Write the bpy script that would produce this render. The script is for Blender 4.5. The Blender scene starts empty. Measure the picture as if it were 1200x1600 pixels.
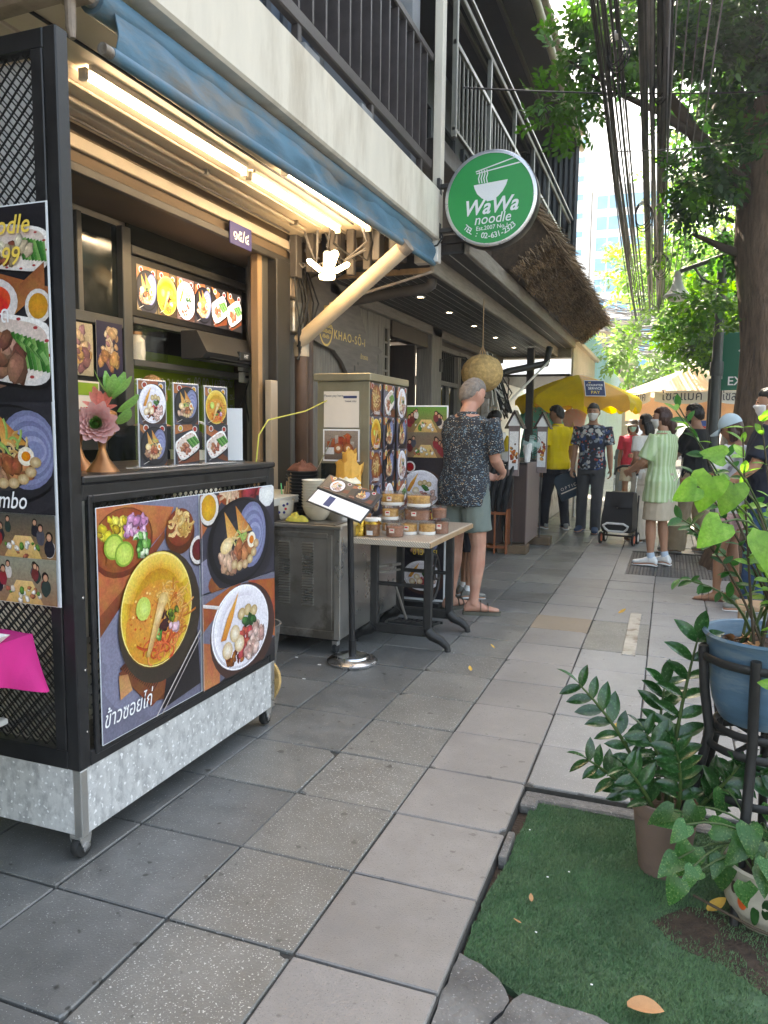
import bpy, bmesh, math, random
import numpy as np
from mathutils import Vector as V, Matrix as M, noise as NZ
R=math.radians
SC=bpy.context.scene
COL=SC.collection
# ---------------------------------------------------------------- camera
def set_camera():
    yaw,pitch,roll=R(20.494),R(6.239),R(0.631)
    f=V((-math.sin(yaw)*math.cos(pitch),math.cos(yaw)*math.cos(pitch),-math.sin(pitch)))
    r=V((math.cos(yaw),math.sin(yaw),0)); u=r.cross(f)
    r2=r*math.cos(roll)+u*math.sin(roll); u2=-r*math.sin(roll)+u*math.cos(roll)
    c=bpy.data.cameras.new('camera'); o=bpy.data.objects.new('camera',c); COL.objects.link(o)
    m=M((r2,u2,-f)).transposed().to_4x4(); m.translation=V((0,0,1.3794)); o.matrix_world=m
    c.sensor_fit='HORIZONTAL'; c.sensor_width=36; c.lens=36*1185/1200
    c.clip_start=.05; c.clip_end=2000
    SC.camera=o
set_camera()
# ---------------------------------------------------------------- sky, sun, exposure
SUN_EL,SUN_AZ=R(52),R(-36)        # azimuth measured from +Y (down the street) towards +X
w=bpy.data.worlds.new('World'); SC.world=w; w.use_nodes=True
nt=w.node_tree; bg=nt.nodes['Background']
sk=nt.nodes.new('ShaderNodeTexSky'); sk.sky_type='NISHITA'; sk.sun_disc=False
sk.sun_elevation=SUN_EL; sk.sun_rotation=SUN_AZ; sk.air_density=1.3; sk.dust_density=4.5; sk.ozone_density=1.0
nt.links.new(sk.outputs[0],bg.inputs[0]); bg.inputs[1].default_value=.15
sl=bpy.data.lights.new('sun','SUN'); sl.energy=4.2; sl.angle=R(.5); sl.color=(1,.965,.91)
so=bpy.data.objects.new('sun',sl); COL.objects.link(so)
sd=V((math.sin(SUN_AZ)*math.cos(SUN_EL),math.cos(SUN_AZ)*math.cos(SUN_EL),math.sin(SUN_EL)))
so.rotation_euler=(-sd).to_track_quat('-Z','Y').to_euler(); so.location=(0,0,20)
vs=SC.view_settings; vs.view_transform='Standard'; vs.look='None'; vs.gamma=1; vs.use_curve_mapping=False
vs.exposure=2.65
vs.use_white_balance=True; vs.white_balance_temperature=7700; vs.white_balance_tint=10
SC.cycles.max_bounces=7; SC.cycles.diffuse_bounces=4; SC.cycles.glossy_bounces=3; SC.cycles.transmission_bounces=4; SC.cycles.transparent_max_bounces=8
SC.cycles.use_denoising=True; SC.cycles.sample_clamp_indirect=6
# ---------------------------------------------------------------- helpers
TS=bpy.data.scenes.new('scratch')
def lin(h):
    if isinstance(h,str):
        c=[int(h[i:i+2],16)/255 for i in (0,2,4)]
        return tuple(x/12.92 if x<=.04045 else ((x+.055)/1.055)**2.4 for x in c)
    return tuple(h)
def obj(name,me,parent=None,loc=None,rot=None,**kw):
    o=bpy.data.objects.new(name,me); COL.objects.link(o)
    if parent is not None: o.parent=parent
    if loc is not None: o.location=loc
    if rot is not None: o.rotation_euler=rot
    for k,v in kw.items(): o[k]=v
    return o
def tag(o,label,cat,group=None):
    o['label']=label; o['category']=cat
    if group: o['group']=group
    return o
def thing(name,label,cat,loc=(0,0,0),rz=0,group=None):
    o=obj(name,None,None,loc,(0,0,rz)); o.empty_display_size=.1
    return tag(o,label,cat,group)
def copytree(o,parent=None):
    c=o.copy(); COL.objects.link(c); c.parent=parent
    for ch in list(o.children): copytree(ch,c)
    return c
def frame(d,up=(0,0,1)):
    d=V(d).normalized(); up=V(up)
    if abs(d.dot(up))>.98: up=V((0,1,0)) if abs(d.y)<.9 else V((1,0,0))
    r=d.cross(up).normalized(); return r,r.cross(d).normalized(),d
class MB:
    def __init__(s): s.v=[];s.f=[];s.mi=[];s.m=0
    def add(s,vs,fs):
        b=len(s.v); s.v+=[tuple(x) for x in vs]
        for q in fs: s.f.append(tuple(i+b for i in q)); s.mi.append(s.m)
        return s
    def hexa(s,c,h,ax,b=0):
        c=V(c); X,Y,Z=[V(a) for a in ax]; hx,hy,hz=h
        P=lambda x,y,z:c+X*x+Y*y+Z*z
        if b<=0:
            vs=[P(sx*hx,sy*hy,sz*hz) for sx in(-1,1) for sy in(-1,1) for sz in(-1,1)]
            return s.add(vs,[(0,1,3,2),(4,6,7,5),(0,4,5,1),(2,3,7,6),(0,2,6,4),(1,5,7,3)])
        b=min(b,hx*.49,hy*.49,hz*.49)
        vs=[];ix={}
        for sx in(-1,1):
            for sy in(-1,1):
                for sz in(-1,1):
                    for k in range(3):
                        e=[hx-b,hy-b,hz-b]; e[k]+=b
                        ix[sx,sy,sz,k]=len(vs); vs.append(P(sx*e[0],sy*e[1],sz*e[2]))
        F=[]
        def q(ids):
            n=(vs[ids[1]]-vs[ids[0]]).cross(vs[ids[2]]-vs[ids[0]])
            m=sum((vs[i] for i in ids),V())/len(ids)
            F.append(tuple(ids) if n.dot(m-c)>0 else tuple(ids[::-1]))
        for sg in(-1,1):
            q([ix[sg,-1,-1,0],ix[sg,1,-1,0],ix[sg,1,1,0],ix[sg,-1,1,0]])
            q([ix[-1,sg,-1,1],ix[1,sg,-1,1],ix[1,sg,1,1],ix[-1,sg,1,1]])
            q([ix[-1,-1,sg,2],ix[1,-1,sg,2],ix[1,1,sg,2],ix[-1,1,sg,2]])
        for a in(-1,1):
            for d in(-1,1):
                q([ix[a,d,-1,0],ix[a,d,1,0],ix[a,d,1,1],ix[a,d,-1,1]])
                q([ix[a,-1,d,0],ix[a,1,d,0],ix[a,1,d,2],ix[a,-1,d,2]])
                q([ix[-1,a,d,1],ix[1,a,d,1],ix[1,a,d,2],ix[-1,a,d,2]])
                for e in(-1,1): q([ix[a,d,e,0],ix[a,d,e,1],ix[a,d,e,2]])
        return s.add(vs,F)
    def box(s,x0,x1,y0,y1,z0,z1,b=0):
        return s.hexa(((x0+x1)/2,(y0+y1)/2,(z0+z1)/2),(abs(x1-x0)/2,abs(y1-y0)/2,abs(z1-z0)/2),((1,0,0),(0,1,0),(0,0,1)),b)
    def bar(s,p0,p1,w,h,b=0,up=(0,0,1)):
        p0,p1=V(p0),V(p1); r,u,d=frame(p1-p0,up)
        return s.hexa((p0+p1)/2,(w/2,h/2,(p1-p0).length/2),(r,u,d),b)
    def loft(s,rings,cap=True,closed=True):
        n=len(rings[0]); vs=[p for r in rings for p in r]; F=[]
        for i in range(len(rings)-1):
            for j in range(n if closed else n-1):
                k=(j+1)%n; F.append((i*n+j,i*n+k,(i+1)*n+k,(i+1)*n+j))
        if cap and closed: F.append(tuple(range(n))[::-1]); F.append(tuple((len(rings)-1)*n+j for j in range(n)))
        return s.add(vs,F)
    def tube(s,pts,r,n=8,cap=True,up=(0,0,1),flat=1):
        pts=[V(p) for p in pts]; m=len(pts)
        rr=r if isinstance(r,(list,tuple)) else [r]*m
        rings=[];u=None
        for i,p in enumerate(pts):
            d=(pts[min(i+1,m-1)]-pts[max(i-1,0)]).normalized()
            if u is None: a,u,_=frame(d,up)
            a=d.cross(u)
            if a.length<1e-5: a,u,_=frame(d,up)
            a.normalize(); u=a.cross(d).normalized()
            rings.append([p+a*(math.cos(t)*rr[i])+u*(math.sin(t)*rr[i]*flat) for t in [2*math.pi*k/n for k in range(n)]])
        return s.loft(rings,cap)
    def lathe(s,prof,n=24,c=(0,0,0),sx=1,sy=1,cap=True):
        c=V(c)
        return s.loft([[c+V((math.cos(2*math.pi*k/n)*r*sx,math.sin(2*math.pi*k/n)*r*sy,z)) for k in range(n)] for r,z in prof],cap)
    def prism(s,poly,o,ax,d):
        """2D polygon in plane (ax[0],ax[1]) at o, extruded d along ax[2]"""
        o=V(o);X,Y,Z=[V(a) for a in ax]; n=len(poly)
        vs=[o+X*a+Y*b for a,b in poly]+[o+X*a+Y*b+Z*d for a,b in poly]
        return s.add(vs,[tuple(range(n))[::-1],tuple(range(n,2*n))]+[(i,(i+1)%n,n+(i+1)%n,n+i) for i in range(n)])
    def grid(s,fn,nu,nv):
        vs=[fn(i/nu,j/nv) for i in range(nu+1) for j in range(nv+1)]
        return s.add(vs,[(i*(nv+1)+j,(i+1)*(nv+1)+j,(i+1)*(nv+1)+j+1,i*(nv+1)+j+1) for i in range(nu) for j in range(nv)])
    def xf(s,mat): s.v=[tuple(mat@V(p)) for p in s.v]; return s
    def mesh(s,name,mat,smooth=None):
        me=bpy.data.meshes.new(name); me.from_pydata(s.v,[],s.f)
        for m in (mat if isinstance(mat,(list,tuple)) else [mat]): me.materials.append(MAT(m))
        if any(s.mi): me.polygons.foreach_set('material_index',s.mi)
        me.update()
        if smooth: me.shade_smooth(); me.set_sharp_from_angle(angle=R(smooth))
        return me
    def build(s,name,mat,parent=None,smooth=None,loc=None,rot=None,**kw):
        return obj(name,s.mesh(name,mat,smooth),parent,loc,rot,**kw)
def part(name,mat,parent,fn,smooth=None,**kw):
    m=MB(); fn(m); return m.build(name,mat,parent,smooth,**kw)
def evaluated(o):
    TS.collection.objects.link(o); vl=TS.view_layers[0]; vl.update()
    m=bpy.data.meshes.new_from_object(o.evaluated_get(vl.depsgraph)); d=o.data
    bpy.data.objects.remove(o); return m
def text_mesh(s,size=1,align='CENTER',ext=0.0,shear=0,bold=0,sx=1,spacing=1):
    c=bpy.data.curves.new('t','FONT'); c.body=s; c.size=size; c.align_x=align; c.resolution_u=3; c.extrude=ext; c.shear=shear; c.offset=bold*size; c.space_character=spacing
    me=evaluated(bpy.data.objects.new('t',c))
    if sx!=1:
        for v in me.vertices: v.co.x*=sx
    return me
def plane_mx(o,x,y):
    x=V(x).normalized(); y=V(y).normalized(); z=x.cross(y)
    m=M((x,y,z)).transposed().to_4x4(); m.translation=V(o); return m
def text(name,s,size,mat,parent,o,x,y,**kw):
    me=text_mesh(s,size,**kw); me.materials.clear(); me.materials.append(MAT(mat)); me.transform(plane_mx(o,x,y))
    me.name=name
    return obj(name,me,parent)
# ---------------------------------------------------------------- materials
_M={}
MATDEF={}
def MAT(n):
    if not isinstance(n,str): return n
    if n not in _M:
        a=MATDEF[n]; _M[n]=a() if callable(a) else mk(n,**a)
    return _M[n]
def nodes(name):
    m=bpy.data.materials.new(name); m.use_nodes=True; t=m.node_tree
    return m,t,t.nodes['Principled BSDF']
def N(t,kind,inp=None,**at):
    n=t.nodes.new('ShaderNode'+kind)
    for k,v in at.items(): setattr(n,k,v)
    for k,v in (inp or {}).items():
        if hasattr(v,'is_output') or isinstance(v,bpy.types.NodeSocket): t.links.new(v,n.inputs[k])
        else: n.inputs[k].default_value=v
    return n
def mixc(t,fac,a,b,mode='MIX'):
    n=t.nodes.new('ShaderNodeMix'); n.data_type='RGBA'; n.blend_type=mode
    for i,v in ((0,fac),(6,a),(7,b)):
        if isinstance(v,bpy.types.NodeSocket): t.links.new(v,n.inputs[i])
        elif i==0: n.inputs[0].default_value=v
        else: n.inputs[i].default_value=(*v,1) if len(v)==3 else v
    return n.outputs[2]
def mk(name,col=(.5,.5,.5),rough=.6,metal=0,var=.18,scale=6,detail=5,bump=0,bscale=60,spec=.4,col2=None,patch=None,pscale=2,plo=.5,phi=.62,stretch=None,rnd=0,coat=0,emis=0,ecol=None,alpha=1,trans=0,transl=None,coords='Object',bdist=.004,speck=None,sscale=140,sthr=.7,ior=1.45,spot=None,spscale=14,spthr=.68):
    col=lin(col)
    m,t,p=nodes(name)
    tc=N(t,'TexCoord'); src=tc.outputs[coords] if coords!='World' else N(t,'NewGeometry').outputs['Position']; src0=src
    if stretch:
        mp=N(t,'Mapping',{0:src}); mp.inputs['Scale'].default_value=stretch; src=mp.outputs[0]
    n1=N(t,'TexNoise',{'Vector':src,'Scale':scale,'Detail':detail,'Roughness':.6})
    c2=lin(col2) if col2 else tuple(min(1,c*(1+var)) for c in col)
    c1=col if col2 else tuple(c*(1-var) for c in col)
    rp=N(t,'MapRange',{0:n1.outputs[0],1:.3,2:.7})
    c=mixc(t,rp.outputs[0],c1,c2)
    if patch:
        n2=N(t,'TexNoise',{'Vector':src,'Scale':pscale,'Detail':6.,'Roughness':.65})
        r2=N(t,'MapRange',{0:n2.outputs[0],1:plo,2:phi})
        c=mixc(t,r2.outputs[0],c,lin(patch))
    if speck:
        vo=N(t,'TexNoise',{'Vector':src0,'Scale':float(sscale),'Detail':1.})
        r3=N(t,'MapRange',{0:vo.outputs[0],1:sthr,2:sthr+.04})
        c=mixc(t,r3.outputs[0],c,lin(speck))
    if spot:
        v5=N(t,'TexNoise',{'Vector':src0,'Scale':float(spscale),'Detail':2.})
        r5=N(t,'MapRange',{0:v5.outputs[0],1:spthr,2:spthr+.05})
        c=mixc(t,r5.outputs[0],c,lin(spot))
    if rnd:
        oi=N(t,'ObjectInfo'); r4=N(t,'MapRange',{0:oi.outputs['Random'],3:1-rnd,4:1+rnd})
        hs=N(t,'HueSaturation',{'Value':r4.outputs[0],'Color':c}); c=hs.outputs[0]
    t.links.new(c,p.inputs['Base Color'])
    p.inputs['Metallic'].default_value=metal; p.inputs['Specular IOR Level'].default_value=spec
    rr=N(t,'MapRange',{0:n1.outputs[0],1:.25,2:.75,3:max(0,rough-.1),4:min(1,rough+.1)}); t.links.new(rr.outputs[0],p.inputs['Roughness'])
    if bump:
        nb=N(t,'TexNoise',{'Vector':src,'Scale':bscale,'Detail':4.})
        bp=N(t,'Bump',{'Strength':bump,'Distance':bdist,'Height':nb.outputs[0]}); t.links.new(bp.outputs[0],p.inputs['Normal'])
    if coat: p.inputs['Coat Weight'].default_value=coat
    if emis:
        p.inputs['Emission Strength'].default_value=emis
        if ecol: p.inputs['Emission Color'].default_value=(*lin(ecol),1)
        else: t.links.new(c,p.inputs['Emission Color'])
    if alpha<1: p.inputs['Alpha'].default_value=alpha
    if trans: p.inputs['Transmission Weight'].default_value=trans; p.inputs['IOR'].default_value=ior
    if transl:
        out=t.nodes['Material Output']; tr=N(t,'BsdfTranslucent')
        h=N(t,'HueSaturation',{'Color':c,'Value':float(transl[1]),'Saturation':1.1}); t.links.new(h.outputs[0],tr.inputs[0])
        mx=N(t,'MixShader',{0:transl[0],1:p.outputs[0],2:tr.outputs[0]}); t.links.new(mx.outputs[0],out.inputs[0])
    return m
def D(n,**k): MATDEF[n]=k
def print_mat(name,emis=0,rough=.38):
    m,t,p=nodes(name); a=N(t,'Attribute',attribute_name='Col')
    tc=N(t,'TexCoord'); n=N(t,'TexNoise',{'Vector':tc.outputs['Object'],'Scale':110.,'Detail':6.,'Roughness':.7})
    n2=N(t,'TexNoise',{'Vector':tc.outputs['Object'],'Scale':21.,'Detail':4.})
    r=N(t,'MapRange',{0:n.outputs[0],1:.3,2:.7,3:.74,4:1.22}); rh=N(t,'MapRange',{0:n2.outputs[0],1:.3,2:.7,3:.485,4:.515})
    h=N(t,'HueSaturation',{'Color':a.outputs[0],'Value':r.outputs[0],'Hue':rh.outputs[0]})
    t.links.new(h.outputs[0],p.inputs['Base Color']); p.inputs['Roughness'].default_value=rough; p.inputs['Specular IOR Level'].default_value=.35
    if emis: t.links.new(h.outputs[0],p.inputs['Emission Color']); p.inputs['Emission Strength'].default_value=emis
    return m
MATDEF['print']=lambda:print_mat('print')
MATDEF['print_lit']=lambda:print_mat('print_lit',.6)
def glass(name,col=(1,1,1),rough=.05,mixf=.18):
    m,t,p=nodes(name); out=t.nodes['Material Output']
    tr=N(t,'BsdfTransparent',{0:(*col,1)}); gl=N(t,'BsdfGlossy',{'Roughness':rough})
    lw=N(t,'LayerWeight',{0:.35}); ad=N(t,'MapRange',{0:lw.outputs['Facing'],3:mixf*.5,4:min(1,mixf*3)})
    mx=N(t,'MixShader',{0:ad.outputs[0],1:tr.outputs[0],2:gl.outputs[0]}); t.links.new(mx.outputs[0],out.inputs[0]); return m
MATDEF['glass']=lambda:glass('glass')
MATDEF['plastic_clear']=lambda:glass('plastic_clear',(.93,.93,.93),.15,.16)
def emit(name,col,s):
    m,t,p=nodes(name); p.inputs['Base Color'].default_value=(*col,1); p.inputs['Emission Color'].default_value=(*col,1); p.inputs['Emission Strength'].default_value=s; return m
MATDEF['tube_light']=lambda:emit('tube_light',(1,.82,.6),9)
MATDEF['bulb_light']=lambda:emit('bulb_light',(1,.8,.5),5)
MATDEF['downlight']=lambda:emit('downlight',(1,.85,.6),10)
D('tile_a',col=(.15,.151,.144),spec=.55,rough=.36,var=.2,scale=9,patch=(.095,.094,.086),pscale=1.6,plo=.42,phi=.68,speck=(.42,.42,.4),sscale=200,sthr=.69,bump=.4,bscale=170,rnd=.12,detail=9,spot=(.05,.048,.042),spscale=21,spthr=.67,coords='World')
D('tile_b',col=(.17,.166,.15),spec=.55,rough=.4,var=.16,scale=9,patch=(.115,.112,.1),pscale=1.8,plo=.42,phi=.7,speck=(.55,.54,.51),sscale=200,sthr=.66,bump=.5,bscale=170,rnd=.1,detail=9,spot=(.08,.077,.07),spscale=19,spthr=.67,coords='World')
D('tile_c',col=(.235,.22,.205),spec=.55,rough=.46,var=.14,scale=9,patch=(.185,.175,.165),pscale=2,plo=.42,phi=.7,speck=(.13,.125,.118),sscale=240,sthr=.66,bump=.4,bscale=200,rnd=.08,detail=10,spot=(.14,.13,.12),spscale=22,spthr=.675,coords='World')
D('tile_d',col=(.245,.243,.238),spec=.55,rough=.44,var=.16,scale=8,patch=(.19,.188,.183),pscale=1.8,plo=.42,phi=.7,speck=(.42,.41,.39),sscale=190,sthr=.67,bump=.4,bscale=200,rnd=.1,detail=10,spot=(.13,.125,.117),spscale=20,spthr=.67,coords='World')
D('tile_e',col=(.27,.215,.155),rough=.62,var=.15,scale=8,patch=(.2,.165,.125),pscale=2,plo=.42,phi=.7,bump=.4,bscale=200,spot=(.14,.12,.1),spscale=20,spthr=.67,coords='World')
D('mortar',col=(.05,.048,.043),rough=.95,var=.3,scale=30,bump=.5)
D('asphalt',col=(.055,.055,.055),rough=.9,var=.25,scale=4,bump=.5,bscale=120)
D('concrete',col=(.15,.145,.135),rough=.9,var=.25,scale=7,patch=(.09,.086,.08),pscale=5,plo=.42,phi=.65,bump=1,bscale=40,bdist=.012,speck=(.26,.25,.235),sscale=150,sthr=.66,detail=10,coords='World')
D('soil',col=(.055,.036,.024),rough=1,var=.4,scale=30,bump=1,bscale=90,bdist=.01)
D('beam_white',col=(.68,.63,.53),rough=.85,var=.07,scale=5,patch=(.47,.41,.32),pscale=2.2,plo=.5,phi=.72,stretch=(1,1.5,.35),bump=.25,bscale=30,detail=9)
D('plaster_tan',col=(.5,.42,.33),rough=.8,var=.08,scale=3,patch=(.36,.28,.21),pscale=1.6,plo=.55,phi=.75,bump=.2,bscale=25)
D('plaster_white',col=(.66,.64,.6),rough=.8,var=.06,scale=3)
D('paint_dark',col=(.035,.033,.031),rough=.5,var=.25,scale=8)
D('brown_soffit',col=(.12,.085,.055),rough=.75,var=.2,scale=4)
D('paint_black',col=(.015,.015,.016),rough=.38,var=.3,scale=15,bump=.1)
D('wood_tan',col=(.34,.22,.12),rough=.6,var=.2,scale=6,stretch=(3,3,.3))
D('wood_grey',col=(.2,.18,.155),rough=.75,var=.3,scale=8,stretch=(6,6,.5),bump=.4,bscale=30)
D('wood_grey_h',col=(.27,.24,.2),rough=.75,var=.25,scale=8,stretch=(6,.5,6),bump=.4,bscale=30)
D('wood_dark_h',col=(.028,.027,.026),rough=.5,var=.3,scale=8,stretch=(6,.4,6),bump=.3,bscale=30,rnd=.25)
D('wood_dark',col=(.04,.03,.025),rough=.5,var=.3,scale=8,stretch=(5,5,.4))
D('batten',col=(.5,.49,.46),rough=.5)
D('upper_blue',col=(.055,.075,.105),rough=.6,var=.3,scale=3,stretch=(1,1,.3))
D('upper_wall',col=(.05,.055,.065),rough=.7,var=.2,scale=3)
D('upper_grey',col=(.2,.21,.22),rough=.8,var=.25,scale=4)
D('window_pale',col=(.45,.55,.65),rough=.15,var=.1)
D('rail_brown',col=(.06,.05,.048),rough=.5,var=.25,scale=10,bump=.15)
D('rail_steel',col=(.15,.15,.13),rough=.4,metal=.4,var=.2)
D('soffit_navy',col=(.03,.028,.033),rough=.7,var=.15,scale=2)
D('corrugated',col=(.02,.022,.025),rough=.45,var=.3,scale=4)
D('gutter_tan',col=(.42,.38,.3),rough=.6,var=.15,scale=5)
D('awning_blue',col=(.085,.19,.27),rough=.6,var=.25,scale=5,patch=(.2,.2,.19),pscale=3.5,plo=.46,phi=.66,stretch=(1,.6,2),bump=.3,bscale=22,bdist=.01)
D('galv',col=(.42,.41,.39),rough=.45,metal=.7,var=.25,scale=12,patch=(.22,.19,.16),pscale=6)
D('rust_metal',col=(.3,.24,.19),rough=.65,metal=.3,var=.35,scale=10)
D('pole_cream',col=(.62,.5,.36),rough=.6,var=.1,scale=7)
D('pipe_brown',col=(.1,.062,.045),rough=.5,var=.2)
D('pipe_white',col=(.42,.36,.28),rough=.5,var=.12)
D('pipe_grey',col=(.09,.08,.075),rough=.5,var=.2)
D('cable_black',col=(.012,.012,.013),rough=.5,var=.2)
D('cable_grey',col=(.16,.15,.15),rough=.6,var=.3,rnd=.4)
D('fixture',col=(.6,.55,.47),rough=.5)
D('thatch_base',col=(.07,.048,.03),rough=1,var=.4,scale=20,bump=1)
D('thatch_a',col=(.3,.21,.125),rough=.9,var=.45,scale=3)
D('thatch_b',col=(.13,.085,.05),rough=.95,var=.4,scale=3)
D('sign_green',col=(.012,.3,.075),rough=.35,var=.06,scale=4)
D('sign_white',col=(.75,.78,.8),rough=.4,var=.03)
D('sign_rim',col=(.6,.6,.6),rough=.3,metal=.8,var=.1)
D('sign_navy',col=(.03,.03,.16),rough=.5,var=.1)
D('gold_paint',col=(.7,.5,.16),rough=.5,var=.1)
D('gold_text',col=(.85,.6,.1),rough=.5,var=.05)
D('sign_wood',col=(.16,.14,.125),rough=.7,var=.3,scale=6,stretch=(4,.6,4),bump=.35,bscale=25)
D('steel',col=(.58,.57,.54),rough=.3,metal=.9,var=.12,scale=3,patch=(.4,.37,.33),pscale=2,plo=.5,phi=.75,bump=.06,bscale=8)
D('steel_dark',col=(.33,.31,.28),rough=.38,metal=.75,var=.2,scale=4,patch=(.17,.15,.125),pscale=3)
D('laminate',col=(.45,.45,.44),rough=.38,var=.14,scale=26,col2=(.62,.62,.6),patch=(.36,.36,.355),pscale=24,plo=.47,phi=.62,detail=9,stretch=(1,1,.7),speck=(.78,.78,.77),sscale=60,sthr=.64)
D('bronze_cab',col=(.3,.27,.19),rough=.4,metal=.55,var=.15,scale=4)
D('rubber',col=(.02,.02,.02),rough=.7)
D('chrome',col=(.65,.65,.65),rough=.25,metal=1,var=.1)
D('white_plastic',col=(.78,.76,.72),rough=.4,var=.04)
D('white_ceramic',col=(.75,.68,.55),rough=.25,var=.04,coat=.3)
D('black_plastic',col=(.018,.02,.022),rough=.35,var=.2)
D('magenta_cloth',col=(.55,.02,.19),rough=.85,var=.12,bump=.2,bscale=150)
D('yellow_cloth',col=(.5,.45,.08),rough=.95,var=.2,bump=.6,bscale=80)
D('brown_cloth',col=(.14,.055,.035),rough=.95,var=.2,bump=.3)
D('cream_cloth',col=(.7,.66,.5),rough=.9,var=.1)
D('green_pads',col=(.15,.62,.25),rough=.6)
D('orange_paper',col=(.75,.4,.08),rough=.7,var=.15,scale=12)
D('paper',col=(.8,.8,.8),rough=.7,var=.03)
D('paper_warm',col=(.72,.64,.55),rough=.7,var=.04)
D('paper_ink',col=(.03,.03,.06),rough=.7)
D('food_brown',col=(.45,.2,.05),rough=.6,var=.5,scale=55,col2=(.85,.52,.16),bump=1,bscale=90)
D('food_meat',col=(.26,.11,.06),rough=.8,var=.4,scale=90,col2=(.42,.2,.12),bump=.8,bscale=120)
D('food_nut',col=(.14,.05,.02),rough=.5,var=.6,scale=60,col2=(.45,.22,.08),bump=1,bscale=70)
D('foil_gold',col=(.85,.55,.1),rough=.25,metal=.9,var=.2,scale=20,bump=.8,bscale=30,bdist=.01)
D('iron',col=(.03,.029,.028),rough=.5,metal=.3,var=.3,scale=15,bump=.2)
D('green_wall',col=(.24,.36,.025),rough=.35,var=.12,scale=3)
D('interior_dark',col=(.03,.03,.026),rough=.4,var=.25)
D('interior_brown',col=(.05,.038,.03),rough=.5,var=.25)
D('frame_alu',col=(.1,.095,.085),rough=.45,metal=.4,var=.15)
D('dark_glass',col=(.015,.018,.015),rough=.08,var=.1,spec=.6)
D('tile_white',col=(.62,.6,.52),rough=.35,var=.05)
D('text_grey',col=(.6,.62,.55),rough=.5)
D('text_white',col=(.85,.85,.85),rough=.5,var=.02)
D('straw_ball',col=(.5,.33,.13),rough=.9,var=.35,scale=30,bump=1,bscale=120,bdist=.008)
D('copper',col=(.42,.19,.08),rough=.35,metal=.8,var=.2)
D('petal_pink',col=(.82,.42,.4),rough=.6,var=.2,scale=20,col2=(.75,.55,.52),transl=(.2,1.1))
D('petal_red',col=(.75,.25,.2),rough=.6,var=.2,transl=(.2,1.1))
D('petal_green',col=(.26,.5,.14),rough=.5,var=.25,scale=15,transl=(.2,1.2))
D('podium',col=(.065,.042,.035),rough=.55,var=.2,scale=6,stretch=(4,4,.4))
D('podium_lit_brown',col=(.2,.15,.14),rough=.5,var=.12,scale=6,stretch=(4,4,.4))  # podium brown lightened as if lit, for its street face; sign boards reuse it
D('wood_block',col=(.13,.09,.055),rough=.8,var=.3,scale=8)
D('wood_rack',col=(.25,.08,.03),rough=.6,var=.2)
D('umb_yellow',col=(.72,.55,.02),rough=.5,var=.12,scale=4,transl=(.35,1.15))
D('umb_amber',col=(.62,.32,.03),rough=.5,var=.12,scale=4,transl=(.35,1.2))
D('umb_orange',col=(.72,.5,.33),rough=.7,var=.08,scale=3,transl=(.3,1.0))
D('umb_cream',col=(.72,.62,.5),rough=.7,var=.06,transl=(.3,1.0))
D('umb_white',col=(.72,.68,.63),rough=.7,var=.05)
D('badge_navy',col=(.03,.045,.13),rough=.5)
D('teal_wall',col=(.45,.6,.56),rough=.6,var=.12,scale=2)
D('sky_panel',col=(.2,.45,.6),rough=.5,var=.15,scale=3)
D('far_beige',col=(.55,.43,.32),rough=.8,var=.1)
D('far_white',col=(.86,.86,.84),rough=.8,var=.04)
D('far_glass',col=(.05,.34,.55),rough=.12,var=.1,spec=.6)
D('road_green',col=(.0,.13,.075),rough=.5,var=.05)
D('post_grey',col=(.075,.085,.085),rough=.45,metal=.3,var=.15)
D('lamp_white',col=(.62,.64,.65),rough=.4,var=.08)
D('red_paint',col=(.55,.03,.04),rough=.4)
D('blue_paint',col=(.02,.1,.5),rough=.4)
D('bark',col=(.075,.05,.033),rough=.95,var=.5,scale=5,stretch=(5,5,.9),col2=(.2,.13,.085),bump=1,bscale=14,bdist=.03,detail=8)
D('bark_dark',col=(.05,.036,.027),rough=.95,var=.4,scale=6,bump=.8,bscale=20)
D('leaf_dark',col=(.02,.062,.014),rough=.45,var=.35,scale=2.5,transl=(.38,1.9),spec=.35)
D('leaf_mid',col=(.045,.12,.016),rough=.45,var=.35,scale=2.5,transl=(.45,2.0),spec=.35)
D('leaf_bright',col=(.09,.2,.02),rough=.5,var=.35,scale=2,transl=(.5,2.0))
D('leaf_zz',col=(.018,.068,.017),rough=.25,var=.35,scale=6,transl=(.18,2.0),spec=.6,rnd=.3,patch=(.03,.1,.025),pscale=3)
D('leaf_pothos',col=(.04,.13,.03),rough=.3,var=.2,scale=9,patch=(.2,.3,.1),pscale=14,plo=.57,phi=.64,transl=(.25,1.6),rnd=.3)
D('leaf_vine',col=(.15,.32,.045),rough=.45,var=.25,scale=5,patch=(.22,.4,.07),pscale=3,transl=(.4,1.5),rnd=.3,bump=.5,bscale=12)
D('leaf_vine2',col=(.03,.11,.025),rough=.4,var=.25,scale=8,transl=(.3,1.7),rnd=.3)
D('stem_green',col=(.05,.085,.02),rough=.5,var=.2)
D('stem_brown',col=(.07,.05,.03),rough=.7,var=.2)
D('pot_terracotta',col=(.25,.165,.13),rough=.75,var=.14,scale=6,patch=(.18,.125,.1),pscale=5)
D('pot_blue',col=(.075,.145,.215),rough=.45,var=.2,scale=5,patch=(.15,.21,.25),pscale=3,stretch=(1,1,5),bump=.15,bscale=30,spot=(.12,.1,.08),spscale=9,spthr=.66)
D('pot_white',col=(.42,.38,.3),rough=.7,var=.2,scale=8,patch=(.25,.21,.15),pscale=7,bump=.4)
D('turf_a',col=(.075,.16,.066),rough=.8,var=.3,scale=4,patch=(.12,.19,.085),pscale=5,plo=.45,phi=.7)
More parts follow.
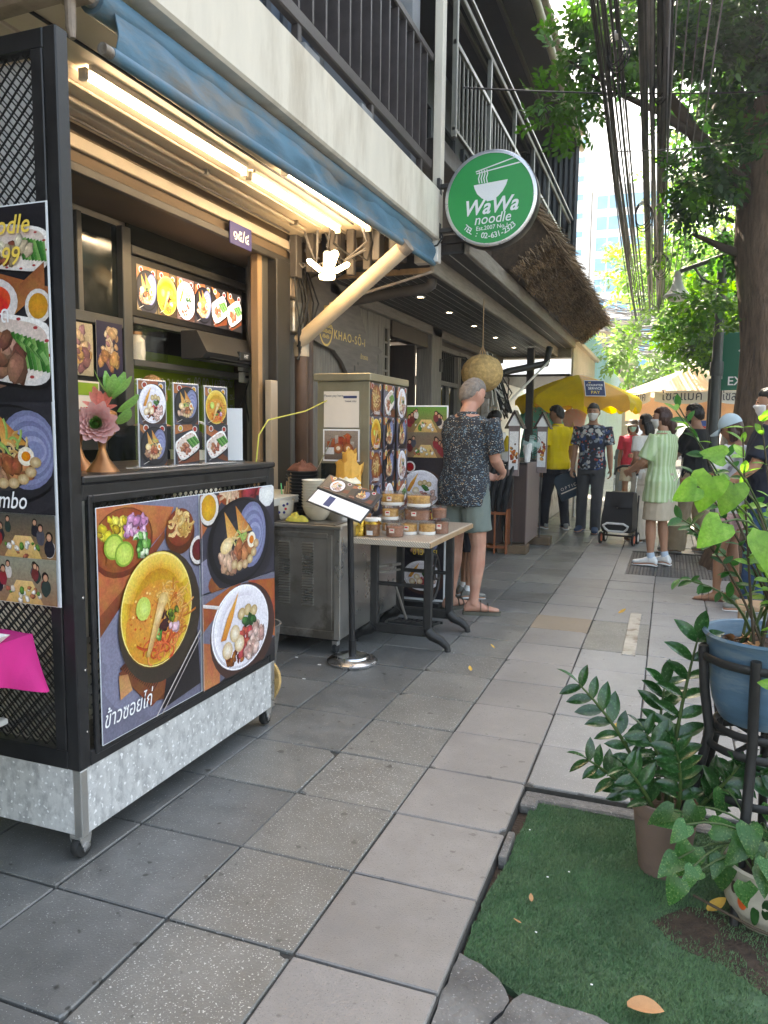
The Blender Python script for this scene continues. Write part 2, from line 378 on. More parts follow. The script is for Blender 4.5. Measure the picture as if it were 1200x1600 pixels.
D('turf_base',col=(.05,.1,.05),rough=.95,var=.4,scale=30,bump=.6,bscale=150)
D('dead_leaf',col=(.42,.22,.1),rough=.8,var=.25,scale=20)
D('dead_leaf_y',col=(.55,.33,.06),rough=.7,var=.2,scale=20)
D('skin_a',col=(.5,.27,.19),rough=.5,var=.16,scale=9,patch=(.46,.19,.13),pscale=7,plo=.45,phi=.75,bump=.15,bscale=90)
D('skin_b',col=(.4,.21,.13),rough=.5,var=.08,scale=12)
D('skin_c',col=(.3,.15,.085),rough=.5,var=.1,scale=12)
D('hair_black',col=(.012,.01,.009),rough=.42,var=.4,scale=25,stretch=(3,3,.4),bump=.6,bscale=60)
D('hair_brown',col=(.05,.02,.012),rough=.42,var=.4,scale=25,stretch=(3,3,.4),bump=.6,bscale=60)
D('hair_light',col=(.3,.16,.06),rough=.5,var=.3,scale=25,stretch=(3,3,.4),bump=.6,bscale=60)
D('hair_grey',col=(.2,.17,.145),rough=.7,var=.35,scale=40,bump=.6,bscale=120)
D('mask_white',col=(.78,.78,.77),rough=.8,var=.04)
D('mask_green',col=(.35,.62,.52),rough=.8,var=.05)
D('eye_dark',col=(.015,.01,.01),rough=.15)
D('shorts_green',col=(.14,.17,.15),rough=.85,var=.12,scale=8,bump=.3,bscale=180)
D('khaki',col=(.36,.28,.18),rough=.85,var=.15,scale=8,bump=.3,bscale=180)
D('beige_skirt',col=(.47,.4,.3),rough=.85,var=.08,scale=8,bump=.2,bscale=200)
D('black_tee',col=(.012,.013,.015),rough=.85,var=.3,scale=6)
D('navy_tee',col=(.012,.016,.028),rough=.85,var=.3,scale=6)
D('grey_trouser',col=(.06,.062,.068),rough=.85,var=.15,scale=6,bump=.2,bscale=200)
D('black_trouser',col=(.013,.014,.02),rough=.85,var=.3,scale=6)
D('yellow_polo',col=(.75,.56,.005),rough=.8,var=.06,scale=8,bump=.15,bscale=250)
D('red_shirt',col=(.55,.03,.07),rough=.8,var=.1)
D('cream_trouser',col=(.62,.55,.45),rough=.85,var=.08)
D('pink_shorts',col=(.55,.32,.32),rough=.85,var=.1,patch=(.65,.5,.48),pscale=20)
D('white_tee',col=(.72,.72,.74),rough=.85,var=.1,scale=8,patch=(.4,.36,.4),pscale=12,plo=.56,phi=.62)
D('white_shirt',col=(.75,.73,.68),rough=.85,var=.06)
D('denim',col=(.02,.05,.11),rough=.85,var=.35,scale=12,patch=(.08,.14,.22),pscale=4)
D('white_shoe',col=(.72,.73,.72),rough=.6,var=.05)
D('sock_blue',col=(.45,.55,.66),rough=.9,var=.1)
D('grey_shoe',col=(.2,.2,.18),rough=.7,var=.3,scale=30)
D('blue_shoe',col=(.03,.06,.12),rough=.7,var=.2)
D('sandal_olive',col=(.1,.095,.07),rough=.7,var=.15)
D('sandal_brown',col=(.12,.06,.04),rough=.7,var=.15)
D('cap_blue',col=(.42,.53,.57),rough=.85,var=.08,bump=.2,bscale=220)
D('bag_black',col=(.014,.014,.015),rough=.6,var=.25,scale=8,bump=.3,bscale=25)
D('bag_teal',col=(.012,.03,.05),rough=.5)
D('trolley_white',col=(.75,.75,.75),rough=.4)
D('orange_red',col=(.7,.12,.03),rough=.4)
def shirt_pattern(name,base,cols,scale,thr=.52,zs=1.6):
    def f():
        m,t,p=nodes(name); tc=N(t,'TexCoord'); mp=N(t,'Mapping',{0:tc.outputs['Object']}); mp.inputs['Scale'].default_value=(1,1,zs)
        c=(*lin(base),1); cur=mixc(t,0.,lin(base),lin(base))
        for i,(cc,s,th) in enumerate(cols):
            mp2=N(t,'Mapping',{0:mp.outputs[0]}); mp2.inputs['Location'].default_value=(i*3.1,i*1.7,i*.9)
            v=N(t,'TexVoronoi',{'Vector':mp2.outputs[0],'Scale':float(s),'Randomness':1.}); 
            n=N(t,'TexNoise',{'Vector':mp2.outputs[0],'Scale':s*.35,'Detail':2.})
            a=N(t,'Math',{0:v.outputs['Distance'],1:n.outputs[0]},operation='MULTIPLY')
            r=N(t,'MapRange',{0:a.outputs[0],1:th,2:th*.85})
            cur=mixc(t,r.outputs[0],cur,lin(cc))
        t.links.new(cur,p.inputs['Base Color']); p.inputs['Roughness'].default_value=.8; return m
    return f
MATDEF['batik_shirt']=shirt_pattern('batik_shirt',(.013,.018,.026),[((.1,.16,.2),52,.16),((.34,.22,.1),38,.085),((.55,.52,.45),60,.1),((.02,.02,.03),80,.09)],40)
MATDEF['comic_tee']=shirt_pattern('comic_tee',(.02,.028,.05),[((.2,.25,.3),14,.2),((.03,.07,.2),11,.2),((.5,.5,.48),13,.17),((.4,.06,.04),17,.13),((.02,.02,.02),22,.16)],14,zs=1)
MATDEF['floral_teal']=shirt_pattern('floral_teal',(.12,.42,.36),[((.5,.25,.25),16,.13),((.05,.05,.05),30,.1)],14,zs=1)
def stripes():
    m,t,p=nodes('blazer_green'); tc=N(t,'TexCoord'); s=N(t,'SeparateXYZ',{0:tc.outputs['Object']})
    at=N(t,'Math',{0:s.outputs[0],1:s.outputs[1]},operation='ARCTAN2'); mu=N(t,'Math',{0:at.outputs[0],1:21.},operation='MULTIPLY'); si=N(t,'Math',{0:mu.outputs[0]},operation='SINE')
    r=N(t,'MapRange',{0:si.outputs[0],1:-.3,2:.75}); nz=N(t,'TexNoise',{'Vector':tc.outputs['Object'],'Scale':30.,'Detail':4.}); c0=mixc(t,nz.outputs[0],(.3,.43,.2),(.4,.52,.28)); c=mixc(t,r.outputs[0],c0,(.52,.63,.4)); t.links.new(c,p.inputs['Base Color']); p.inputs['Roughness'].default_value=.8; return m
MATDEF['blazer_green']=stripes
def gingham():
    m,t,p=nodes('gingham'); tc=N(t,'TexCoord'); s=N(t,'SeparateXYZ',{0:tc.outputs['Object']})
    def st(o): 
        a=N(t,'Math',{0:o,1:62.},operation='MULTIPLY'); b=N(t,'Math',{0:a.outputs[0]},operation='FRACT'); return N(t,'Math',{0:b.outputs[0],1:.5},operation='GREATER_THAN').outputs[0]
    ad=N(t,'Math',{0:s.outputs[0],1:s.outputs[2]},operation='ADD')
    x=st(ad.outputs[0]); y=st(s.outputs[1]); a=N(t,'Math',{0:x,1:y},operation='ADD'); b=N(t,'Math',{0:a.outputs[0],1:.5},operation='MULTIPLY')
    c=mixc(t,b.outputs[0],(.6,.52,.42),(.13,.075,.045)); t.links.new(c,p.inputs['Base Color']); p.inputs['Roughness'].default_value=.45; return m
MATDEF['gingham']=gingham

D('leaf_haze_pale',col=(.15,.25,.07),rough=.55,var=.35,scale=2,transl=(.5,1.6))  # far foliage: haze and glare put into a paler leaf colour
D('grate_iron',col=(.14,.135,.13),rough=.6,metal=.4,var=.3,scale=12)
D('ceiling_board',col=(.58,.49,.38),rough=.75,var=.08,scale=3,patch=(.44,.35,.26),pscale=1.5,plo=.5,phi=.75,rnd=.08)
# ================================================================ ground and pavement
rnd=random.Random(7)
g=MB(); g.box(-150,150,-150,250,-.6,-.14); g.build('ground','asphalt',kind='structure')
TX0,TY0=-.4658,1.6683
pave=obj('pavement',None,kind='structure')
def bed(m):
    for x0,x1,y0,y1 in [(-6,TX0,-3,60),(TX0,1.55,-3,.4),(TX0,1.134,2.868,7.668),(TX0,1.134,9.268,60),(1.134,1.55,.4,60)]: m.box(x0,x1,y0,y1,-.3,-.012)
part('bedding','mortar',pave,bed)
kb=[]
for i in range(34):
    kb.append(part('kerb_stone','concrete',pave,lambda m:m.box(1.555,1.72,-3+i*1.0+.004,-3+(i+1)*1.0-.004,-.3,.01,.012)))
tm={}
def chipped(k,v):
    q=random.Random(v); h=.1965; a,b_=q.uniform(.012,.04),q.uniform(.012,.04); pts=[(-h,-h),(h,-h),(h,h-a),(h-a*.45,h-b_*.55),(h-b_*.8,h-b_*.3),(h-b_,h),(-h+.006,h),(-h,h-.012)]
    m=MB(); ins=[(x*.982,y*.982) for x,y in pts]
    m.loft([[(x,y,-.04) for x,y in pts],[(x,y,-.004) for x,y in pts],[(x,y,0) for x,y in ins]]); return m.mesh('tile',k)
def tile_mesh(k,v=0):
    if v:
        if (k,v) not in tm: tm[k,v]=chipped(k,v)
        return tm[k,v]
    if k not in tm: tm[k]=MB().hexa((0,0,-.02),(.1965,.1965,.02),((1,0,0),(0,1,0),(0,0,1)),.0035).mesh('tile',k)
    return tm[k]
cam=SC.camera; cmi=None
bpy.context.view_layer.update(); cmi=cam.matrix_world.inverted()
def pix(p):
    q=cmi@V(p)
    if q.z>-.1: return None
    return 600+1185*q.x/-q.z, 800-1185*q.y/-q.z
cells=[]
for c in range(-8,5):
    for r_ in range(-4,72):
        x=TX0+(c+.5)*.4; y=TY0+(r_+.5)*.4
        if c>=0 and c<4 and (r_<=2 or 15<=r_<=18): continue
        if x<-2.72: continue
        ps=[pix((x+a,y+b,0)) for a in(-.2,.2) for b in(-.2,.2)]
        if any(q and -60<q[0]<1260 and -60<q[1]<1660 for q in ps): cells.append(((x*x+y*y)**.5,c,r_,x,y))
cells.sort()
farb=[]
for i,(d,c,r_,x,y) in enumerate(cells):
    h=rnd.random()
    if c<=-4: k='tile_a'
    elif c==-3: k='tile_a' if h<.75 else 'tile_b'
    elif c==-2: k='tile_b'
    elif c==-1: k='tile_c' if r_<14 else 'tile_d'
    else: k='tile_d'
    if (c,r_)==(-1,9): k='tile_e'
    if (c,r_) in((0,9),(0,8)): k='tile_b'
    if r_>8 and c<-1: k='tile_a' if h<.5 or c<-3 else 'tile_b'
    z=rnd.uniform(-.003,.001); rot=(rnd.uniform(-.006,.006),rnd.uniform(-.006,.006),rnd.choice((0,1,2,3))*math.pi/2+rnd.uniform(-.004,.004))
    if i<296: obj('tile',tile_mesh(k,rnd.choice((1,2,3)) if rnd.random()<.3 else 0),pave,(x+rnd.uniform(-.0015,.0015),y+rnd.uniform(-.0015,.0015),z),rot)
    else: farb.append((x,y,z))
m=MB()
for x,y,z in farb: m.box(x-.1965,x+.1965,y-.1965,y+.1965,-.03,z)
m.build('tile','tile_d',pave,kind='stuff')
# metal drain channel set in the paving
part('drain_channel','galv',pave,lambda m:(m.box(-.215,-.135,4.82,5.97,-.01,.006,.002),m.box(-.2,-.19,4.83,5.96,.006,.008),m.box(-.16,-.15,4.83,5.96,.006,.008)))
# planting pit with turf
part('pit_base','soil',pave,lambda m:m.box(TX0,1.134,.4,2.868,-.3,-.05))
part('pit_kerb','concrete',pave,lambda m:(m.box(TX0+.002,1.13,2.79,2.862,-.3,-.022,.008),))
def rough_poly(P,amp=.012):
    out=[]
    for i,(x,y) in enumerate(P):
        x2,y2=P[(i+1)%len(P)]; L=math.hypot(x2-x,y2-y); n=max(1,int(L/.03))
        for k in range(n):
            t=k/n; q=V((x+(x2-x)*t,y+(y2-y)*t,0)); out.append((q.x+amp*NZ.noise(q*23),q.y+amp*NZ.noise(q*23+V((7,3,1)))))
    return out
def slab(pts,z): return lambda m:m.prism(rough_poly(pts),(0,0,-.25),((1,0,0),(0,1,0),(0,0,1)),.25+z)
part('concrete_slab','concrete',pave,slab([(-.462,1.2),(-.462,1.855),(-.40,1.83),(-.345,1.795),(-.30,1.73),(-.335,1.62),(-.37,1.2)],-.016))
part('concrete_slab','concrete',pave,slab([(-.36,1.2),(-.327,1.615),(-.292,1.73),(-.27,1.768),(-.2,1.758),(-.1,1.748),(0,1.728),(.1,1.694),(.25,1.684),(.42,1.694),(.6,1.712),(1.1,1.74),(1.1,1.2)],-.012))
part('concrete_slab','concrete',pave,slab([(-.462,.42),(-.462,1.195),(1.1,1.195),(1.1,.42)],-.01))
part('mortar_edge','concrete',pave,lambda m:(m.box(-.46,-.435,2.33,2.5,-.05,-.004,.004),m.box(-.462,-.4,2.72,2.79,-.05,-.012,.006)))
TURF=[(-.455,1.86),(-.40,1.835),(-.34,1.80),(-.28,1.775),(-.2,1.765),(-.1,1.755),(0,1.735),(.1,1.70),(.25,1.69),(.42,1.7),(.6,1.72),(.75,1.75),(.75,2.75),(.5,2.77),(.2,2.775),(-.1,2.78),(-.3,2.785),(-.42,2.785),(-.425,2.6),(-.432,2.5),(-.43,2.35),(-.45,2.2),(-.458,2.0)]
part('bare_soil','soil',pave,slab([(.02,2.2),(.1,2.1),(.2,2.08),(.3,2.0),(.36,1.85),(.5,1.9),(.5,2.2),(.3,2.3),(.12,2.32)],-.0285))
part('turf_backing','turf_base',pave,slab(TURF,-.03))
def inpoly(x,y,P):
    s=False; j=len(P)-1
    for i in range(len(P)):
        if (P[i][1]>y)!=(P[j][1]>y) and x<(P[j][0]-P[i][0])*(y-P[i][1])/(P[j][1]-P[i][1])+P[i][0]: s=not s
        j=i
    return s
def turf():
    r=np.random.default_rng(3); n=110000
    xy=np.stack([r.uniform(-.46,.75,n),r.uniform(1.69,2.79,n)],1)
    keep=[]
    for i,(x,y) in enumerate(xy):
        if not inpoly(x,y,TURF): continue
        wear=math.exp(-(((x-.13)/.13)**2+((y-2.22)/.13)**2))*1.1+math.exp(-(((x-.36)/.12)**2+((y-2.05)/.2)**2))*.9+ (.35 if NZ.noise(V((x*9,y*9,1)))>.35 else 0)
        if r.random()<wear: continue
        keep.append(i)
    p=xy[keep]; n=len(p); a=r.uniform(0,6.283,n); h=r.uniform(.005,.012,n); wd=.0017; ln=r.uniform(.002,.01,n); la=r.normal(.6,1.4,n)
    b=np.zeros((n,3,3)); 
    b[:,0,0]=p[:,0]-np.cos(a)*wd; b[:,0,1]=p[:,1]-np.sin(a)*wd; b[:,0,2]=-.0302
    b[:,1,0]=p[:,0]+np.cos(a)*wd; b[:,1,1]=p[:,1]+np.sin(a)*wd; b[:,1,2]=-.0302
    b[:,2,0]=p[:,0]+np.cos(la)*ln; b[:,2,1]=p[:,1]+np.sin(la)*ln; b[:,2,2]=-.03+h
    return npmesh('artificial_turf',b.reshape(-1,3),np.arange(n*3).reshape(-1,3),['turf_a'])
def npmesh(name,v,f,mats,mi=None,smooth=False):
    me=bpy.data.meshes.new(name); k=f.shape[1]
    me.vertices.add(len(v)); me.vertices.foreach_set('co',np.asarray(v,np.float32).ravel())
    me.loops.add(f.size); me.loops.foreach_set('vertex_index',f.astype(np.int32).ravel())
    me.polygons.add(len(f)); me.polygons.foreach_set('loop_start',np.arange(0,f.size,k,dtype=np.int32)); me.polygons.foreach_set('loop_total',np.full(len(f),k,np.int32))
    if mi is not None: me.polygons.foreach_set('material_index',np.asarray(mi,np.int32))
    for q in mats: me.materials.append(MAT(q))
    me.update(calc_edges=True)
    if smooth: me.shade_smooth()
    return me
o=obj('artificial_turf',turf(),kind='stuff'); tag(o,'green artificial turf laid in the square pit by the potted plants','turf')
# tree pit with iron grate
part('tree_pit_soil','soil',pave,lambda m:m.box(TX0,1.134,7.668,9.268,-.3,-.05))
part('pit_edge','tile_d',pave,lambda m:(m.box(TX0+.002,-.345,7.67,9.266,-.2,-.003,.004),))
gr=thing('tree_grate','dark cast iron tree grate set in the paving under the queue','grate',(-.34,7.69,0))
def grate(m):
    for x0 in(0,.48):
        for i in range(8): m.box(x0+i*.0655,x0+i*.0655+.016,0,.4745,-.03,-.004); m.box(x0,x0+.4745,i*.0655,i*.0655+.016,-.03,-.0045)
        for i in range(7):
            for j in range(7): m.hexa((x0+.041+i*.0655,.041+j*.0655,-.017),(.014,.014,.0125),((.707,.707,0),(-.707,.707,0),(0,0,1)))
for k in range(3): part('grate_panel','grate_iron',gr,lambda m:(grate(m),m.xf(M.Translation((0,k*.5,0)))))
# ================================================================ shophouse with the noodle counter
sh=thing('shophouse','old two-storey shophouse with white concrete beam over the open noodle shop front','building',(0,0,0))
P=lambda n,mt,fn,sm=None,par=None,**k: part(n,mt,par or sh,fn,sm,**k)
P('beam','beam_white',lambda m:m.box(-1.95,-1.75,-1,5.93,2.845,3.225,.012))
P('ceiling','plaster_tan',lambda m:m.box(-5,-1.951,-1,5.93,2.84,3.2))
P('lintel','brown_soffit',lambda m:m.box(-3.15,-2.75,-1,5.3,2.6,2.839,.006))
P('lintel_trim','pipe_white',lambda m:m.box(-2.75,-2.72,-1,5.22,2.70,2.76,.004))
P('lintel_trim','paint_dark',lambda m:m.box(-2.75,-2.715,-1,5.25,2.585,2.63,.004))
P('shutter_guide','pipe_white',lambda m:(m.box(-3.2,-3.16,-1,5.2,2.56,2.61,.004),m.box(-3.28,-3.24,-1,5.2,2.54,2.58,.004)))
P('door_post','paint_dark',lambda m:m.box(-2.88,-2.71,4.99,5.2,0,2.6,.006))
P('door_frame','wood_tan',lambda m:m.box(-2.84,-2.78,4.84,4.9,0,2.6,.005))
P('door_frame','frame_alu',lambda m:m.box(-2.9,-2.78,4.9,4.988,0,2.6,.005))
P('door_frame','plaster_tan',lambda m:m.box(-2.74,-2.69,4.86,4.96,0,1.72,.004))
P('column','wood_grey',lambda m:m.box(-3.1,-2.82,5.202,5.7,0,2.839,.01))
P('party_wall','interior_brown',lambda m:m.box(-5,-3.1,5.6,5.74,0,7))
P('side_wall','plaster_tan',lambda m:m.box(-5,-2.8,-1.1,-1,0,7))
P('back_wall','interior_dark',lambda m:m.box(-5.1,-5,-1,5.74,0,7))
P('floor','tile_a',lambda m:m.box(-5,-2.76,-1,5.6,-.1,.03))
P('green_wall','green_wall',lambda m:m.box(-3.6,-3.45,3.0,5.6,1.22,1.9))
P('white_dado','tile_white',lambda m:m.box(-3.6,-3.44,3.0,5.6,0.03,1.22,.004))
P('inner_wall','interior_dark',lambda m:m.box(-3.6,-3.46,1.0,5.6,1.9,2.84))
P('inner_wall','green_wall',lambda m:m.box(-3.6,-3.46,1.0,3.0,.03,1.9))
P('upper_wall','upper_blue',lambda m:m.box(-2.95,-2.75,-1,5.75,3.2,7.2))
for i in range(16): P('wall_batten','upper_wall',lambda m:m.box(-2.75,-2.72,2.0+i*.24,2.07+i*.24,3.22,4.55,.004))
P('wall_ledge','upper_grey',lambda m:m.box(-2.75,-2.66,-1,5.75,4.62,4.8,.006))
for i in range(4): P('window','window_pale',lambda m:m.box(-2.75,-2.735,2.0+i*.95,2.85+i*.95,4.95,6.0))
for i in range(5): P('window_frame','upper_wall',lambda m:m.box(-2.74,-2.7,1.9+i*.95,1.99+i*.95,4.8,6.1,.004))
P('window_frame','upper_wall',lambda m:m.box(-2.74,-2.69,1.85,5.75,4.85,4.94,.004))
P('end_pillar','upper_grey',lambda m:m.box(-2.7,-1.96,5.75,5.925,3.2,4.8,.006))
P('pillar','plaster_white',lambda m:m.box(-1.955,-1.76,5.84,5.935,2.68,2.844,.006))
P('pillar','beam_white',lambda m:m.box(-1.82,-1.752,5.86,5.95,3.226,4.75,.006))
P('roof','soffit_navy',lambda m:m.box(-5.1,-1.5,-1,5.9,6.9,7.1))
P('sun_block_roof','rust_metal',lambda m:m.prism([(-1.45,7.1),(-3.3,8.3),(-5.2,7.1)],(0,-1,0),((1,0,0),(0,0,1),(0,1,0)),6.9))  # unseen pitched roof, added to keep direct sun off the turf
P('balcony_floor','upper_grey',lambda m:m.box(-2.75,-1.96,-1,5.75,3.2,3.24))
for k,(x0,x1,z) in enumerate(((-2.72,-2.60,2.805),(-2.595,-2.47,2.82),(-2.465,-2.32,2.812),(-2.315,-2.17,2.822),(-2.165,-1.97,2.816))): P('ceiling_board','ceiling_board',lambda m:m.box(x0,x1,-.9,5.5,z,2.838,.004))
# conduits and pipes under the ceiling
for x,z,rr,mt in [(-2.15,2.808,.007,'cable_black'),(-2.40,2.798,.008,'rust_metal'),(-2.53,2.805,.012,'plaster_tan'),(-2.655,2.792,.008,'pipe_grey')]:
    P('conduit',mt,lambda m:m.tube([(x+.004*math.sin(k*1.7),-.8+k*.42,z) for k in range(15)],rr,8),60)
for y in(1.6,2.7,3.8,4.9): P('conduit_clip','galv',lambda m:m.box(-2.56,-2.5,y,y+.02,2.79,2.83))
P('junction_clutter','pipe_grey',lambda m:[m.box(-2.72+i*.11,-2.66+i*.11,5.2+.05*(i%3),5.3+.05*(i%2),2.5+.04*(i%4),2.83,.006) for i in range(8)])
rc=random.Random(3)
for i in range(22):
    x=rc.uniform(-2.72,-2.05); y=rc.uniform(5.1,5.7)
    P('loose_cable',rc.choice(['cable_black','cable_grey','cable_black']),lambda m:m.tube([(x,y,2.83),(x+rc.uniform(-.08,.08),y+rc.uniform(-.05,.05),2.7),(x+rc.uniform(-.15,.15),y+.05,2.58),(x+rc.uniform(-.2,.2),y+rc.uniform(0,.15),2.64)],.009,6),60)
P('cross_beam','brown_soffit',lambda m:m.box(-2.8,-1.98,5.55,5.75,2.66,2.839,.01))
# pipes on the column
P('downpipe','pipe_brown',lambda m:m.tube([(-2.70,5.36,0),(-2.70,5.36,1.95)],.052,14),60)
P('downpipe','pipe_brown',lambda m:m.tube([(-2.74,5.56,0),(-2.74,5.56,2.1)],.042,14),60)
P('pipe_collar','pipe_white',lambda m:m.tube([(-2.70,5.36,1.93),(-2.70,5.36,2.04)],.06,14),60)
P('meter_box','galv',lambda m:m.box(-2.81,-2.7,5.24,5.42,2.1,2.34,.012))
P('meter_box','rust_metal',lambda m:m.box(-2.81,-2.72,5.22,5.34,2.36,2.54,.012))
for i in range(9):
    y=5.22+.03*i
    P('loose_cable','cable_black',lambda m:m.tube([(-2.70,y,2.6),(-2.67+.02*(i%3),y+.06*math.sin(i),2.35),(-2.66,y+.05*math.cos(i*2),2.1),(-2.69,5.3+.04*math.sin(i*3),1.9+.05*(i%4))],.007,6),60)
hp=thing('house_number_plate','small navy enamel house number plate fixed to the lintel','plate',(-2.705,4.36,2.56))
part('plate','sign_navy',hp,lambda m:m.box(-.008,.0,0,.27,0,.14,.003))
text('numerals','๑๕/๔',.105,'text_white',hp,(.002,.135,.035),(0,1,0),(0,0,1),bold=.01)
# near balcony railing
br=thing('balcony_railing','brown painted balcony railing with upright bars above the white beam','railing',(-1.85,0,3.22))
part('bottom_rail','rail_brown',br,lambda m:m.bar((0,-.5,.2),(0,5.86,.2),.05,.075,.008))
part('top_rail','rail_brown',br,lambda m:m.bar((0,-.5,.98),(0,5.86,.98),.055,.06,.01))
for i in range(22): part('bar','rail_brown',br,lambda m:m.box(-.05,.022,2.3+i*.162,2.322+i*.162,.235,.955,.002))
for i in range(5): part('foot','rail_brown',br,lambda m:m.box(-.02,.02,1.6+i*1.0,1.64+i*1.0,.0,.165,.003))
for y in(3.6,4.35): part('foot_block','upper_grey',br,lambda m:m.box(-.03,.06,y,y+.17,.002,.07,.004))
# ================================================================ wooden restaurant next door
wr=thing('wooden_restaurant','weathered dark wooden restaurant next door with upper balcony','building',(0,0,0))
Q=lambda n,mt,fn,sm=None,par=None,**k: part(n,mt,par or wr,fn,sm,**k)
yy=5.75; i=0
rp=random.Random(5)
while yy<7.28:
    wd=rp.uniform(.13,.2); Q('plank','wood_grey',lambda m:m.box(-2.86,-2.80+rp.uniform(-.004,.004),yy,yy+wd-.006,0,2.66,.004)); yy+=wd
Q('wall','wood_dark',lambda m:m.box(-2.95,-2.86,5.74,7.4,0,2.66))
Q('wall','wood_dark',lambda m:m.box(-5,-4.9,5.74,13.2,0,6))
Q('wall','wood_dark',lambda m:m.box(-3.0,-2.85,9.4,13.2,0,2.66))
lat=obj('lattice_door',None,wr)
part('panel','wood_grey',lat,lambda m:(m.box(-2.84,-2.80,7.2,7.62,0,1.55,.005),m.box(-2.84,-2.80,7.2,7.62,2.42,2.66,.005),m.box(-2.84,-2.80,7.2,7.25,1.55,2.42,.004),m.box(-2.84,-2.80,7.57,7.62,1.55,2.42,.004)))
part('muntin','wood_grey',lat,lambda m:([m.box(-2.835,-2.805,7.25+.107*k-.012,7.25+.107*k+.012,1.55,2.42) for k in(1,2)],[m.box(-2.832,-2.808,7.25,7.57,1.55+.145*k-.01,1.55+.145*k+.01) for k in range(1,6)]))
part('pane','dark_glass',lat,lambda m:m.box(-2.825,-2.82,7.25,7.57,1.55,2.42))
Q('door_head','wood_dark',lambda m:m.box(-2.9,-2.78,7.63,8.88,2.35,2.66,.006))
Q('door_leaf','wood_dark',lambda m:m.box(-3.3,-2.8,8.45,8.5,0,2.35,.006))
Q('door_leaf','interior_brown',lambda m:m.box(-3.5,-3.45,7.3,9.0,0,2.4))
Q('post','wood_grey',lambda m:m.box(-2.95,-2.74,8.95,9.36,0,2.66,.01))
Q('sill','wood_grey',lambda m:m.box(-2.9,-2.75,9.4,11.4,.85,.95,.006))
for y0 in(9.42,10.4):
    wf=obj('window',None,wr)
    part('frame','wood_grey',wf,lambda m:(m.box(-2.84,-2.78,y0,y0+.06,.95,2.45,.004),m.box(-2.84,-2.78,y0+.88,y0+.94,.95,2.45,.004),m.box(-2.84,-2.78,y0+.06,y0+.88,2.39,2.45,.004),m.box(-2.84,-2.78,y0+.06,y0+.88,1.95,2.01,.004),m.box(-2.83,-2.79,y0+.45,y0+.49,.95,1.95,.003)))
    part('grille','iron',wf,lambda m:[m.box(-2.82,-2.81,y0+.06+.09*k,y0+.075+.09*k,2.01,2.39) for k in range(1,9)])
    part('pane','dark_glass',wf,lambda m:m.box(-2.842,-2.835,y0+.06,y0+.88,.95,2.39))
Q('floor_slab','wood_dark',lambda m:m.box(-5,-1.78,5.96,13.1,3.5,3.66,.006))
Q('upper_wall','corrugated',lambda m:m.box(-3.1,-2.95,5.95,13.1,3.66,5.95))
for k in range(6):
    y0=6.4+k*1.1; wf=obj('window',None,wr)
    part('frame','upper_wall',wf,lambda m:(m.box(-2.95,-2.9,y0,y0+.05,4.0,5.3),m.box(-2.95,-2.9,y0+.65,y0+.7,4.0,5.3),m.box(-2.95,-2.9,y0+.05,y0+.65,5.25,5.3),m.box(-2.95,-2.9,y0+.05,y0+.65,4.0,4.06)))
    part('pane','dark_glass',wf,lambda m:m.box(-2.945,-2.935,y0+.05,y0+.65,4.06,5.25))
def corr(m):
    n=64
    f=lambda y:[(-2.95+i*(1.36/n),y+.014*math.cos(i*math.pi/2)) for i in range(n+1)]
    m.loft([[(x,y,z) for x,y in f(13.05)] for z in(3.66,5.95)],closed=False); m.loft([[(x,y+.03,z) for x,y in f(13.05)] for z in(3.66,5.95)],closed=False)
Q('end_wall','corrugated',corr,30)
Q('roof','soffit_navy',lambda m:m.box(-5,-1.62,5.96,13.15,5.96,6.12,.01))
Q('roof_purlin','rail_brown',lambda m:(m.bar((-1.93,5.97,5.94),(-1.93,13.05,5.94),.04,.06,.004),m.bar((-2.4,5.97,5.94),(-2.4,13.05,5.94),.04,.06,.004)))
Q('sun_block_roof','rust_metal',lambda m:m.prism([(-1.6,6.125),(-3.4,7.9),(-5.0,6.125)],(0,5.97,0),((1,0,0),(0,0,1),(0,1,0)),7.15))  # ridge added out of view to block sun that passed over the wall
Q('eave_gutter','gutter_tan',lambda m:m.tube([(-1.575,5.97,5.98),(-1.575,13.3,5.98)],.05,10),60)
Q('roof_tiles','rust_metal',lambda m:[m.box(-1.75,-1.5,5.97+.18*k,6.13+.18*k,6.13,6.2+.02*(k%2),.01) for k in range(40)],kind='stuff')
sr=thing('steel_railing','thin pale steel railing along the upper balcony of the wooden restaurant','railing',(-1.7,0,3.66))
part('top_rail','rail_steel',sr,lambda m:m.bar((0,6.0,1.1),(0,13.1,1.1),.035,.05,.006))
part('top_rail','rail_steel',sr,lambda m:m.bar((.05,6.0,1.14),(.05,13.1,1.14),.02,.03,.004))
part('mid_rail','rail_steel',sr,lambda m:m.bar((0,6.0,.7),(0,13.1,.7),.035,.045,.006))
part('bottom_rail','rail_steel',sr,lambda m:m.bar((0,6.0,.06),(0,13.1,.06),.03,.03,.004))
for k in range(7): part('post','rail_steel',sr,lambda m:m.bar((0,6.02+k*1.17,0),(0,6.02+k*1.17,1.08),.04,.04,.004))
for k in range(58):
    if k%9: part('bar','rail_steel',sr,lambda m:m.bar((0,6.02+k*.13,.075),(0,6.02+k*.13,.678),.012,.012))
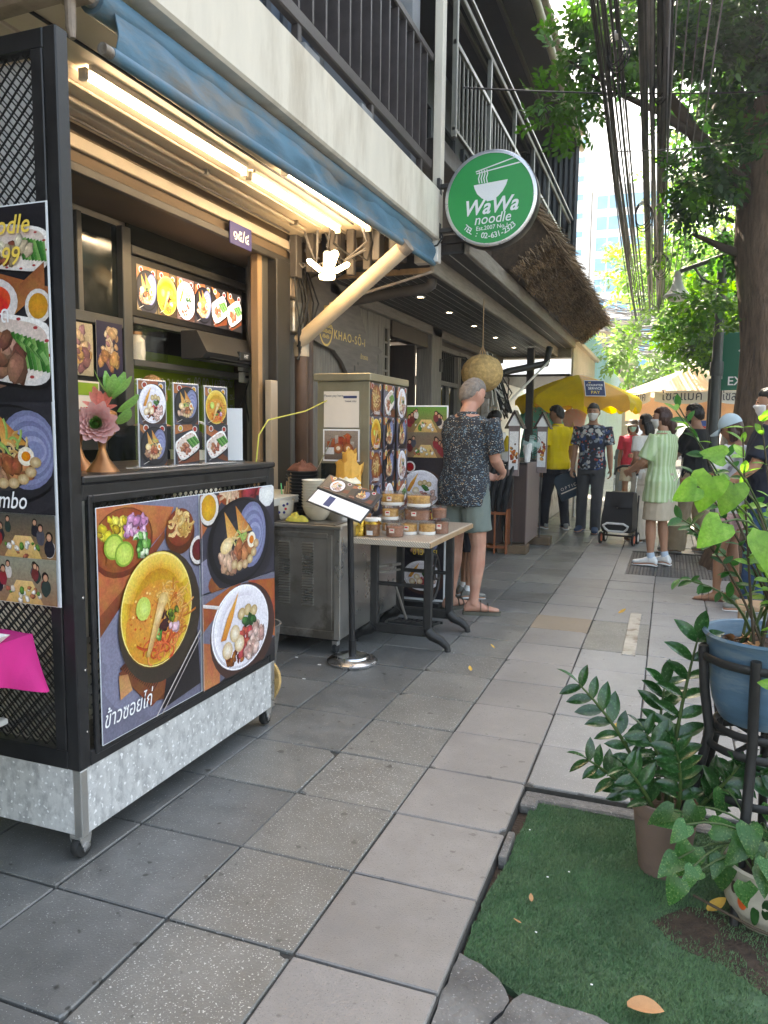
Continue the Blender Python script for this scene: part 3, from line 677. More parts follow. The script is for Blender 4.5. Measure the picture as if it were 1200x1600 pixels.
# ---- canopy
cp=thing('wooden_canopy','dark slatted wooden canopy with grey fascia boards over the restaurant front','canopy',(0,0,0))
K=lambda n,mt,fn,sm=None,**k: part(n,mt,cp,fn,sm,**k)
nb=11; x0,x1=-2.78,-1.86; bw=(x1-x0)/nb
for k in range(nb):
    K('board','wood_dark_h',lambda m:m.box(x0+k*bw+.006,x0+(k+1)*bw-.006,5.98,13.1,2.63,2.65,.003))
    if k: K('batten','batten',lambda m:m.box(x0+k*bw-.0045,x0+k*bw+.0045,5.98,13.1,2.634,2.646))
K('deck','wood_dark',lambda m:m.box(-2.8,-1.6,5.98,13.1,2.78,2.84))
K('end_board','wood_tan',lambda m:m.box(-2.8,-1.84,5.94,5.978,2.62,2.665,.004))
K('fascia','wood_grey_h',lambda m:m.box(-1.858,-1.815,5.94,13.12,2.615,2.775,.006))
K('fascia_soffit','wood_dark_h',lambda m:m.box(-1.814,-1.58,5.95,13.1,2.752,2.776,.003))
K('soffit_line','batten',lambda m:m.box(-1.7,-1.692,5.95,13.1,2.749,2.7515))
K('fascia','wood_grey_h',lambda m:m.box(-1.578,-1.535,5.95,13.12,2.75,2.89,.006))
K('top_board','wood_dark',lambda m:m.box(-2.8,-1.58,5.95,13.1,2.841,2.9))
K('far_end_board','wood_grey_h',lambda m:m.box(-2.8,-1.6,13.105,13.15,2.6,2.9,.006))
K('wall_plate','wood_grey_h',lambda m:m.box(-2.82,-2.74,5.98,13.1,2.52,2.625,.006))
K('drain_pipe','pipe_grey',lambda m:m.tube([(-2.75,6.35,2.5),(-2.3,6.3,2.545),(-1.98,6.25,2.56),(-1.93,6.24,2.585),(-1.93,6.24,2.629)],.045,12),60)
for y in(7.0,8.0,9.1,10.3,11.6):
    dl=obj('downlight',None,cp); part('ring','white_plastic',dl,lambda m:m.lathe([(.045,0),(.048,-.006),(.03,-.008),(.03,0)],16,(-2.27,y,2.63)),40); part('lens','downlight',dl,lambda m:m.lathe([(.029,-.002),(.001,-.006)],12,(-2.27,y,2.63)))
# ---- thatch
th=thing('thatch_eave','thick brown thatched eave overhanging the wooden canopy','thatch',(-1.45,7.3,2.87))
A,B,C_,Dd=V((0,0,0)),V((.35,0,.3)),V((-.2,0,1.0)),V((-.22,0,.1))
part('core','thatch_base',th,lambda m:m.loft([[p+V((0,y,0)) for p in(A,B,C_,Dd)] for y in(0,5.95)]))
def straw():
    r=np.random.default_rng(5); vs=[];fs=[];mi=[]
    def quads(base,dirv,wv,n,ma):
        b=len(vs)*0
    n=26000
    u=r.uniform(0,1,n); y=r.uniform(-.06,6.0,n); face=r.random(n)<.72
    base=np.zeros((n,3)); d=np.zeros((n,3))
    A_=np.array(A);B_=np.array(B);C0=np.array(C_)
    for i in range(n):
        if face[i]:
            base[i]=A_+(B_-A_)*u[i]; d[i]=(B_-C0)/np.linalg.norm(B_-C0); d[i]+=r.normal(0,.35,3)
            base[i]-=d[i]*r.uniform(0,.05)
        else:
            base[i]=B_+(C0-B_)*u[i]; d[i]=(B_-C0)/np.linalg.norm(B_-C0)+np.array([.25,0,.15])+r.normal(0,.2,3)
        base[i][1]+=y[i]; base[i][2]+=.03*math.sin(y[i]*5.1)+.02*math.sin(y[i]*13)
    d/=np.linalg.norm(d,axis=1)[:,None]
    L=np.where(face,r.uniform(.03,.085,n),r.uniform(.1,.24,n))[:,None]
    sd_=np.cross(d,r.normal(0,1,(n,3))); sd_/=np.linalg.norm(sd_,axis=1)[:,None]; wd=r.uniform(.003,.007,n)[:,None]
    v=np.stack([base-sd_*wd,base+sd_*wd,base+d*L+sd_*wd*.5,base+d*L-sd_*wd*.5],1).reshape(-1,3)
    return npmesh('straw',v,np.arange(n*4).reshape(-1,4),['thatch_a','thatch_b'],(r.random(n)<.45).astype(int))
obj('straw',straw(),th,kind='stuff')
# ================================================================ beyond the canopy, left side
gb=thing('market_shed','cream clad shed front beyond the canopy with gutter','building',(0,0,0))
part('cladding','gutter_tan',gb,lambda m:[m.box(-1.62,-1.585,13.3+k*.16,13.455+k*.16,2.3,2.86,.004) for k in range(24)])
part('gutter','gutter_tan',gb,lambda m:(m.box(-1.7,-1.5,13.2,17.2,2.86,2.93,.008),m.box(-1.7,-1.45,13.2,17.2,2.24,2.3,.008)))
part('roof','rust_metal',gb,lambda m:m.box(-5,-1.7,13.2,17.2,2.95,3.0))
part('soffit','wood_dark',gb,lambda m:m.box(-5,-1.63,13.2,17.2,2.3,2.34))
part('counter_wall','galv',gb,lambda m:m.box(-2.3,-1.72,12.0,16.5,0,.95,.01))
part('back_wall','far_white',gb,lambda m:m.box(-3.2,-3.1,13.2,17.2,0,2.3))
part('post','paint_dark',gb,lambda m:(m.box(-2.05,-1.95,11.5,11.6,0,2.6),m.box(-2.9,-2.8,12.2,12.3,0,2.6)))
part('pipe_brace','paint_dark',gb,lambda m:m.tube([(-2.6,10.4,2.0),(-2.2,10.9,2.22),(-1.75,11.4,2.36),(-1.72,11.5,2.6)],.05,10),60)
part('cable_loop','white_plastic',gb,lambda m:m.tube([(-2.35,10.2,1.75),(-2.2,10.3,1.6),(-2.05,10.6,1.85),(-1.85,11.0,2.15),(-1.7,11.4,2.4)],.016,8),60)
fw=thing('metal_fence','pale teal corrugated metal fence along the pavement beyond the stalls','fence',(-1.78,17.3,0))
for k in range(46): part('sheet','teal_wall',fw,lambda m:m.loft([[(.02*(i%2),k*.62+i*.1,z) for i in range(7)] for z in(0,2.2)],closed=False))
part('cap','far_white',fw,lambda m:m.box(-.03,.05,0,28.5,2.2,2.26))
sp=thing('blue_hoarding','light blue painted hoarding above the metal fence','hoarding',(-1.9,17.5,2.3))
part('board','sky_panel',sp,lambda m:m.prism([(0,0),(14,0),(14,.9),(0,1.6)],(0,0,0),((0,1,0),(0,0,1),(1,0,0)),.06))
part('post','far_white',sp,lambda m:[m.box(-.06,-.002,k*2.3,k*2.3+.06,-.02,1.0) for k in range(6)])
# far buildings
def building(name,label,x0,x1,y0,y1,h,wall,win,nx,nz,wz0,wf,band):
    b=thing(name,label,'building',((x0+x1)/2,(y0+y1)/2,0))
    hx,hy=(x1-x0)/2,(y1-y0)/2
    part('wall',wall,b,lambda m:m.box(-hx,hx,-hy,hy,-.2,h))
    dx=(2*hx-.6)/nx; dz=(h-wz0)/nz
    for i in range(nx):
        for j in range(nz):
            part('window',win,b,lambda m:m.box(-hx+.3+i*dx+.06,-hx+.3+(i+1)*dx-.06,-hy-.04,-hy+.02,wz0+j*dz+dz*(1-wf)/2,wz0+(j+1)*dz-dz*(1-wf)/2))
    if band: part('cornice',wall,b,lambda m:m.box(-hx-.2,hx+.2,-hy-.2,hy+.2,h,h+.4))
    return b
building('office_tower','tall white office block with bands of blue glass windows','x' and -6.4,-.5,62,74,19.5,'far_white','far_glass',6,11,2.5,.62,True)
building('plain_tower','pale blank tower beside the blue glass office block',-13,-6.5,60,70,26,'far_white','far_glass',2,9,14,.3,True)
building('beige_house','small beige house with tiled coping beyond the blue hoarding',-3.6,-1.55,31,36,5.2,'far_beige','dark_glass',2,2,1.0,.5,True)
building('white_house','whitewashed house far down the street left of the trees',-1.3,.4,44,50,5.6,'far_white','dark_glass',3,2,1.0,.5,True)
building('street_block','grey shop block across the road behind the trees',12,18,18,60,6,'far_beige','dark_glass',6,3,1.0,.5,True)
# ================================================================ printed pictures (flat print built from coloured faces)
class Print:
    def __init__(s,w,h,seed=1): s.w=w;s.h=h;s.v=[];s.f=[];s.c=[];s.k=0;s.r=random.Random(seed); s.clip=(0,0,w,h)
    def _add(s,pts,cols,faces):
        s.k+=1; z=s.k*1.2e-5; b=len(s.v); x0,y0,x1,y1=s.clip
        for (x,y) in pts: s.v.append((min(max(x,x0),x1),min(max(y,y0),y1),z))
        s.c+=[(*lin(c),1) for c in cols]
        s.f+=[tuple(i+b for i in q) for q in faces]
    def rect(s,x0,y0,x1,y1,c,c2=None): c2=c2 or c; s._add([(x0,y0),(x1,y0),(x1,y1),(x0,y1)],[c2,c2,c,c],[(0,1,2,3)])
    def poly(s,pts,c,c2=None):
        n=len(pts); s._add(pts,[c if i<n/2 else (c2 or c) for i in range(n)],[tuple(range(n))])
    def ell(s,x,y,rx,ry,c,c2=None,rot=0,n=22,jit=0):
        ca,sa=math.cos(rot),math.sin(rot); pts=[(x,y)]
        for i in range(n):
            t=2*math.pi*i/n; j=1+s.r.uniform(-jit,jit); a,b=rx*j*math.cos(t),ry*j*math.sin(t); pts.append((x+a*ca-b*sa,y+a*sa+b*ca))
        s._add(pts,[c]+[c2 or c]*n,[(0,i+1,(i+1)%n+1) for i in range(n)])
    def blobs(s,x,y,rx,ry,n,size,cols,jit=.25,asp=.7):
        for i in range(n):
            t=s.r.uniform(0,6.28); q=math.sqrt(s.r.random()); c=s.r.choice(cols); k=s.r.uniform(.6,1.3)
            bx,by=x+rx*q*math.cos(t),y+ry*q*math.sin(t); an=s.r.uniform(0,3.1); s.ell(bx+size*.1,by-size*.14,size*k*1.08,size*k*asp*1.08,dark(c,.35),None,an,9,jit); s.ell(bx,by,size*k,size*k*asp,dark(c,1.12),dark(c,.66),an,10,jit); s.ell(bx-size*k*.25,by+size*k*.22,size*k*.32,size*k*asp*.26,dark(c,1.5),dark(c,1.12),an,7,jit)
    def strands(s,x,y,rx,ry,n,wd,cols):
        for i in range(n):
            t=s.r.uniform(0,6.28); q=math.sqrt(s.r.random())*.85; px,py=x+rx*q*math.cos(t),y+ry*q*math.sin(t); a=s.r.uniform(0,6.28); k=s.r.uniform(-2.5,2.5); c=s.r.choice(cols); L=[];Rr=[]
            for j in range(6):
                st=max(rx,ry)*.16; nx,ny=-math.sin(a)*wd,math.cos(a)*wd; L.append((px+nx,py+ny)); Rr.append((px-nx,py-ny)); px+=math.cos(a)*st; py+=math.sin(a)*st; a+=k*.35
            s._add(L+Rr,[c]*6+[dark(c,.6)]*6,[(j,j+1,7+j,6+j) for j in range(5)])
    def ring(s,x,y,rx,ry,w,c,c2=None,rot=0,n=36,a0=0,a1=6.2832):
        ca,sa=math.cos(rot),math.sin(rot); pts=[]
        for i in range(n+1):
            t=a0+(a1-a0)*i/n
            for k in(1,1-w): a,b=rx*k*math.cos(t),ry*k*math.sin(t); pts.append((x+a*ca-b*sa,y+a*sa+b*ca))
        s._add(pts,[c,c2 or c]*(n+1),[(2*i,2*i+1,2*i+3,2*i+2) for i in range(n)])
    def shadow(s,x,y,rx,ry,c,rot=0): s.ell(x,y,rx,ry,c,c,rot)
    def stick(s,x0,y0,x1,y1,wd,c):
        d=math.hypot(x1-x0,y1-y0); nx,ny=-(y1-y0)/d*wd,(x1-x0)/d*wd; s._add([(x0+nx,y0+ny),(x1+nx,y1+ny),(x1-nx,y1-ny),(x0-nx,y0-ny)],[c,c,dark(c,.7),dark(c,.7)],[(0,1,2,3)])
    def build(s,parent,o,x,y,mat='print',name='print'):
        me=bpy.data.meshes.new(name); me.from_pydata(s.v,[],s.f); a=me.color_attributes.new('Col','FLOAT_COLOR','POINT'); a.data.foreach_set('color',[q for c in s.c for q in c]); me.materials.append(MAT(mat)); me.transform(plane_mx(o,x,y)); me.update(); return obj(name,me,parent)
def dark(c,k): c=lin(c); return tuple(max(0,min(1,q*k)) for q in c)
SL,SD,WD,WL='77768a','2c2b31','6e3a24','a8623c'   # slate, charcoal, dark wood, light wood
def board(p,x,y,a,b,rot,c=WL):
    ca,sa=math.cos(rot),math.sin(rot); q=[(x+u*a*ca-v*b*sa,y+u*a*sa+v*b*ca) for u,v in((-1,-1),(1,-1),(1,1),(-1,1))]
    p.poly([(u+a*.03,v-b*.08) for u,v in q],'2a1a14'); p.poly(q,c,dark(c,.75))
    for i in range(7):
        t=-.85+.28*i; p.stick(x+(-a*.95)*ca-(t*b)*sa,y+(-a*.95)*sa+(t*b)*ca,x+(a*.95)*ca-(t*b)*sa,y+(a*.95)*sa+(t*b)*ca,b*.012,dark(c,.7))
def d_curry(p,x,y,rx,ry,rot=.0):
    p.ell(x+rx*.1,y-ry*.14,rx*1.14,ry*1.14,'17120c','3a3026',rot,30); p.ell(x,y,rx,ry,'7d5a16','5b4212',rot,34); p.ell(x,y+ry*.02,rx*.965,ry*.965,'c8962a','b07f18',rot,34); p.ring(x,y+ry*.02,rx*.965,ry*.965,.2,'d8b23c','c89426',rot); p.ring(x,y+ry*.02,rx*.97,ry*.97,.3,'e6c95e','cf9c2a',rot,24,.2,2.6); p.ring(x,y,rx*.975,ry*.975,.02,'f0dc8c',None,rot)
    p.ell(x-rx*.05,y-ry*.2,rx*.82,ry*.7,'d88a34','c98a2e',rot,28); p.ell(x-rx*.2,y-ry*.05,rx*.55,ry*.45,'cf8a3a','cb8b35',rot,20)
    for i in range(40): tt=p.r.uniform(0,6.28); qq=math.sqrt(p.r.random()); p.ell(x-rx*.08+rx*.7*qq*math.cos(tt),y-ry*.15+ry*.6*qq*math.sin(tt),rx*.028,ry*.022,p.r.choice(['c8501c','e0a848','b8641c','edc878']),None,0,7)
    p.strands(x+rx*.42,y-ry*.1,rx*.36,ry*.5,60,rx*.02,['d78b3b','e3a04d','c7752b','e8b060']); p.strands(x+rx*.05,y-ry*.62,rx*.42,ry*.22,36,rx*.022,['d9572a','e2703a','c94a22','ef8a4d'])
    p.blobs(x+rx*.12,y-ry*.18,rx*.14,ry*.2,8,rx*.09,['5a2a24','46201e']); p.blobs(x+rx*.4,y-ry*.12,rx*.16,ry*.12,10,rx*.06,['7c8a2a','d8c23a','4b5a20','3c3a18']); p.blobs(x+rx*.38,y-ry*.38,rx*.12,ry*.1,6,rx*.075,['d99ab0','e8c0cc','c07f98'])
    p.blobs(x-rx*.05,y-ry*.42,rx*.12,ry*.08,9,rx*.05,['3f8a35','57a546','9cc46a'])
    p.ell(x-rx*.42,y+ry*.1,rx*.19,ry*.2,'9ab04a','b7c95e',rot,14); p.ell(x-rx*.4,y+ry*.09,rx*.13,ry*.15,'cfdc7e','b9cc5e',rot,12)
    q=1.08; p.poly([(x-rx*.38,y-ry*.72),(x-rx*.3,y-ry*.76),(x-rx*.2,y-ry*.62),(x+rx*.22,y+ry*.12),(x+rx*.26,y+ry*.24),(x+rx*.12,y+ry*.28),(x-rx*.02,y+ry*.15),(x-rx*.28,y-ry*.5)],'b98e52','dcb878')
    p.ell(x+rx*.11,y+ry*.14,rx*.14,ry*.13,'e2c48a','c49a5c',.6,12); p.ell(x+rx*.0,y-ry*.08,rx*.08,ry*.22,'ead1a0','cba368',-.55,12)
def d_white(p,x,y,rx,ry,rot=0):
    p.ell(x+rx*.1,y-ry*.12,rx*1.14,ry*1.14,'1a1212','48302a',rot,30); p.ell(x,y,rx,ry,'e9e6e8','c9c3cb',rot,34); p.ell(x+rx*.02,y+ry*.03,rx*.93,ry*.94,'d6d0d8','e6e2e8',rot,32); p.ring(x+rx*.02,y+ry*.03,rx*.93,ry*.94,.25,'f2f0f4','cfc8d2',rot,24,1.2,4.2); p.ring(x,y,rx*.985,ry*.985,.02,'ffffff',None,rot)
    p.blobs(x-rx*.1,y-ry*.62,rx*.42,ry*.2,26,rx*.06,['8c4a1e','a9652b','6d3314']); p.blobs(x+rx*.1,y-ry*.35,rx*.28,ry*.25,14,rx*.11,['b03038','c44a48','9a2430'])
    p.blobs(x+rx*.5,y-ry*.3,rx*.22,ry*.25,16,rx*.12,['d9b3a6','e6c6ba','c79a8e'])
    p.blobs(x+rx*.3,y-ry*.62,rx*.22,ry*.18,14,rx*.12,['d9b3a6','e6c6ba','c79a8e'])
    for a,b in((-.5,-.4),(-.1,-.36),(-.25,-.08)): p.ell(x+rx*a,y+ry*b,rx*.17,ry*.2,'f2ead8','c9a97a',-.4,14)
    for a,b in((-.02,.32),(.2,.36),(.42,.28)): p.ell(x+rx*a,y+ry*b,rx*.13,ry*.14,'d9c8a0','b0905c',.2,12)
    p.blobs(x+rx*.25,y+ry*.08,rx*.22,ry*.1,12,rx*.08,['2f5a2a','44763a','234a22'])
    p.poly([(x-rx*.72,y-ry*.12),(x-rx*.55,y-ry*.14),(x-rx*.32,y+ry*.3),(x-rx*.12,y+ry*.86),(x-rx*.5,y+ry*.35)],'c27a2c','e0a045')
def d_black(p,x,y,rx,ry,rot=0):
    p.ell(x+rx*.08,y-ry*.1,rx*1.12,ry*1.12,'08080a','2c2a30',rot,30)
    p.ell(x,y,rx,ry,'1d1c20','111014',rot,34); p.ell(x+rx*.06,y+ry*.02,rx*.92,ry*.93,'2b2a30','232228',rot,30)
    for i in range(7): p.ell(x+rx*(.38+.02*i),y+ry*.1,rx*(.5-.055*i),ry*(.78-.1*i),['6d7192','7d82a4','6a6e90','8489ac','70759a','9094b4','787da2'][i],None,-.15,24)
    p.ell(x-rx*.05,y-ry*.1,rx*.52,ry*.62,'29272b','3a363a',0,22)
    p.poly([(x-rx*.5,y+ry*.75),(x-rx*.05,y+ry*.15),(x-rx*.4,y+ry*.05)],'c88a44','e0ab66'); p.poly([(x-rx*.15,y+ry*.85),(x+rx*.4,y+ry*.2),(x-.05*rx,y+ry*.18)],'b87736','dda35c')
    p.strands(x+rx*.0,y+ry*.1,rx*.35,ry*.25,22,rx*.02,['c9a060','e0c088','9cbc62'])
    p.blobs(x-rx*.25,y-ry*.35,rx*.42,ry*.25,22,rx*.13,['c79a7c','b5836a','d8b096','a87860']); p.blobs(x+rx*.1,y-ry*.2,rx*.3,ry*.2,14,rx*.12,['b06a44','c98458','9a5636'])
    p.ell(x-rx*.45,y-ry*.02,rx*.2,ry*.17,'f0dfb8','d8b47c',.3,14); p.ell(x+rx*.36,y-ry*.02,rx*.14,ry*.19,'f5f0e4','e0d6c0',0,14); p.ell(x+rx*.36,y-ry*.02,rx*.08,ry*.1,'e08a20','d07414',0,12)
    for i in range(6): t=-.3-.35*i; p.ell(x+rx*.52*math.cos(t)+rx*.02,y+ry*.62*math.sin(t)+ry*.05,rx*.1,ry*.11,'d6c09a','a8875a',0,10)
def d_tray(p,x,y,rx,ry,rot=.5):
    ca,sa=math.cos(rot),math.sin(rot); tr=lambda u,v:(x+u*rx*ca-v*ry*sa,y+u*rx*sa+v*ry*ca)
    rr=lambda k:[tr(k*math.copysign(abs(math.cos(t))**.5,math.cos(t)),k*math.copysign(abs(math.sin(t))**.5,math.sin(t))) for t in[6.283*i/28 for i in range(28)]]
    p.poly([(a+rx*.06,b-ry*.12) for a,b in rr(1)],'151214'); p.poly(rr(1),'ece8e4','d2ccc8'); p.poly(rr(.86),'cdb9ae','e0d4cc')
    for i in range(14): t=i*.45; a,b=tr(.92*math.cos(t),.92*math.sin(t)); p.ell(a,b,rx*.05,ry*.05,'a8343a',None,0,7)
    a,b=tr(-.3,-.1); p.blobs(a,b,rx*.4,ry*.45,18,rx*.14,['a8664a','8c4f38','c08468','b57a5c'])
    a,b=tr(.38,.2)
    for i in range(9): u,v=tr(.1+.09*i,.5-.02*i); w_,z=tr(.3+.09*i,-.5); p.stick(u,v,w_,z,rx*.04,['2f6a2a','4c8a3c','7aa85a'][i%3])
def d_noodle(p,x,y,rx,ry,rot=0):
    p.ell(x,y,rx,ry,'8a4a26','6d3519',0,24); p.ell(x,y+ry*.1,rx*.88,ry*.8,'6a3318','8f5028',0,22); p.strands(x,y+ry*.1,rx*.6,ry*.55,40,rx*.035,['d9b87a','e8cf98','c9a260'])
def d_dip(p,x,y,r,c): p.ell(x+r*.05,y-r*.08,r*1.05,r*1.05,'2a1c1a',None,0,18); p.ell(x,y,r,r,'e8e2dc','cfc8c4',0,18); p.ell(x,y,r*.75,r*.75,c,dark(c,.7),0,16)
def d_people(p,x0,y0,x1,y1,wall):
    p.rect(x0,y0,x1,y1,wall,'8a6a4a'); w_,h_=x1-x0,y1-y0; r=p.r
    p.poly([(x0+w_*.25,y0),(x1-w_*.2,y0),(x0+w_*.65,y0+h_*.5),(x0+w_*.42,y0+h_*.5)],'c09a5c','dcb878')
    p.blobs(x0+w_*.5,y0+h_*.22,w_*.25,h_*.18,16,w_*.035,['e8e4dc','b06a4a','5a8a3a','d8d0c0'])
    for i in range(9):
        side=i%2; t=r.random(); x=x0+w_*(.06+.26*t if side else .94-.26*t); y=y0+h_*(.2+.5*t); k=h_*(.2-.07*t)
        p.ell(x,y,k*.75,k*1.1,r.choice(['23222a','6a2a2c','4a4a52','c8c0b8','2a3a34','8a2a30']),None,0,12,.1); p.ell(x,y+k*1.35,k*.5,k*.62,'1a1412',None,0,10); p.ell(x,y+k*1.25,k*.36,k*.45,'c99a7c','b58468',0,10)
def slate(p,x0,y0,x1,y1,c=SL):
    p.rect(x0,y0,x1,y1,c,dark(c,.8)); old=p.clip; p.clip=(x0,y0,x1,y1)
    for i in range(14): p.ell(p.r.uniform(x0,x1),p.r.uniform(y0,y1),(x1-x0)*.2,(y1-y0)*.15,dark(c,p.r.uniform(.88,1.12)),None,p.r.uniform(0,3),14,.2)
    return old
DISH={'curry':d_curry,'white':d_white,'black':d_black,'tray':d_tray,'noodle':d_noodle}
def cell(p,x0,y0,x1,y1,dish,bgc=None,k=.8):
    old=slate(p,x0,y0,x1,y1,bgc or p.r.choice(['3d3a44','55525f','2c2a30','5f5c6c'])); w_,h_=x1-x0,y1-y0; s=min(w_,h_)
    board(p,x0+w_*p.r.uniform(.1,.35),y0+h_*p.r.uniform(.75,.95),w_*.4,h_*.12,p.r.uniform(-.6,.6)); board(p,x0+w_*.6,y0+h_*.15,w_*.5,h_*.14,p.r.uniform(-.7,.7),WD)
    d_dip(p,x0+w_*.82,y0+h_*.88,s*.1,p.r.choice(['b02a20','d89a2a','6a2420'])); d_dip(p,x0+w_*.22,y0+h_*.9,s*.1,p.r.choice(['c8a83a','a83a2a']))
    r=min(w_*.44,h_*.36)*k/.8; DISH[dish](p,x0+w_*.5,y0+h_*.47,r,r*(1.15 if dish!='tray' else .7)); p.stick(x0+w_*.1,y0+h_*.05,x0+w_*.3,y0+h_*.12,s*.006,'d8d0c8')
    p.clip=old
# ---------------- the big cart poster
def cart_poster(par,o):
    W,H=1.125,.77; p=Print(W,H,11)
    slate(p,0,0,W*.49,H,SL); s=.49*W
    p.poly([(0,H*.62),(s*.25,H*.7),(s*.62,H*.86),(s*.72,H*.96),(s*.3,H),(0,H)],'9a5230','b56a40'); p.poly([(0,H*.46),(s*.62,H*.82),(s*.62,H*.86),(0,H*.56)],'6e3620','834226'); p.poly([(0,H*.55),(s*.45,H*.74),(s*.3,H*.85),(0,H*.75)],'a55c36','b8683e')
    p.ell(s*.22,H*.84,s*.28,H*.15,'7d3d22','682f18',.1); p.ell(s*.22,H*.85,s*.26,H*.135,'a4552e','8e4524',.1)
    p.blobs(s*.14,H*.9,s*.13,H*.05,34,s*.035,['e0cc3a','cdb52c','f0e060','b89a24']); p.blobs(s*.33,H*.9,s*.1,H*.045,30,s*.032,['d79ac0','c684ae','e8bcd8','b06a98']); p.blobs(s*.38,H*.82,s*.08,H*.05,30,s*.028,['4f9a3c','3a7c2c','8ac06a','e0ecc8'])
    p.poly([(s*.06,H*.76),(s*.3,H*.76),(s*.34,H*.84),(s*.1,H*.85)],'8e4724','a5572e')
    for x,y in((.13,.83),(.22,.79)): p.ell(s*x,H*y,s*.085,H*.055,'6c8a2a','7d9c34'); p.ell(s*x,H*y,s*.07,H*.046,'c5d66a','a9c04e')
    p.ell(s*.78,H*.83,s*.16,H*.1,'5e2f1a','54280f'); p.ell(s*.78,H*.86,s*.15,H*.09,'8c4826','79391c'); p.strands(s*.78,H*.87,s*.1,H*.055,46,s*.011,['d9b06a','e8c888','c4924a']); d_dip(p,s*.98,H*.73,s*.1,'6a2020')
    p.poly([(s*.15,H*.3),(s*.55,H*.42),(s*.95,H*.42),(s*.9,H*.2),(s*.62,H*.06),(s*.45,H*.08)],'4a2615','61331d'); p.poly([(s*.14,H*.28),(s*.6,H*.0+H*.38),(s*.66,H*.12),(s*.44,H*.06)],'6b3a22','7c4528')
    for i in range(18): t=i/18; p.stick(s*(.17+.3*t),H*(.29-.17*t),s*(.34+.28*t),H*(.36-.15*t),s*.004,'3d2013')
    p.poly([(s*.14,H*.27),(s*.22,H*.26),(s*.26,H*.18),(s*.15,H*.16)],'a9744a','c08c5c'); p.poly([(s*.6,H*.18),(s*.95,H*.38),(s*.98,H*.05),(s*.55,H*.02)],'1e1a1c','2a2526')
    d_curry(p,s*.53,H*.5,s*.37,H*.27,.25)
    p.stick(s*.48,0,s*.99,H*.33,s*.006,'d4c8c4'); p.stick(s*.54,0,s*1.0,H*.3,s*.005,'c0b4b0')
    p.clip=(0,0,W,H)
    x0=W*.49; w2=W-x0; slate(p,x0,H*.49,W,H,'3a3844')
    p.poly([(x0,H*.78),(x0+w2*.3,H*.98),(x0,H)],'a85c34','8e4a28'); p.poly([(x0,H*.5),(x0+w2*.5,H*.5),(x0+w2*.1,H*.68),(x0,H*.66)],'6f6d80','7d7b90')
    d_dip(p,x0+w2*.1,H*.93,w2*.12,'dba02a'); p.ell(x0+w2*.4,H*.99,w2*.18,H*.07,'a04a2a','84381c'); p.strands(x0+w2*.4,H*.99,w2*.12,H*.04,26,w2*.012,['e0c0a0','d0a888']); p.blobs(x0+w2*.66,H*.99,w2*.12,H*.04,8,w2*.07,['8a2430','a0323c']); p.ell(x0+w2*.9,H*.96,w2*.13,H*.07,'e4e4e0','cfd0d0',0,14,.1)
    p.ell(x0+w2*.34,H*.53,w2*.26,H*.08,'9a5a30','7c4422'); d_black(p,x0+w2*.5,H*.72,w2*.42,H*.235)
    p.clip=(x0,0,W,H*.49); slate(p,x0,0,W,H*.49,'6a6878'); p.poly([(x0,H*.3),(x0+w2*.5,H*.49),(x0+w2*.35,H*.49),(x0,H*.44)],'8a4526','a0552e'); p.poly([(x0,0),(x0+w2*.2,0),(x0+w2*.2,H*.2),(x0,H*.25)],'b9734a','a5623c'); p.poly([(x0+w2*.6,H*.49),(W,H*.45),(W,H*.1),(x0+w2*.7,H*.2)],'a04e2c','b8643c'); p.poly([(x0+w2*.2,0),(W,0),(W,H*.1),(x0+w2*.5,H*.05)],'2a2628','343032')
    d_white(p,x0+w2*.5,H*.245,w2*.4,H*.235,-.1); p.stick(x0,H*.44,x0+w2*.2,H*.4,w2*.012,'e0d8d4')
    p.clip=(0,0,W,H); p.stick(x0,0,x0,H,.0012,'c8c4c8')
    p.build(par,o,(0,1,0),(0,0,1),name='printed_picture')
    ww=lambda n,t,sz,u,v,**k:text(n,t,sz,'text_white',par,(o[0]+.0065,o[1]+u,o[2]+v),(0,1,0.0),(0,0,1),**k)
    ww('lettering','ข้าวซอยไก่',.075,.12,.055,shear=.25,bold=.004,sx=.8); ww('lettering','Wawa Jumbo',.058,.98,.43,shear=.3,bold=.006,sx=.75); ww('lettering','เย็นตาโฟหมูเด้ง',.05,.95,.085,shear=.25,bold=.006,sx=.85)
# ================================================================ food cart with posters
ct=thing('food_cart','black framed food cart with a big noodle poster on its front','food cart',(-1.68,1.80,0))
F=lambda n,mt,fn,sm=None,par=None,**k: part(n,mt,par or ct,fn,sm,**k)
LX=-.62; LY=1.25
F('base_panel','laminate',lambda m:m.box(-.012,-.001,.03,LY-.02,.085,.30))
F('base_panel','laminate',lambda m:m.box(LX,-.03,.001,.012,.085,.30))
F('base_panel','laminate',lambda m:m.box(LX,-.03,LY-.012,LY-.001,.085,.30))
F('base_tray','paint_black',lambda m:m.box(LX,-.013,.013,LY-.013,.09,.11))
for y in(0,LY-.03): F('corner_leg','steel',lambda m:m.box(-.031,.002,y-.001,y+.031,.08,.30,.003))
F('post','paint_black',lambda m:m.box(-.045,.004,-.004,.045,.30,2.505,.004))
F('post','paint_black',lambda m:m.box(LX,LX+.045,-.004,.045,.30,2.505,.004))
for y in(LY-.045,): 
    F('post','paint_black',lambda m:m.box(-.045,.004,y,y+.049,.30,1.2,.004)); F('post','paint_black',lambda m:m.box(LX,LX+.045,y,y+.049,.30,1.2,.004))
for q in((.30,.35),(1.15,1.2)): F('frame_rail','paint_black',lambda m:m.box(-.04,.003,.046,LY-.046,*q,.003))
for q in((.30,.36),(2.45,2.505),(1.17,1.21)): F('frame_rail','paint_black',lambda m:m.box(LX+.046,-.046,-.003,.04,*q,.003))
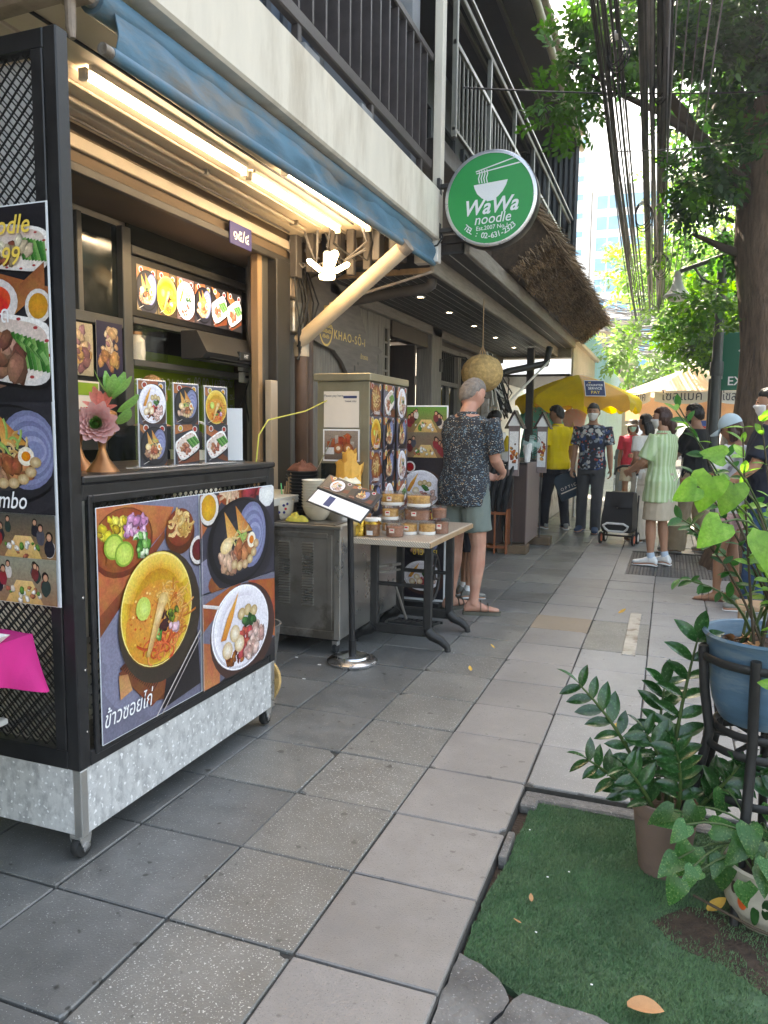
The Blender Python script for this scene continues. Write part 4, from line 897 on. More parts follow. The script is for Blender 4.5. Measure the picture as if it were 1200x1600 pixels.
F('inner_frame','paint_black',lambda m:(m.box(-.005,.009,.065,.085,.33,1.165,.003),m.box(-.005,.009,LY-.075,LY-.055,.33,1.165,.003),m.box(-.005,.009,.085,LY-.075,.33,.35,.003),m.box(-.005,.009,.085,LY-.075,1.14,1.165,.003)))
F('inner_frame','paint_black',lambda m:m.box(-.09,-.047,-.005,.012,.36,2.45,.003))
F('counter_top','paint_black',lambda m:m.box(LX,.008,.046,LY+.008,1.201,1.225,.005))
def lattice(m,u0,u1,v0,v1,put,p=.034,w_=.0045):
    n=int((u1-u0+v1-v0)/p)+2
    for sgn in(1,-1):
        for i in range(-n,n):
            c=i*p
            a=[]
            for t in(u0,u1):
                v=(t-u0)*sgn+c+v0
                a.append((t,v))
            (ua,va),(ub,vb)=a
            def cl(u,v,o_):
                if v<v0: return (u+(v0-v)*sgn,v0)
                if v>v1: return (u+(v1-v)*sgn,v1)
                return (u,v)
            q0=cl(ua,va,0); q1=cl(ub,vb,0)
            if min(q0[0],q1[0])<u0-1e-4 or max(q0[0],q1[0])>u1+1e-4 or abs(q0[0]-q1[0])<.004: continue
            m.bar(put(*q0,.0015*sgn),put(*q1,.0015*sgn),w_,.003)
F('lattice','paint_black',lambda m:lattice(m,LX+.05,-.09,.36,2.45,lambda u,v,d:(u,.02+d,v),.042,.004),kind='stuff')
F('lattice','paint_black',lambda m:lattice(m,LX+.05,-.09,.372,2.45,lambda u,v,d:(u,.026+d,v+.0),.042,.0035),kind='stuff')
F('lattice','paint_black',lambda m:lattice(m,.085,LY-.075,.35,1.14,lambda u,v,d:(-.022+d,u,v)),kind='stuff')
F('backing_board','paper',lambda m:m.box(LX+.06,-.1,.05,.056,1.25,2.45))
F('poster_sheet','sign_white',lambda m:m.box(.0085,.0115,.091,1.219,.35,1.124))
cart_poster(ct,(.0118,.0925,.352))
for z in(.42,.62,.85): F('screw','chrome',lambda m:m.lathe([(.004,0),(.004,.002),(.001,.003)],8).xf(M.Translation((.0045,.03,z))@M.Rotation(R(90),4,'Y')))
for x,y in((-.03,.03),(-.03,LY-.03),(LX+.04,.03),(LX+.04,LY-.03)):
    cs=obj('caster',None,ct,(x,y,0))
    part('fork','galv',cs,lambda m:(m.box(-.024,.024,-.03,.02,.068,.083,.003),m.prism([(-.03,.07),(.02,.07),(.005,.022),(-.012,.022)],(-.022,0,0),((0,1,0),(0,0,1),(1,0,0)),.004),m.prism([(-.03,.07),(.02,.07),(.005,.022),(-.012,.022)],(.018,0,0),((0,1,0),(0,0,1),(1,0,0)),.004)))
    part('tyre','rubber',cs,lambda m:m.lathe([(.014,-.014),(.034,-.014),(.037,-.008),(.037,.008),(.034,.014),(.014,.014)],20).xf(M.Translation((0,-.004,.038))@M.Rotation(R(90),4,'Y')),40)
    part('hub','chrome',cs,lambda m:m.lathe([(.004,-.026),(.016,-.024),(.016,.024),(.004,.026)],14).xf(M.Translation((0,-.004,.038))@M.Rotation(R(90),4,'Y')),40)
# ---- hanging vinyl banner on the lattice side
bn=thing('vinyl_banner','tall vinyl banner of dishes and diners hung on the lattice side','banner',(-1.72,1.785,.83))
W_,H_=.55,1.19
def banner():
    p=Print(W_,H_,4); h=H_
    old=slate(p,0,h*.52,W_,h,'211f24'); 
    p.poly([(W_*.5,h*.86),(W_,h*.8),(W_,h*.74),(W_*.5,h*.8)],'9a5a34','7c4426'); d_tray(p,W_*.78,h*.9,W_*.24,h*.055,-.12); p.blobs(W_*.75,h*.9,W_*.15,h*.03,14,.022,['c9b79a','a8926c','e0d4bc'])
    p.poly([(W_*.5,h*.72),(W_*.98,h*.86),(W_*.98,h*.8),(W_*.6,h*.69)],'8c5230','a5683c')
    p.ell(W_*.62,h*.77,W_*.17,h*.06,'e4dedc','cfc6c4'); p.ell(W_*.64,h*.775,W_*.1,h*.035,'c0301c','d8482c'); d_dip(p,W_*.93,h*.755,.05,'d8962a')
    p.blobs(W_*.4,h*.74,.1,.06,8,.035,['c8842e','e0a44c','b06a20'])
    p.poly([(W_*.3,h*.62),(W_,h*.71),(W_,h*.6),(W_*.6,h*.55)],'5a4236','74584a'); d_tray(p,W_*.7,h*.655,W_*.33,h*.085,-.15); p.blobs(W_*.68,h*.635,W_*.16,h*.045,12,.04,['9a6a56','b58470','7c4e3e','c49a86'])
    for i in range(12): p.stick(W_*(.78+.015*i),h*(.685-.004*i),W_*(.9+.008*i),h*(.645-.003*i),.008,['2f6a2a','4f8c40','88b46a'][i%3])
    p.clip=(0,h*.235,W_,h*.52); slate(p,0,h*.235,W_,h*.52,'2a282e'); d_black(p,W_*.66,h*.385,W_*.42,h*.13); p.clip=old
    d_people(p,0,h*.12,W_*.5,h*.235,'5a7a3c'); d_people(p,W_*.5,h*.12,W_,h*.235,'4a4a44'); d_people(p,0,0,W_*.5,h*.12,'6a5a3c'); d_people(p,W_*.5,0,W_,h*.12,'8a8a78')
    p.rect(0,h*.222,W_*.6,h*.235,'8ab83a'); 
    p.build(bn,(-W_,-.004,0),(1,0,0),(0,0,1),name='printed_picture')
part('sheet','sign_white',bn,lambda m:m.box(-W_-.004,.006,-.0036,-.001,-.004,H_+.004)); banner()
tw=lambda t,sz,u,v,mt,**k:text('lettering',t,sz,mt,bn,(u-W_,-.012,v),(1,0,0),(0,0,1),**k)
tw('Wawa Noodle',.075,.27,1.11,'gold_text',shear=.25,bold=.012); tw('02-222-6399',.075,.26,1.02,'gold_text',shear=.2,bold=.008); tw('เปาะเปี๊ยะทอด',.07,.25,.855,'text_white',bold=.008,sx=.85); tw('ซี่โครงหมูอบ',.07,.18,.655,'text_white',bold=.008,sx=.85); tw('Wawa jumbo',.075,.27,.295,'text_white',shear=.25,bold=.006,sx=.85)
# ---------------- on the counter: acrylic menu stands, succulent
def tent(y,dishes,label,w_=.125,h_=.31,rz=78):
    t=thing('menu_stand',label,'menu stand',(-1.79,y,1.2255),R(rz),'menu stands on the cart counter')
    part('acrylic','glass',t,lambda m:m.box(-w_/2-.006,w_/2+.006,-.006,.006,.008,h_+.014,.002)); part('base','plastic_clear',t,lambda m:m.box(-w_/2-.02,w_/2+.02,-.045,.045,.0,.0075,.002))
    part('sheet','paper',t,lambda m:m.box(-w_/2-.003,w_/2+.003,-.0085,-.0065,.008,h_+.01))
    p=Print(w_,h_,int(y*100)); cell(p,0,h_*.5,w_,h_,dishes[0],'5a5866',.9); cell(p,0,0,w_,h_*.5,dishes[1],'34323a',.9); p.build(t,(-w_/2,-.0095,.009),(1,0,0),(0,0,1),name='printed_picture')
    return t
tent(2.33,('white','black'),'acrylic menu stand beside the succulent, picturing a white bowl')
tent(2.54,('black','tray'),'acrylic menu stand second along the counter, picturing a dark plate')
tent(2.75,('curry','tray'),'acrylic menu stand third along the counter, with yellow bowl on top')
t=thing('menu_stand','narrow price list stand at the far end of the cart counter','menu stand',(-1.86,2.99,1.2255),R(30),'menu stands on the cart counter')
part('sheet','paper',t,lambda m:m.box(-.05,.05,-.002,.002,.006,.24)); part('base','plastic_clear',t,lambda m:m.box(-.06,.06,-.03,.03,0,.006))
su=thing('succulent_ornament','artificial pink and green succulent in copper goblets on the cart counter','ornament',(-1.83,2.08,1.2255))
for x,y in((-.1,.03),(.03,.0)): part('goblet','copper',su,lambda m:m.lathe([(.055,0),(.05,.008),(.022,.045),(.012,.075),(.014,.1),(.045,.13),(.055,.17),(.05,.2),(.03,.21)],20,(x,y,0)),50)
def petal(L,W,cup=.25,n=5):
    m=MB(); rows=[]
    for i in range(n+1):
        t=i/n; w_=W*math.sin(math.pi*min(1,t*.86+.1))**.8; z=cup*L*t*t
        rows.append([(-w_,t*L,z+w_*.25),(0,t*L,z-.0),(w_,t*L,z+w_*.25)])
    m.loft(rows,closed=False); return m
pm={k:petal(1,.22,.34).mesh('petal',k,60) for k in('petal_pink','petal_green','petal_red')}
rr=random.Random(8)
def rosette(c,axis,n,L0,L1,open0,open1,mats):
    q=V(axis).to_track_quat('Z','Y')
    for i in range(n):
        t=i/n; a=i*2.39996; tilt=open0+(open1-open0)*t; L=L0+(L1-L0)*t
        o=obj('petal',pm[mats(t)],su); o.rotation_mode='QUATERNION'
        o.rotation_quaternion=q@M.Rotation(a,3,'Z').to_quaternion()@M.Rotation(tilt,3,'X').to_quaternion(); o.location=c; o.scale=(L*rr.uniform(.95,1.25),L,L)
rosette((.035,-.03,.16),(.62,-.76,.1),84,.036,.092,R(74),R(18),lambda t:'petal_green' if t<.42 else 'petal_pink')
rosette((.03,.0,.215),(.45,-.6,.65),10,.055,.075,R(40),R(5),lambda t:'petal_red')
rosette((.06,.02,.245),(.2,-.1,1),13,.06,.11,R(75),R(30),lambda t:'petal_green')
for a,L,z in((-.15,.1,.2),(-.5,.09,.16)):
    o=obj('petal',pm['petal_green'],su,(.09,.02,z)); o.rotation_euler=(R(15),0,R(-90)+a); o.scale=(L*1.2,L,L)
# ---------------- shop interior
ml=thing('menu_light_box','illuminated menu board with six dish photos inside the noodle shop','menu board',(-3.1,3.9,2.08))
part('case','paint_black',ml,lambda m:(m.box(-.08,.0,-.03,1.26,-.03,.33,.004)))
p=Print(1.2,.275,9)
for i,dn in enumerate(('black','curry','white','black','tray','tray')): cell(p,i*.2+.002,0,(i+1)*.2-.002,.275,dn,['6a5a44','5a4a34','6a5450','3a3434','2a2626','2a2626'][i],1.0)
p.build(ml,(.003,.02,.012),(0,1,0),(0,0,1),'print_lit',name='printed_picture')
cf=thing('cupboard_frame','dark aluminium frame of cupboards and glass doors inside the noodle shop','cupboard',(-3.1,0,0))
part('upright','frame_alu',cf,lambda m:m.box(-.05,.012,3.79,3.87,.03,2.56,.004)); part('upright','frame_alu',cf,lambda m:m.box(-.05,-.005,3.44,3.48,2.0,2.56,.004))
part('rail','frame_alu',cf,lambda m:(m.box(-.05,.008,3.0,3.788,1.96,2.02,.004),m.box(-.05,.008,3.88,5.3,2.005,2.045,.004),m.box(-.05,.008,3.88,5.3,2.42,2.47,.004)))
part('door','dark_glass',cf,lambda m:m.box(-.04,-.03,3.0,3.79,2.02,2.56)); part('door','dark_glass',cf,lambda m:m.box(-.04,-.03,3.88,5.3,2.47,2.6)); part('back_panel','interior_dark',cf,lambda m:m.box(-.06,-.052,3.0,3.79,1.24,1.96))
part('glass_case','glass',cf,lambda m:m.box(-.15,-.02,3.9,4.25,1.8,2.0)); part('case_shelf','frame_alu',cf,lambda m:m.box(-.16,.01,3.88,5.2,1.75,1.79,.004))
part('side_panel','interior_dark',cf,lambda m:m.box(-.34,-.06,3.8,3.86,.03,2.56))
jr=thing('glass_jar','cream filled glass jar on the shelf inside the shop','jar',(-3.18,4.0,1.79)); part('body','white_ceramic',jr,lambda m:m.lathe([(.06,0),(.065,.05),(.06,.13),(.04,.15),(.04,.16)],16),50); part('lid','copper',jr,lambda m:m.lathe([(.045,.16),(.045,.18),(.01,.185)],16),50)
hd=thing('ceiling_fan_heater','dark grey wall mounted unit with white mark under the menu board','appliance',(-3.05,4.3,1.85))
part('casing','paint_dark',hd,lambda m:m.prism([(0,.16),(.12,.16),(.2,.02),(.16,-.02),(0,-.02)],(0,0,0),((1,0,0),(0,0,1),(0,1,0)),.75)); part('grille','black_plastic',hd,lambda m:[m.box(.1,.19,.05,.7,-.035+.02*k,-.03+.02*k) for k in range(2)]); part('control','black_plastic',hd,lambda m:m.box(.15,.205,.4,.56,.0,.06,.004)); text('mark','HIT',.035,'text_white',hd,(.207,.48,.018),(0,1,0),(0,0,1),bold=.01)
for k,(y0,y1,z0,z1) in enumerate(((3.32,3.52,1.66,1.95),(3.55,3.77,1.66,1.98))):
    ps=thing('food_poster',['speckled pale food poster half hidden by the cart post','food poster of crisp dumplings on the dark shop panel'][k],'poster',(-3.09,y0,z0)); part('sheet','paper_warm',ps,lambda m:m.box(-.004,-.001,0,y1-y0,0,z1-z0)); p=Print(y1-y0,z1-z0,k+20); old=slate(p,0,0,y1-y0,z1-z0,['b8a888','2a2640'][k]); p.blobs((y1-y0)*.5,(z1-z0)*.6,.07,.09,22,.03,['d8b890','c09a70','e0ccae','a87a80']); p.blobs((y1-y0)*.5,(z1-z0)*.3,.08,.05,14,.03,['c89a60','a8744a','8a5a5a']); p.build(ps,(.0,0,0),(0,1,0),(0,0,1),name='printed_picture')
nt_=thing('shop_notice','green and white notice with red letters behind the succulent','notice',(-3.08,3.33,1.35)); part('sheet','paper_warm',nt_,lambda m:m.box(-.004,0,0,.22,0,.28)); part('header','green_wall',nt_,lambda m:m.box(.0005,.0015,.01,.21,.2,.27)); text('lettering','MENU',.05,'red_paint',nt_,(.002,.13,.1),(0,1,0),(0,0,1),bold=.01)
pc=thing('payment_sticker','small blue and orange payment sticker on the dark panel','sticker',(-3.085,3.66,1.28)); part('sheet','blue_paint',pc,lambda m:m.box(-.003,0,0,.1,0,.09)); part('disc','orange_red',pc,lambda m:m.lathe([(.02,0),(.02,.001)],16).xf(M.Translation((.0008,.07,.045))@M.Rotation(R(90),4,'Y')))
gm=thing('wall_menu_text','white opening hours and drinks prices lettered on the green wall','menu lettering',(-3.445,4.3,1.3))
gt=lambda s,sz,y,z,**k:text('lettering',s,sz,'text_grey',gm,(0,y,z),(0,1,0),(0,0,1),align='LEFT',**k)
gt('จ.-ศ. 06.00-21.00น.',.12,-.05,.345,sx=.75); gt('ส. 08.00-16.30',.12,.62,.38,sx=.75); gt('เครื่องดื่ม',.09,1.03,.41,sx=.7)
for k,(a,b) in enumerate((('น้ำเก๊กฮวย / น้ำลำไย','25.-'),('ชามะนาว/โบเลต','25.-'),('น้ำมะพร้าว (แก้ว)','45.-'))): gt(a,.06,.85,.3-.085*k,sx=.7); gt(b,.06,1.22,.31-.085*k,sx=.8)
gt('โอน-จ่าย : ทุกที่',.06,-.35,-.06)
ol=thing('power_outlet_box','white double power outlet with black plugs on the shop frame','outlet',(-3.05,5.06,1.72)); part('box','white_plastic',ol,lambda m:(m.box(-.03,.02,0,.1,0,.075,.004),m.box(-.03,.02,-.01,.1,.085,.15,.004))); part('plug','black_plastic',ol,lambda m:(m.box(.02,.05,.01,.04,.03,.05,.004),m.box(.02,.05,.055,.085,.03,.05,.004)))
for k in range(3): part('cord','cable_black',ol,lambda m:m.tube([(.05,.03+.03*k,.04),(.07,-.08+.1*k,-.1),(.06,-.15+.18*k,-.22-.05*k),(.05,-.05+.12*k,-.1-.12*k),(.05,.02+.14*k,-.3)],.005,6),60)
fp=thing('framed_picture','tiny gold framed red picture on the green wall','picture',(-3.44,5.42,1.26)); part('frame','gold_paint',fp,lambda m:m.box(-.01,.004,0,.14,0,.2,.004)); part('picture','red_paint',fp,lambda m:m.box(.004,.006,.03,.11,.035,.165))
# ---------------- lamps under the ceiling
def tube_lamp(x,y0,y1,label,bare=False):
    t=thing('fluorescent_lamp',label,'lamp',(x,y0,2.79),0,'tubes under the shop ceiling'); L=y1-y0
    part('housing','fixture',t,lambda m:m.box(.014,.034,0,L,.01,.048,.004)); part('end_cap','fixture',t,lambda m:(m.box(-.02,.02,-.02,.0,-.028,.02,.003),m.box(-.02,.02,L,L+.02,-.028,.02,.003)))
    part('tube','tube_light',t,lambda m:m.tube([(0,.002,-.006),(0,L-.002,-.006)],.0115,12),60)
tube_lamp(-2.28,2.6,3.82,'lit warm fluorescent tube nearest the camera over the food cart')
tube_lamp(-2.285,3.9,5.1,'lit warm fluorescent tube farther along the same row above the shop front')
tube_lamp(-2.06,3.9,5.12,'lit warm fluorescent tube just behind the blue awning valance')
lb=thing('fan_bulb','bright folding LED bulb with four glowing blades by the column','lamp',(-2.27,4.9,2.43))
part('socket','white_plastic',lb,lambda m:m.lathe([(.02,.16),(.028,.15),(.028,.06),(.045,.03),(.03,.02)],16),50); part('cord','cable_black',lb,lambda m:m.tube([(0,0,.16),(.01,.02,.3),(-.02,.05,.4)],.006,6),60)
part('core','bulb_light',lb,lambda m:m.lathe([(.03,.02),(.058,.0),(.052,-.022),(.01,-.032)],18),50)
for k,(dx,dz,dy) in enumerate(((-.78,.62,-.15),(.42,.9,-.1),(.95,.6,.5),(-.3,.5,.9))):
    d=V((dx,dy,dz)).normalized(); part('blade','bulb_light',lb,lambda m:m.tube([d*.055,d*.065,d*.16,d*.175],[.016,.036,.036,.016],12,flat=.5),60)
# ---------------- roller awning
aw=thing('roller_awning','faded blue roller awning valance hanging below the white beam','awning',(-1.80,2.2,2.6))
def val(u,v):
    y=u*3.66; z0=.012+.068*u; z1=.165+.06*u; s=math.sin(v*math.pi)
    return (.012*math.sin(y*5+v*2)*s+.014*math.sin(y*2.1)*s+.008*math.sin(y*17+v*5)*s,y,z0+(z1-z0)*v)
part('fabric','awning_blue',aw,lambda m:m.grid(val,120,8),60); part('fabric_back','awning_blue',aw,lambda m:m.grid(lambda u,v:tuple(a+b for a,b in zip(val(u,v),(-.004,0,0))),60,6),60)
part('bottom_bar','awning_blue',aw,lambda m:m.tube([(-.005,-.02,.012),(-.005,3.68,.08)],.022,12),60); part('bar_end','galv',aw,lambda m:m.tube([(-.005,-.06,.011),(-.005,-.02,.012)],.02,12),60)
part('roller','galv',aw,lambda m:m.tube([(-.04,-.11,.17),(-.04,3.66,.235)],.032,12),60); part('roll_fabric','awning_blue',aw,lambda m:m.tube([(-.04,-.06,.172),(-.04,3.6,.232)],.05,14),60)
part('bracket','rust_metal',aw,lambda m:(m.box(-.1,.02,-.2,-.1,.12,.24,.012),m.box(.02,.03,-.18,-.12,.15,.22,.004),m.tube([(-.04,-.16,.12),(-.04,-.16,.03),(-.035,-.16,.0)],[.018,.016,.01],10)))
part('arm','rust_metal',aw,lambda m:(m.bar((-.1,-.16,.16),(-1.2,-.2,.1),.07,.06,.006),m.bar((-.08,-.08,.2),(-1.2,-.06,.17),.05,.04,.006)))
part('support_pole','pole_cream',aw,lambda m:m.tube([(-.90,3.13,-.56),(-.02,2.97,.03)],.056,16),60)
part('pole_end','rust_metal',aw,lambda m:m.tube([(-.02,2.97,.03),(.03,2.965,.065)],.058,16),60)
part('stay','rust_metal',aw,lambda m:m.bar((-.75,3.35,-.25),(.0,3.62,.0),.03,.02,.003))
# ---------------- round projecting sign
sg=thing('round_shop_sign','round green projecting shop sign with white noodle bowl logo','sign',(-1.345,5.86,3.105))
rot90=M.Rotation(R(90),4,'X')
part('drum','paint_dark',sg,lambda m:m.lathe([(.001,-.06),(.35,-.06),(.356,-.05),(.356,.05),(.35,.06),(.001,.06)],64).xf(rot90),40)
part('rim','sign_rim',sg,lambda m:m.lathe([(.325,.06),(.345,.062),(.35,.066),(.345,.07),(.325,.07)],64,cap=False).xf(rot90),40)
part('face','sign_green',sg,lambda m:m.lathe([(.001,.0605),(.001,.064),(.33,.064),(.33,.0605)],64).xf(rot90),30)
part('arm','paint_dark',sg,lambda m:m.bar((-.42,0,.14),(-.34,0,.14),.035,.035,.004)); part('arm','paint_dark',sg,lambda m:m.bar((-.42,0,-.19),(-.3,0,-.19),.035,.035,.004))
for q in((.08,.2),(-.25,-.13)): part('wall_plate','paint_dark',sg,lambda m:m.box(-.43,-.404,-.03,.03,*q,.003))
part('cable','cable_black',sg,lambda m:m.tube([(-.41,0,-.18),(-.38,-.01,-.24),(-.42,-.02,-.3),(-.5,-.02,-.32)],.008,6),60)
def flat(name,pts,mat,par,o,x,y,d=.0015): 
    mx=plane_mx(o,x,y); return part(name,mat,par,lambda m:(m.prism(pts,(0,0,0),((1,0,0),(0,1,0),(0,0,1)),d),m.xf(mx)))
so_=(0,-.0645,0); sx_=((1,0,0),(0,0,1))
bowl=[(-.14,.105),(.14,.125)]+[(.128,.09),(.1,.045),(.065,.012),(.045,.0),(.04,-.012),(-.025,-.02),(-.035,-.008),(-.07,.005),(-.11,.04),(-.132,.08)]
flat('bowl_logo',[(a*.92,b) for a,b in bowl],'sign_white',sg,so_,*sx_)
for k in range(4): 
    x=-.085+.02*k; flat('noodle_logo',[(x-.004,.115),(x-.012,.15),(x-.003,.18),(x-.01,.21),(x-.002,.21),(x+.005,.18),(x-.004,.15),(x+.004,.116)],'sign_white',sg,so_,*sx_)
flat('chopstick_logo',[(-.115,.205),(.2,.285),(.205,.278),(-.115,.197)],'sign_white',sg,so_,*sx_); flat('chopstick_logo',[(-.11,.19),(.235,.245),(.24,.236),(-.11,.183)],'sign_white',sg,so_,*sx_)
up=V((.02,0,1)); tx=lambda n,s,sz,u,v,**k:text(n,s,sz,'sign_white',sg,(u,-.0662,v),(1,0,.05),(0,0,1),**k)
tx('lettering','WaWa',.155,.0,-.105,shear=.3,bold=.022,sx=.92); tx('lettering','noodle',.105,.02,-.178,shear=.2,bold=.006,sx=.95); tx('lettering','Est.2007 No.1',.043,.02,-.222,bold=.008)
s='TEL : 02-631-2323'
for i,ch in enumerate(s):
    if ch==' ': continue
    a=R(-132+ i*84/(len(s)-1)); rr_=.288; c_,s__=math.cos(a),math.sin(a); text('lettering',ch,.058,'sign_white',sg,(rr_*c_,-.0662,rr_*s__),(-s__,0,c_),(-c_,0,-s__),bold=.012)
# ================================================================ steel cart, cabinet and everything on them
sc_=thing('steel_cart','worn stainless steel kitchen cart with louvred side beside the poster cart','kitchen cart',(-2.47,4.12,0))
S=lambda n,mt,fn,sm=None,**k: part(n,mt,sc_,fn,sm,**k)
S('body','steel',lambda m:m.box(.64,.65,.0,1.2,.10,.775,.003)); S('side_panel','steel_dark',lambda m:m.box(0,.639,.0,.012,.10,.775,.003)); S('far_panel','steel_dark',lambda m:m.box(0,.639,1.19,1.2,.10,.775)); S('back_panel','steel_dark',lambda m:m.box(0,.01,.013,1.189,.10,.775))
S('corner_trim','steel',lambda m:m.box(.615,.655,-.006,.02,.10,.775,.003)); S('bottom_rail','steel_dark',lambda m:m.box(.0,.614,-.008,.0,.10,.15,.003)); S('door_frame','steel_dark',lambda m:m.box(.57,.6,-.008,.0,.16,.74,.003)); S('door_frame','steel_dark',lambda m:m.box(.02,.57,-.008,.0,.72,.75,.003))
S('top','steel',lambda m:m.box(-.01,.665,-.015,1.21,.776,.80,.004)); S('top_mat','steel_dark',lambda m:m.box(.0,.62,.0,.55,.8005,.806,.002))
for x in(.10,.24,.40):
    for k in range(24): S('louvre','steel',lambda m:m.prism([(0,0),(.0,.011),(-.013,.002)],(x,0,.30+k*.0165),((0,1,0),(0,0,1),(1,0,0)),.075))
S('under_tray','paint_black',lambda m:m.box(.02,.63,.02,1.18,.085,.099))
for x,y in((.1,.06),(.6,.06),(.1,1.14),(.6,1.14)):
    cs=obj('caster',None,sc_,(x,y,0)); part('fork','galv',cs,lambda m:m.box(-.02,.02,-.02,.02,.05,.084,.003)); part('tyre','rubber',cs,lambda m:m.lathe([(.01,-.012),(.03,-.012),(.033,0),(.03,.012),(.01,.012)],18).xf(M.Translation((0,0,.033))@M.Rotation(R(90),4,'Y')),40)
# tall bronze cabinet standing on it
cb=thing('tall_cabinet','tall bronze metal cabinet papered with dish photos standing on the steel cart','cabinet',(-2.19,4.58,.801))
S2=lambda n,mt,fn,sm=None,**k: part(n,mt,cb,fn,sm,**k)
S2('body','bronze_cab',lambda m:m.box(.0,.365,.0,.72,.0,.885,.004)); S2('top','bronze_cab',lambda m:m.box(-.02,.385,-.02,.74,.886,.935,.005))
S2('edge_trim','bronze_cab',lambda m:m.box(.325,.37,-.004,.01,.0,.885,.002))
p=Print(.70,.88,31)
dl=[('noodle','white','tray','white'),('tray','curry','black','black'),('white','black','noodle','black')]
for i in range(3):
    for j,dn in enumerate(['noodle','curry','noodle','black'] if i==0 else (['tray','black','black','white'] if i==1 else ['white','black','white','tray'])): cell(p,i*.2333+.001,.88-(j+1)*.22+.001,(i+1)*.2333-.001,.88-j*.22-.001,dn,None,.92)
p.build(cb,(.367,.01,.0),(0,1,0),(0,0,1),name='printed_picture')
for i,sx in enumerate(('ข้าวซอยไก่','หมูเด้ง','เย็นตาโฟ')):
    for j in range(3): text('lettering',sx,.032,'text_white',cb,(.3755,.125+i*.233,.675-.22*j),(0,1,0),(0,0,1),bold=.012,sx=.8)
S2('notice_sheet','paper_warm',lambda m:m.box(.05,.30,-.006,-.004,.585,.82)); S2('notice_header','badge_navy',lambda m:m.box(.19,.285,-.0075,-.0065,.775,.79)); text('lettering','Please pay here',.022,'paper_ink',cb,(.12,-.0066,.785),(1,0,0),(0,0,1)); text('lettering','THANK YOU',.014,'paper_ink',cb,(.24,-.0066,.75),(1,0,0),(0,0,1),bold=.02)
S2('photo_frame','paper',lambda m:m.box(.045,.305,-.006,-.004,.365,.575))
p=Print(.24,.19,33); p.rect(0,0,.24,.19,'9a8a7c','6a5a50'); p.blobs(.13,.12,.07,.04,6,.03,['b0502c','a03a24','c06a3a'])
for k in range(7): p.rect(.02+.028*k,.06,.044+.028*k,.12+.02*(k%3),['a84a2a','c0603a','b8b0a4','9a3a28'][k%4],dark('7a3020',.8))
for x in(.1,.17): p.ell(x,.075,.035,.035,'c88a5a','8a4428'); p.ell(x,.075,.014,.014,'e8d8c0')
p.rect(.01,.035,.07,.08,'c8c8c8'); p.build(cb,(.055,-.0066,.375),(1,0,0),(0,0,1),name='printed_picture')
S2('glass_door','dark_glass',lambda m:m.box(.03,.32,-.004,-.002,.03,.35))
# crockery
def bowl_stack(name,label,loc,n,r,h,dz,mat,prof=None):
    t=thing(name,label,'bowls',loc)
    for k in range(n): part('bowl',mat,t,lambda m:m.lathe([(r*.45,0),(r*.5,.004),(r*.78,h*.35),(r*.93,h*.7),(r*.985,h*.94),(r*1.045,h*.97),(r*1.045,h),(r*.97,h),(r*.9,h*.7),(r*.7,h*.3),(.002,.012)],28,(0,0,k*dz)),50)
    return t
bowl_stack('bowl_stack','stack of cream noodle bowls at the front corner of the steel cart',(-2.05,4.30,.807),10,.1,.09,.018,'white_ceramic')
bowl_stack('plate_stack','tall stack of black bowls topped with a brown cloth on the steel cart',(-2.27,4.52,.801),12,.105,.05,.0225,'black_plastic')
bowl_stack('plate_stack','lower stack of black bowls behind, against the bronze cabinet',(-2.02,4.50,.801),8,.07,.045,.022,'black_plastic')
def cloth(name,label,loc,rx,ry,h,mat,seed,sub=True,sc=9):
    t=MB(); r=random.Random(seed); o3=V((seed*3.1,seed*1.7,0))
    def fn(u,v):
        a=u*2*math.pi; q=v; x=rx*q*math.cos(a)*(1+.35*NZ.noise(V((math.cos(a)*2,math.sin(a)*2,seed)))); y=ry*q*math.sin(a)*(1+.35*NZ.noise(V((math.cos(a)*2,math.sin(a)*2,seed+4)))); z=h*(1-q**2.2)*(.75+.7*NZ.noise(V((x*sc*4,y*sc*4,seed))))+.006+.012*abs(NZ.noise(V((x*60,y*60,seed))))
        return (x,y,max(.003,z) if q<.99 else .002)
    t.grid(fn,32,9); return tag(t.build(name,mat,None,60,loc),label,'cloth')
cloth('folded_cloth','crumpled brown cloth lying on the tall black bowl stack',(-2.27,4.52,1.1),.1,.09,.06,'brown_cloth',3)
cloth('folded_cloth','crumpled brown cloth lying on the lower black bowl stack',(-2.02,4.50,1.005),.07,.07,.05,'brown_cloth',5)
cloth('folded_cloth','yellow dishcloth crumpled in front of the cream bowls',(-2.13,4.165,.807),.075,.04,.05,'yellow_cloth',7)
cloth('folded_cloth','cream towel folded between the black bowls and the paper bag',(-1.93,4.46,1.03),.09,.06,.05,'cream_cloth',11)
fb=thing('flower_bowl','white bowl painted with purple and yellow flowers on the steel cart','bowl',(-2.29,4.25,.807))
part('body','white_ceramic',fb,lambda m:m.lathe([(.06,0),(.07,.01),(.085,.06),(.09,.125),(.087,.125),(.08,.06),(.002,.015)],28),50)
rf=random.Random(4)
for k in range(26):
    a=R(rf.uniform(-150,-20)); z=rf.uniform(.035,.105); rr=.0745+.0155*min(1,z/.11)+.003; part('painted_flower',rf.choice(['petal_pink','umb_amber','sign_navy','red_paint']),fb,lambda m:m.lathe([(.009,0),(.007,.002),(.001,.003)],7).xf(M.Translation((rr*math.cos(a),rr*math.sin(a),z))@V((math.cos(a),math.sin(a),0)).to_track_quat('Z','Y').to_matrix().to_4x4()))
pb=thing('paper_bag','crumpled orange paper bag behind the menu holder on the steel cart','bag',(-1.93,4.52,.801))
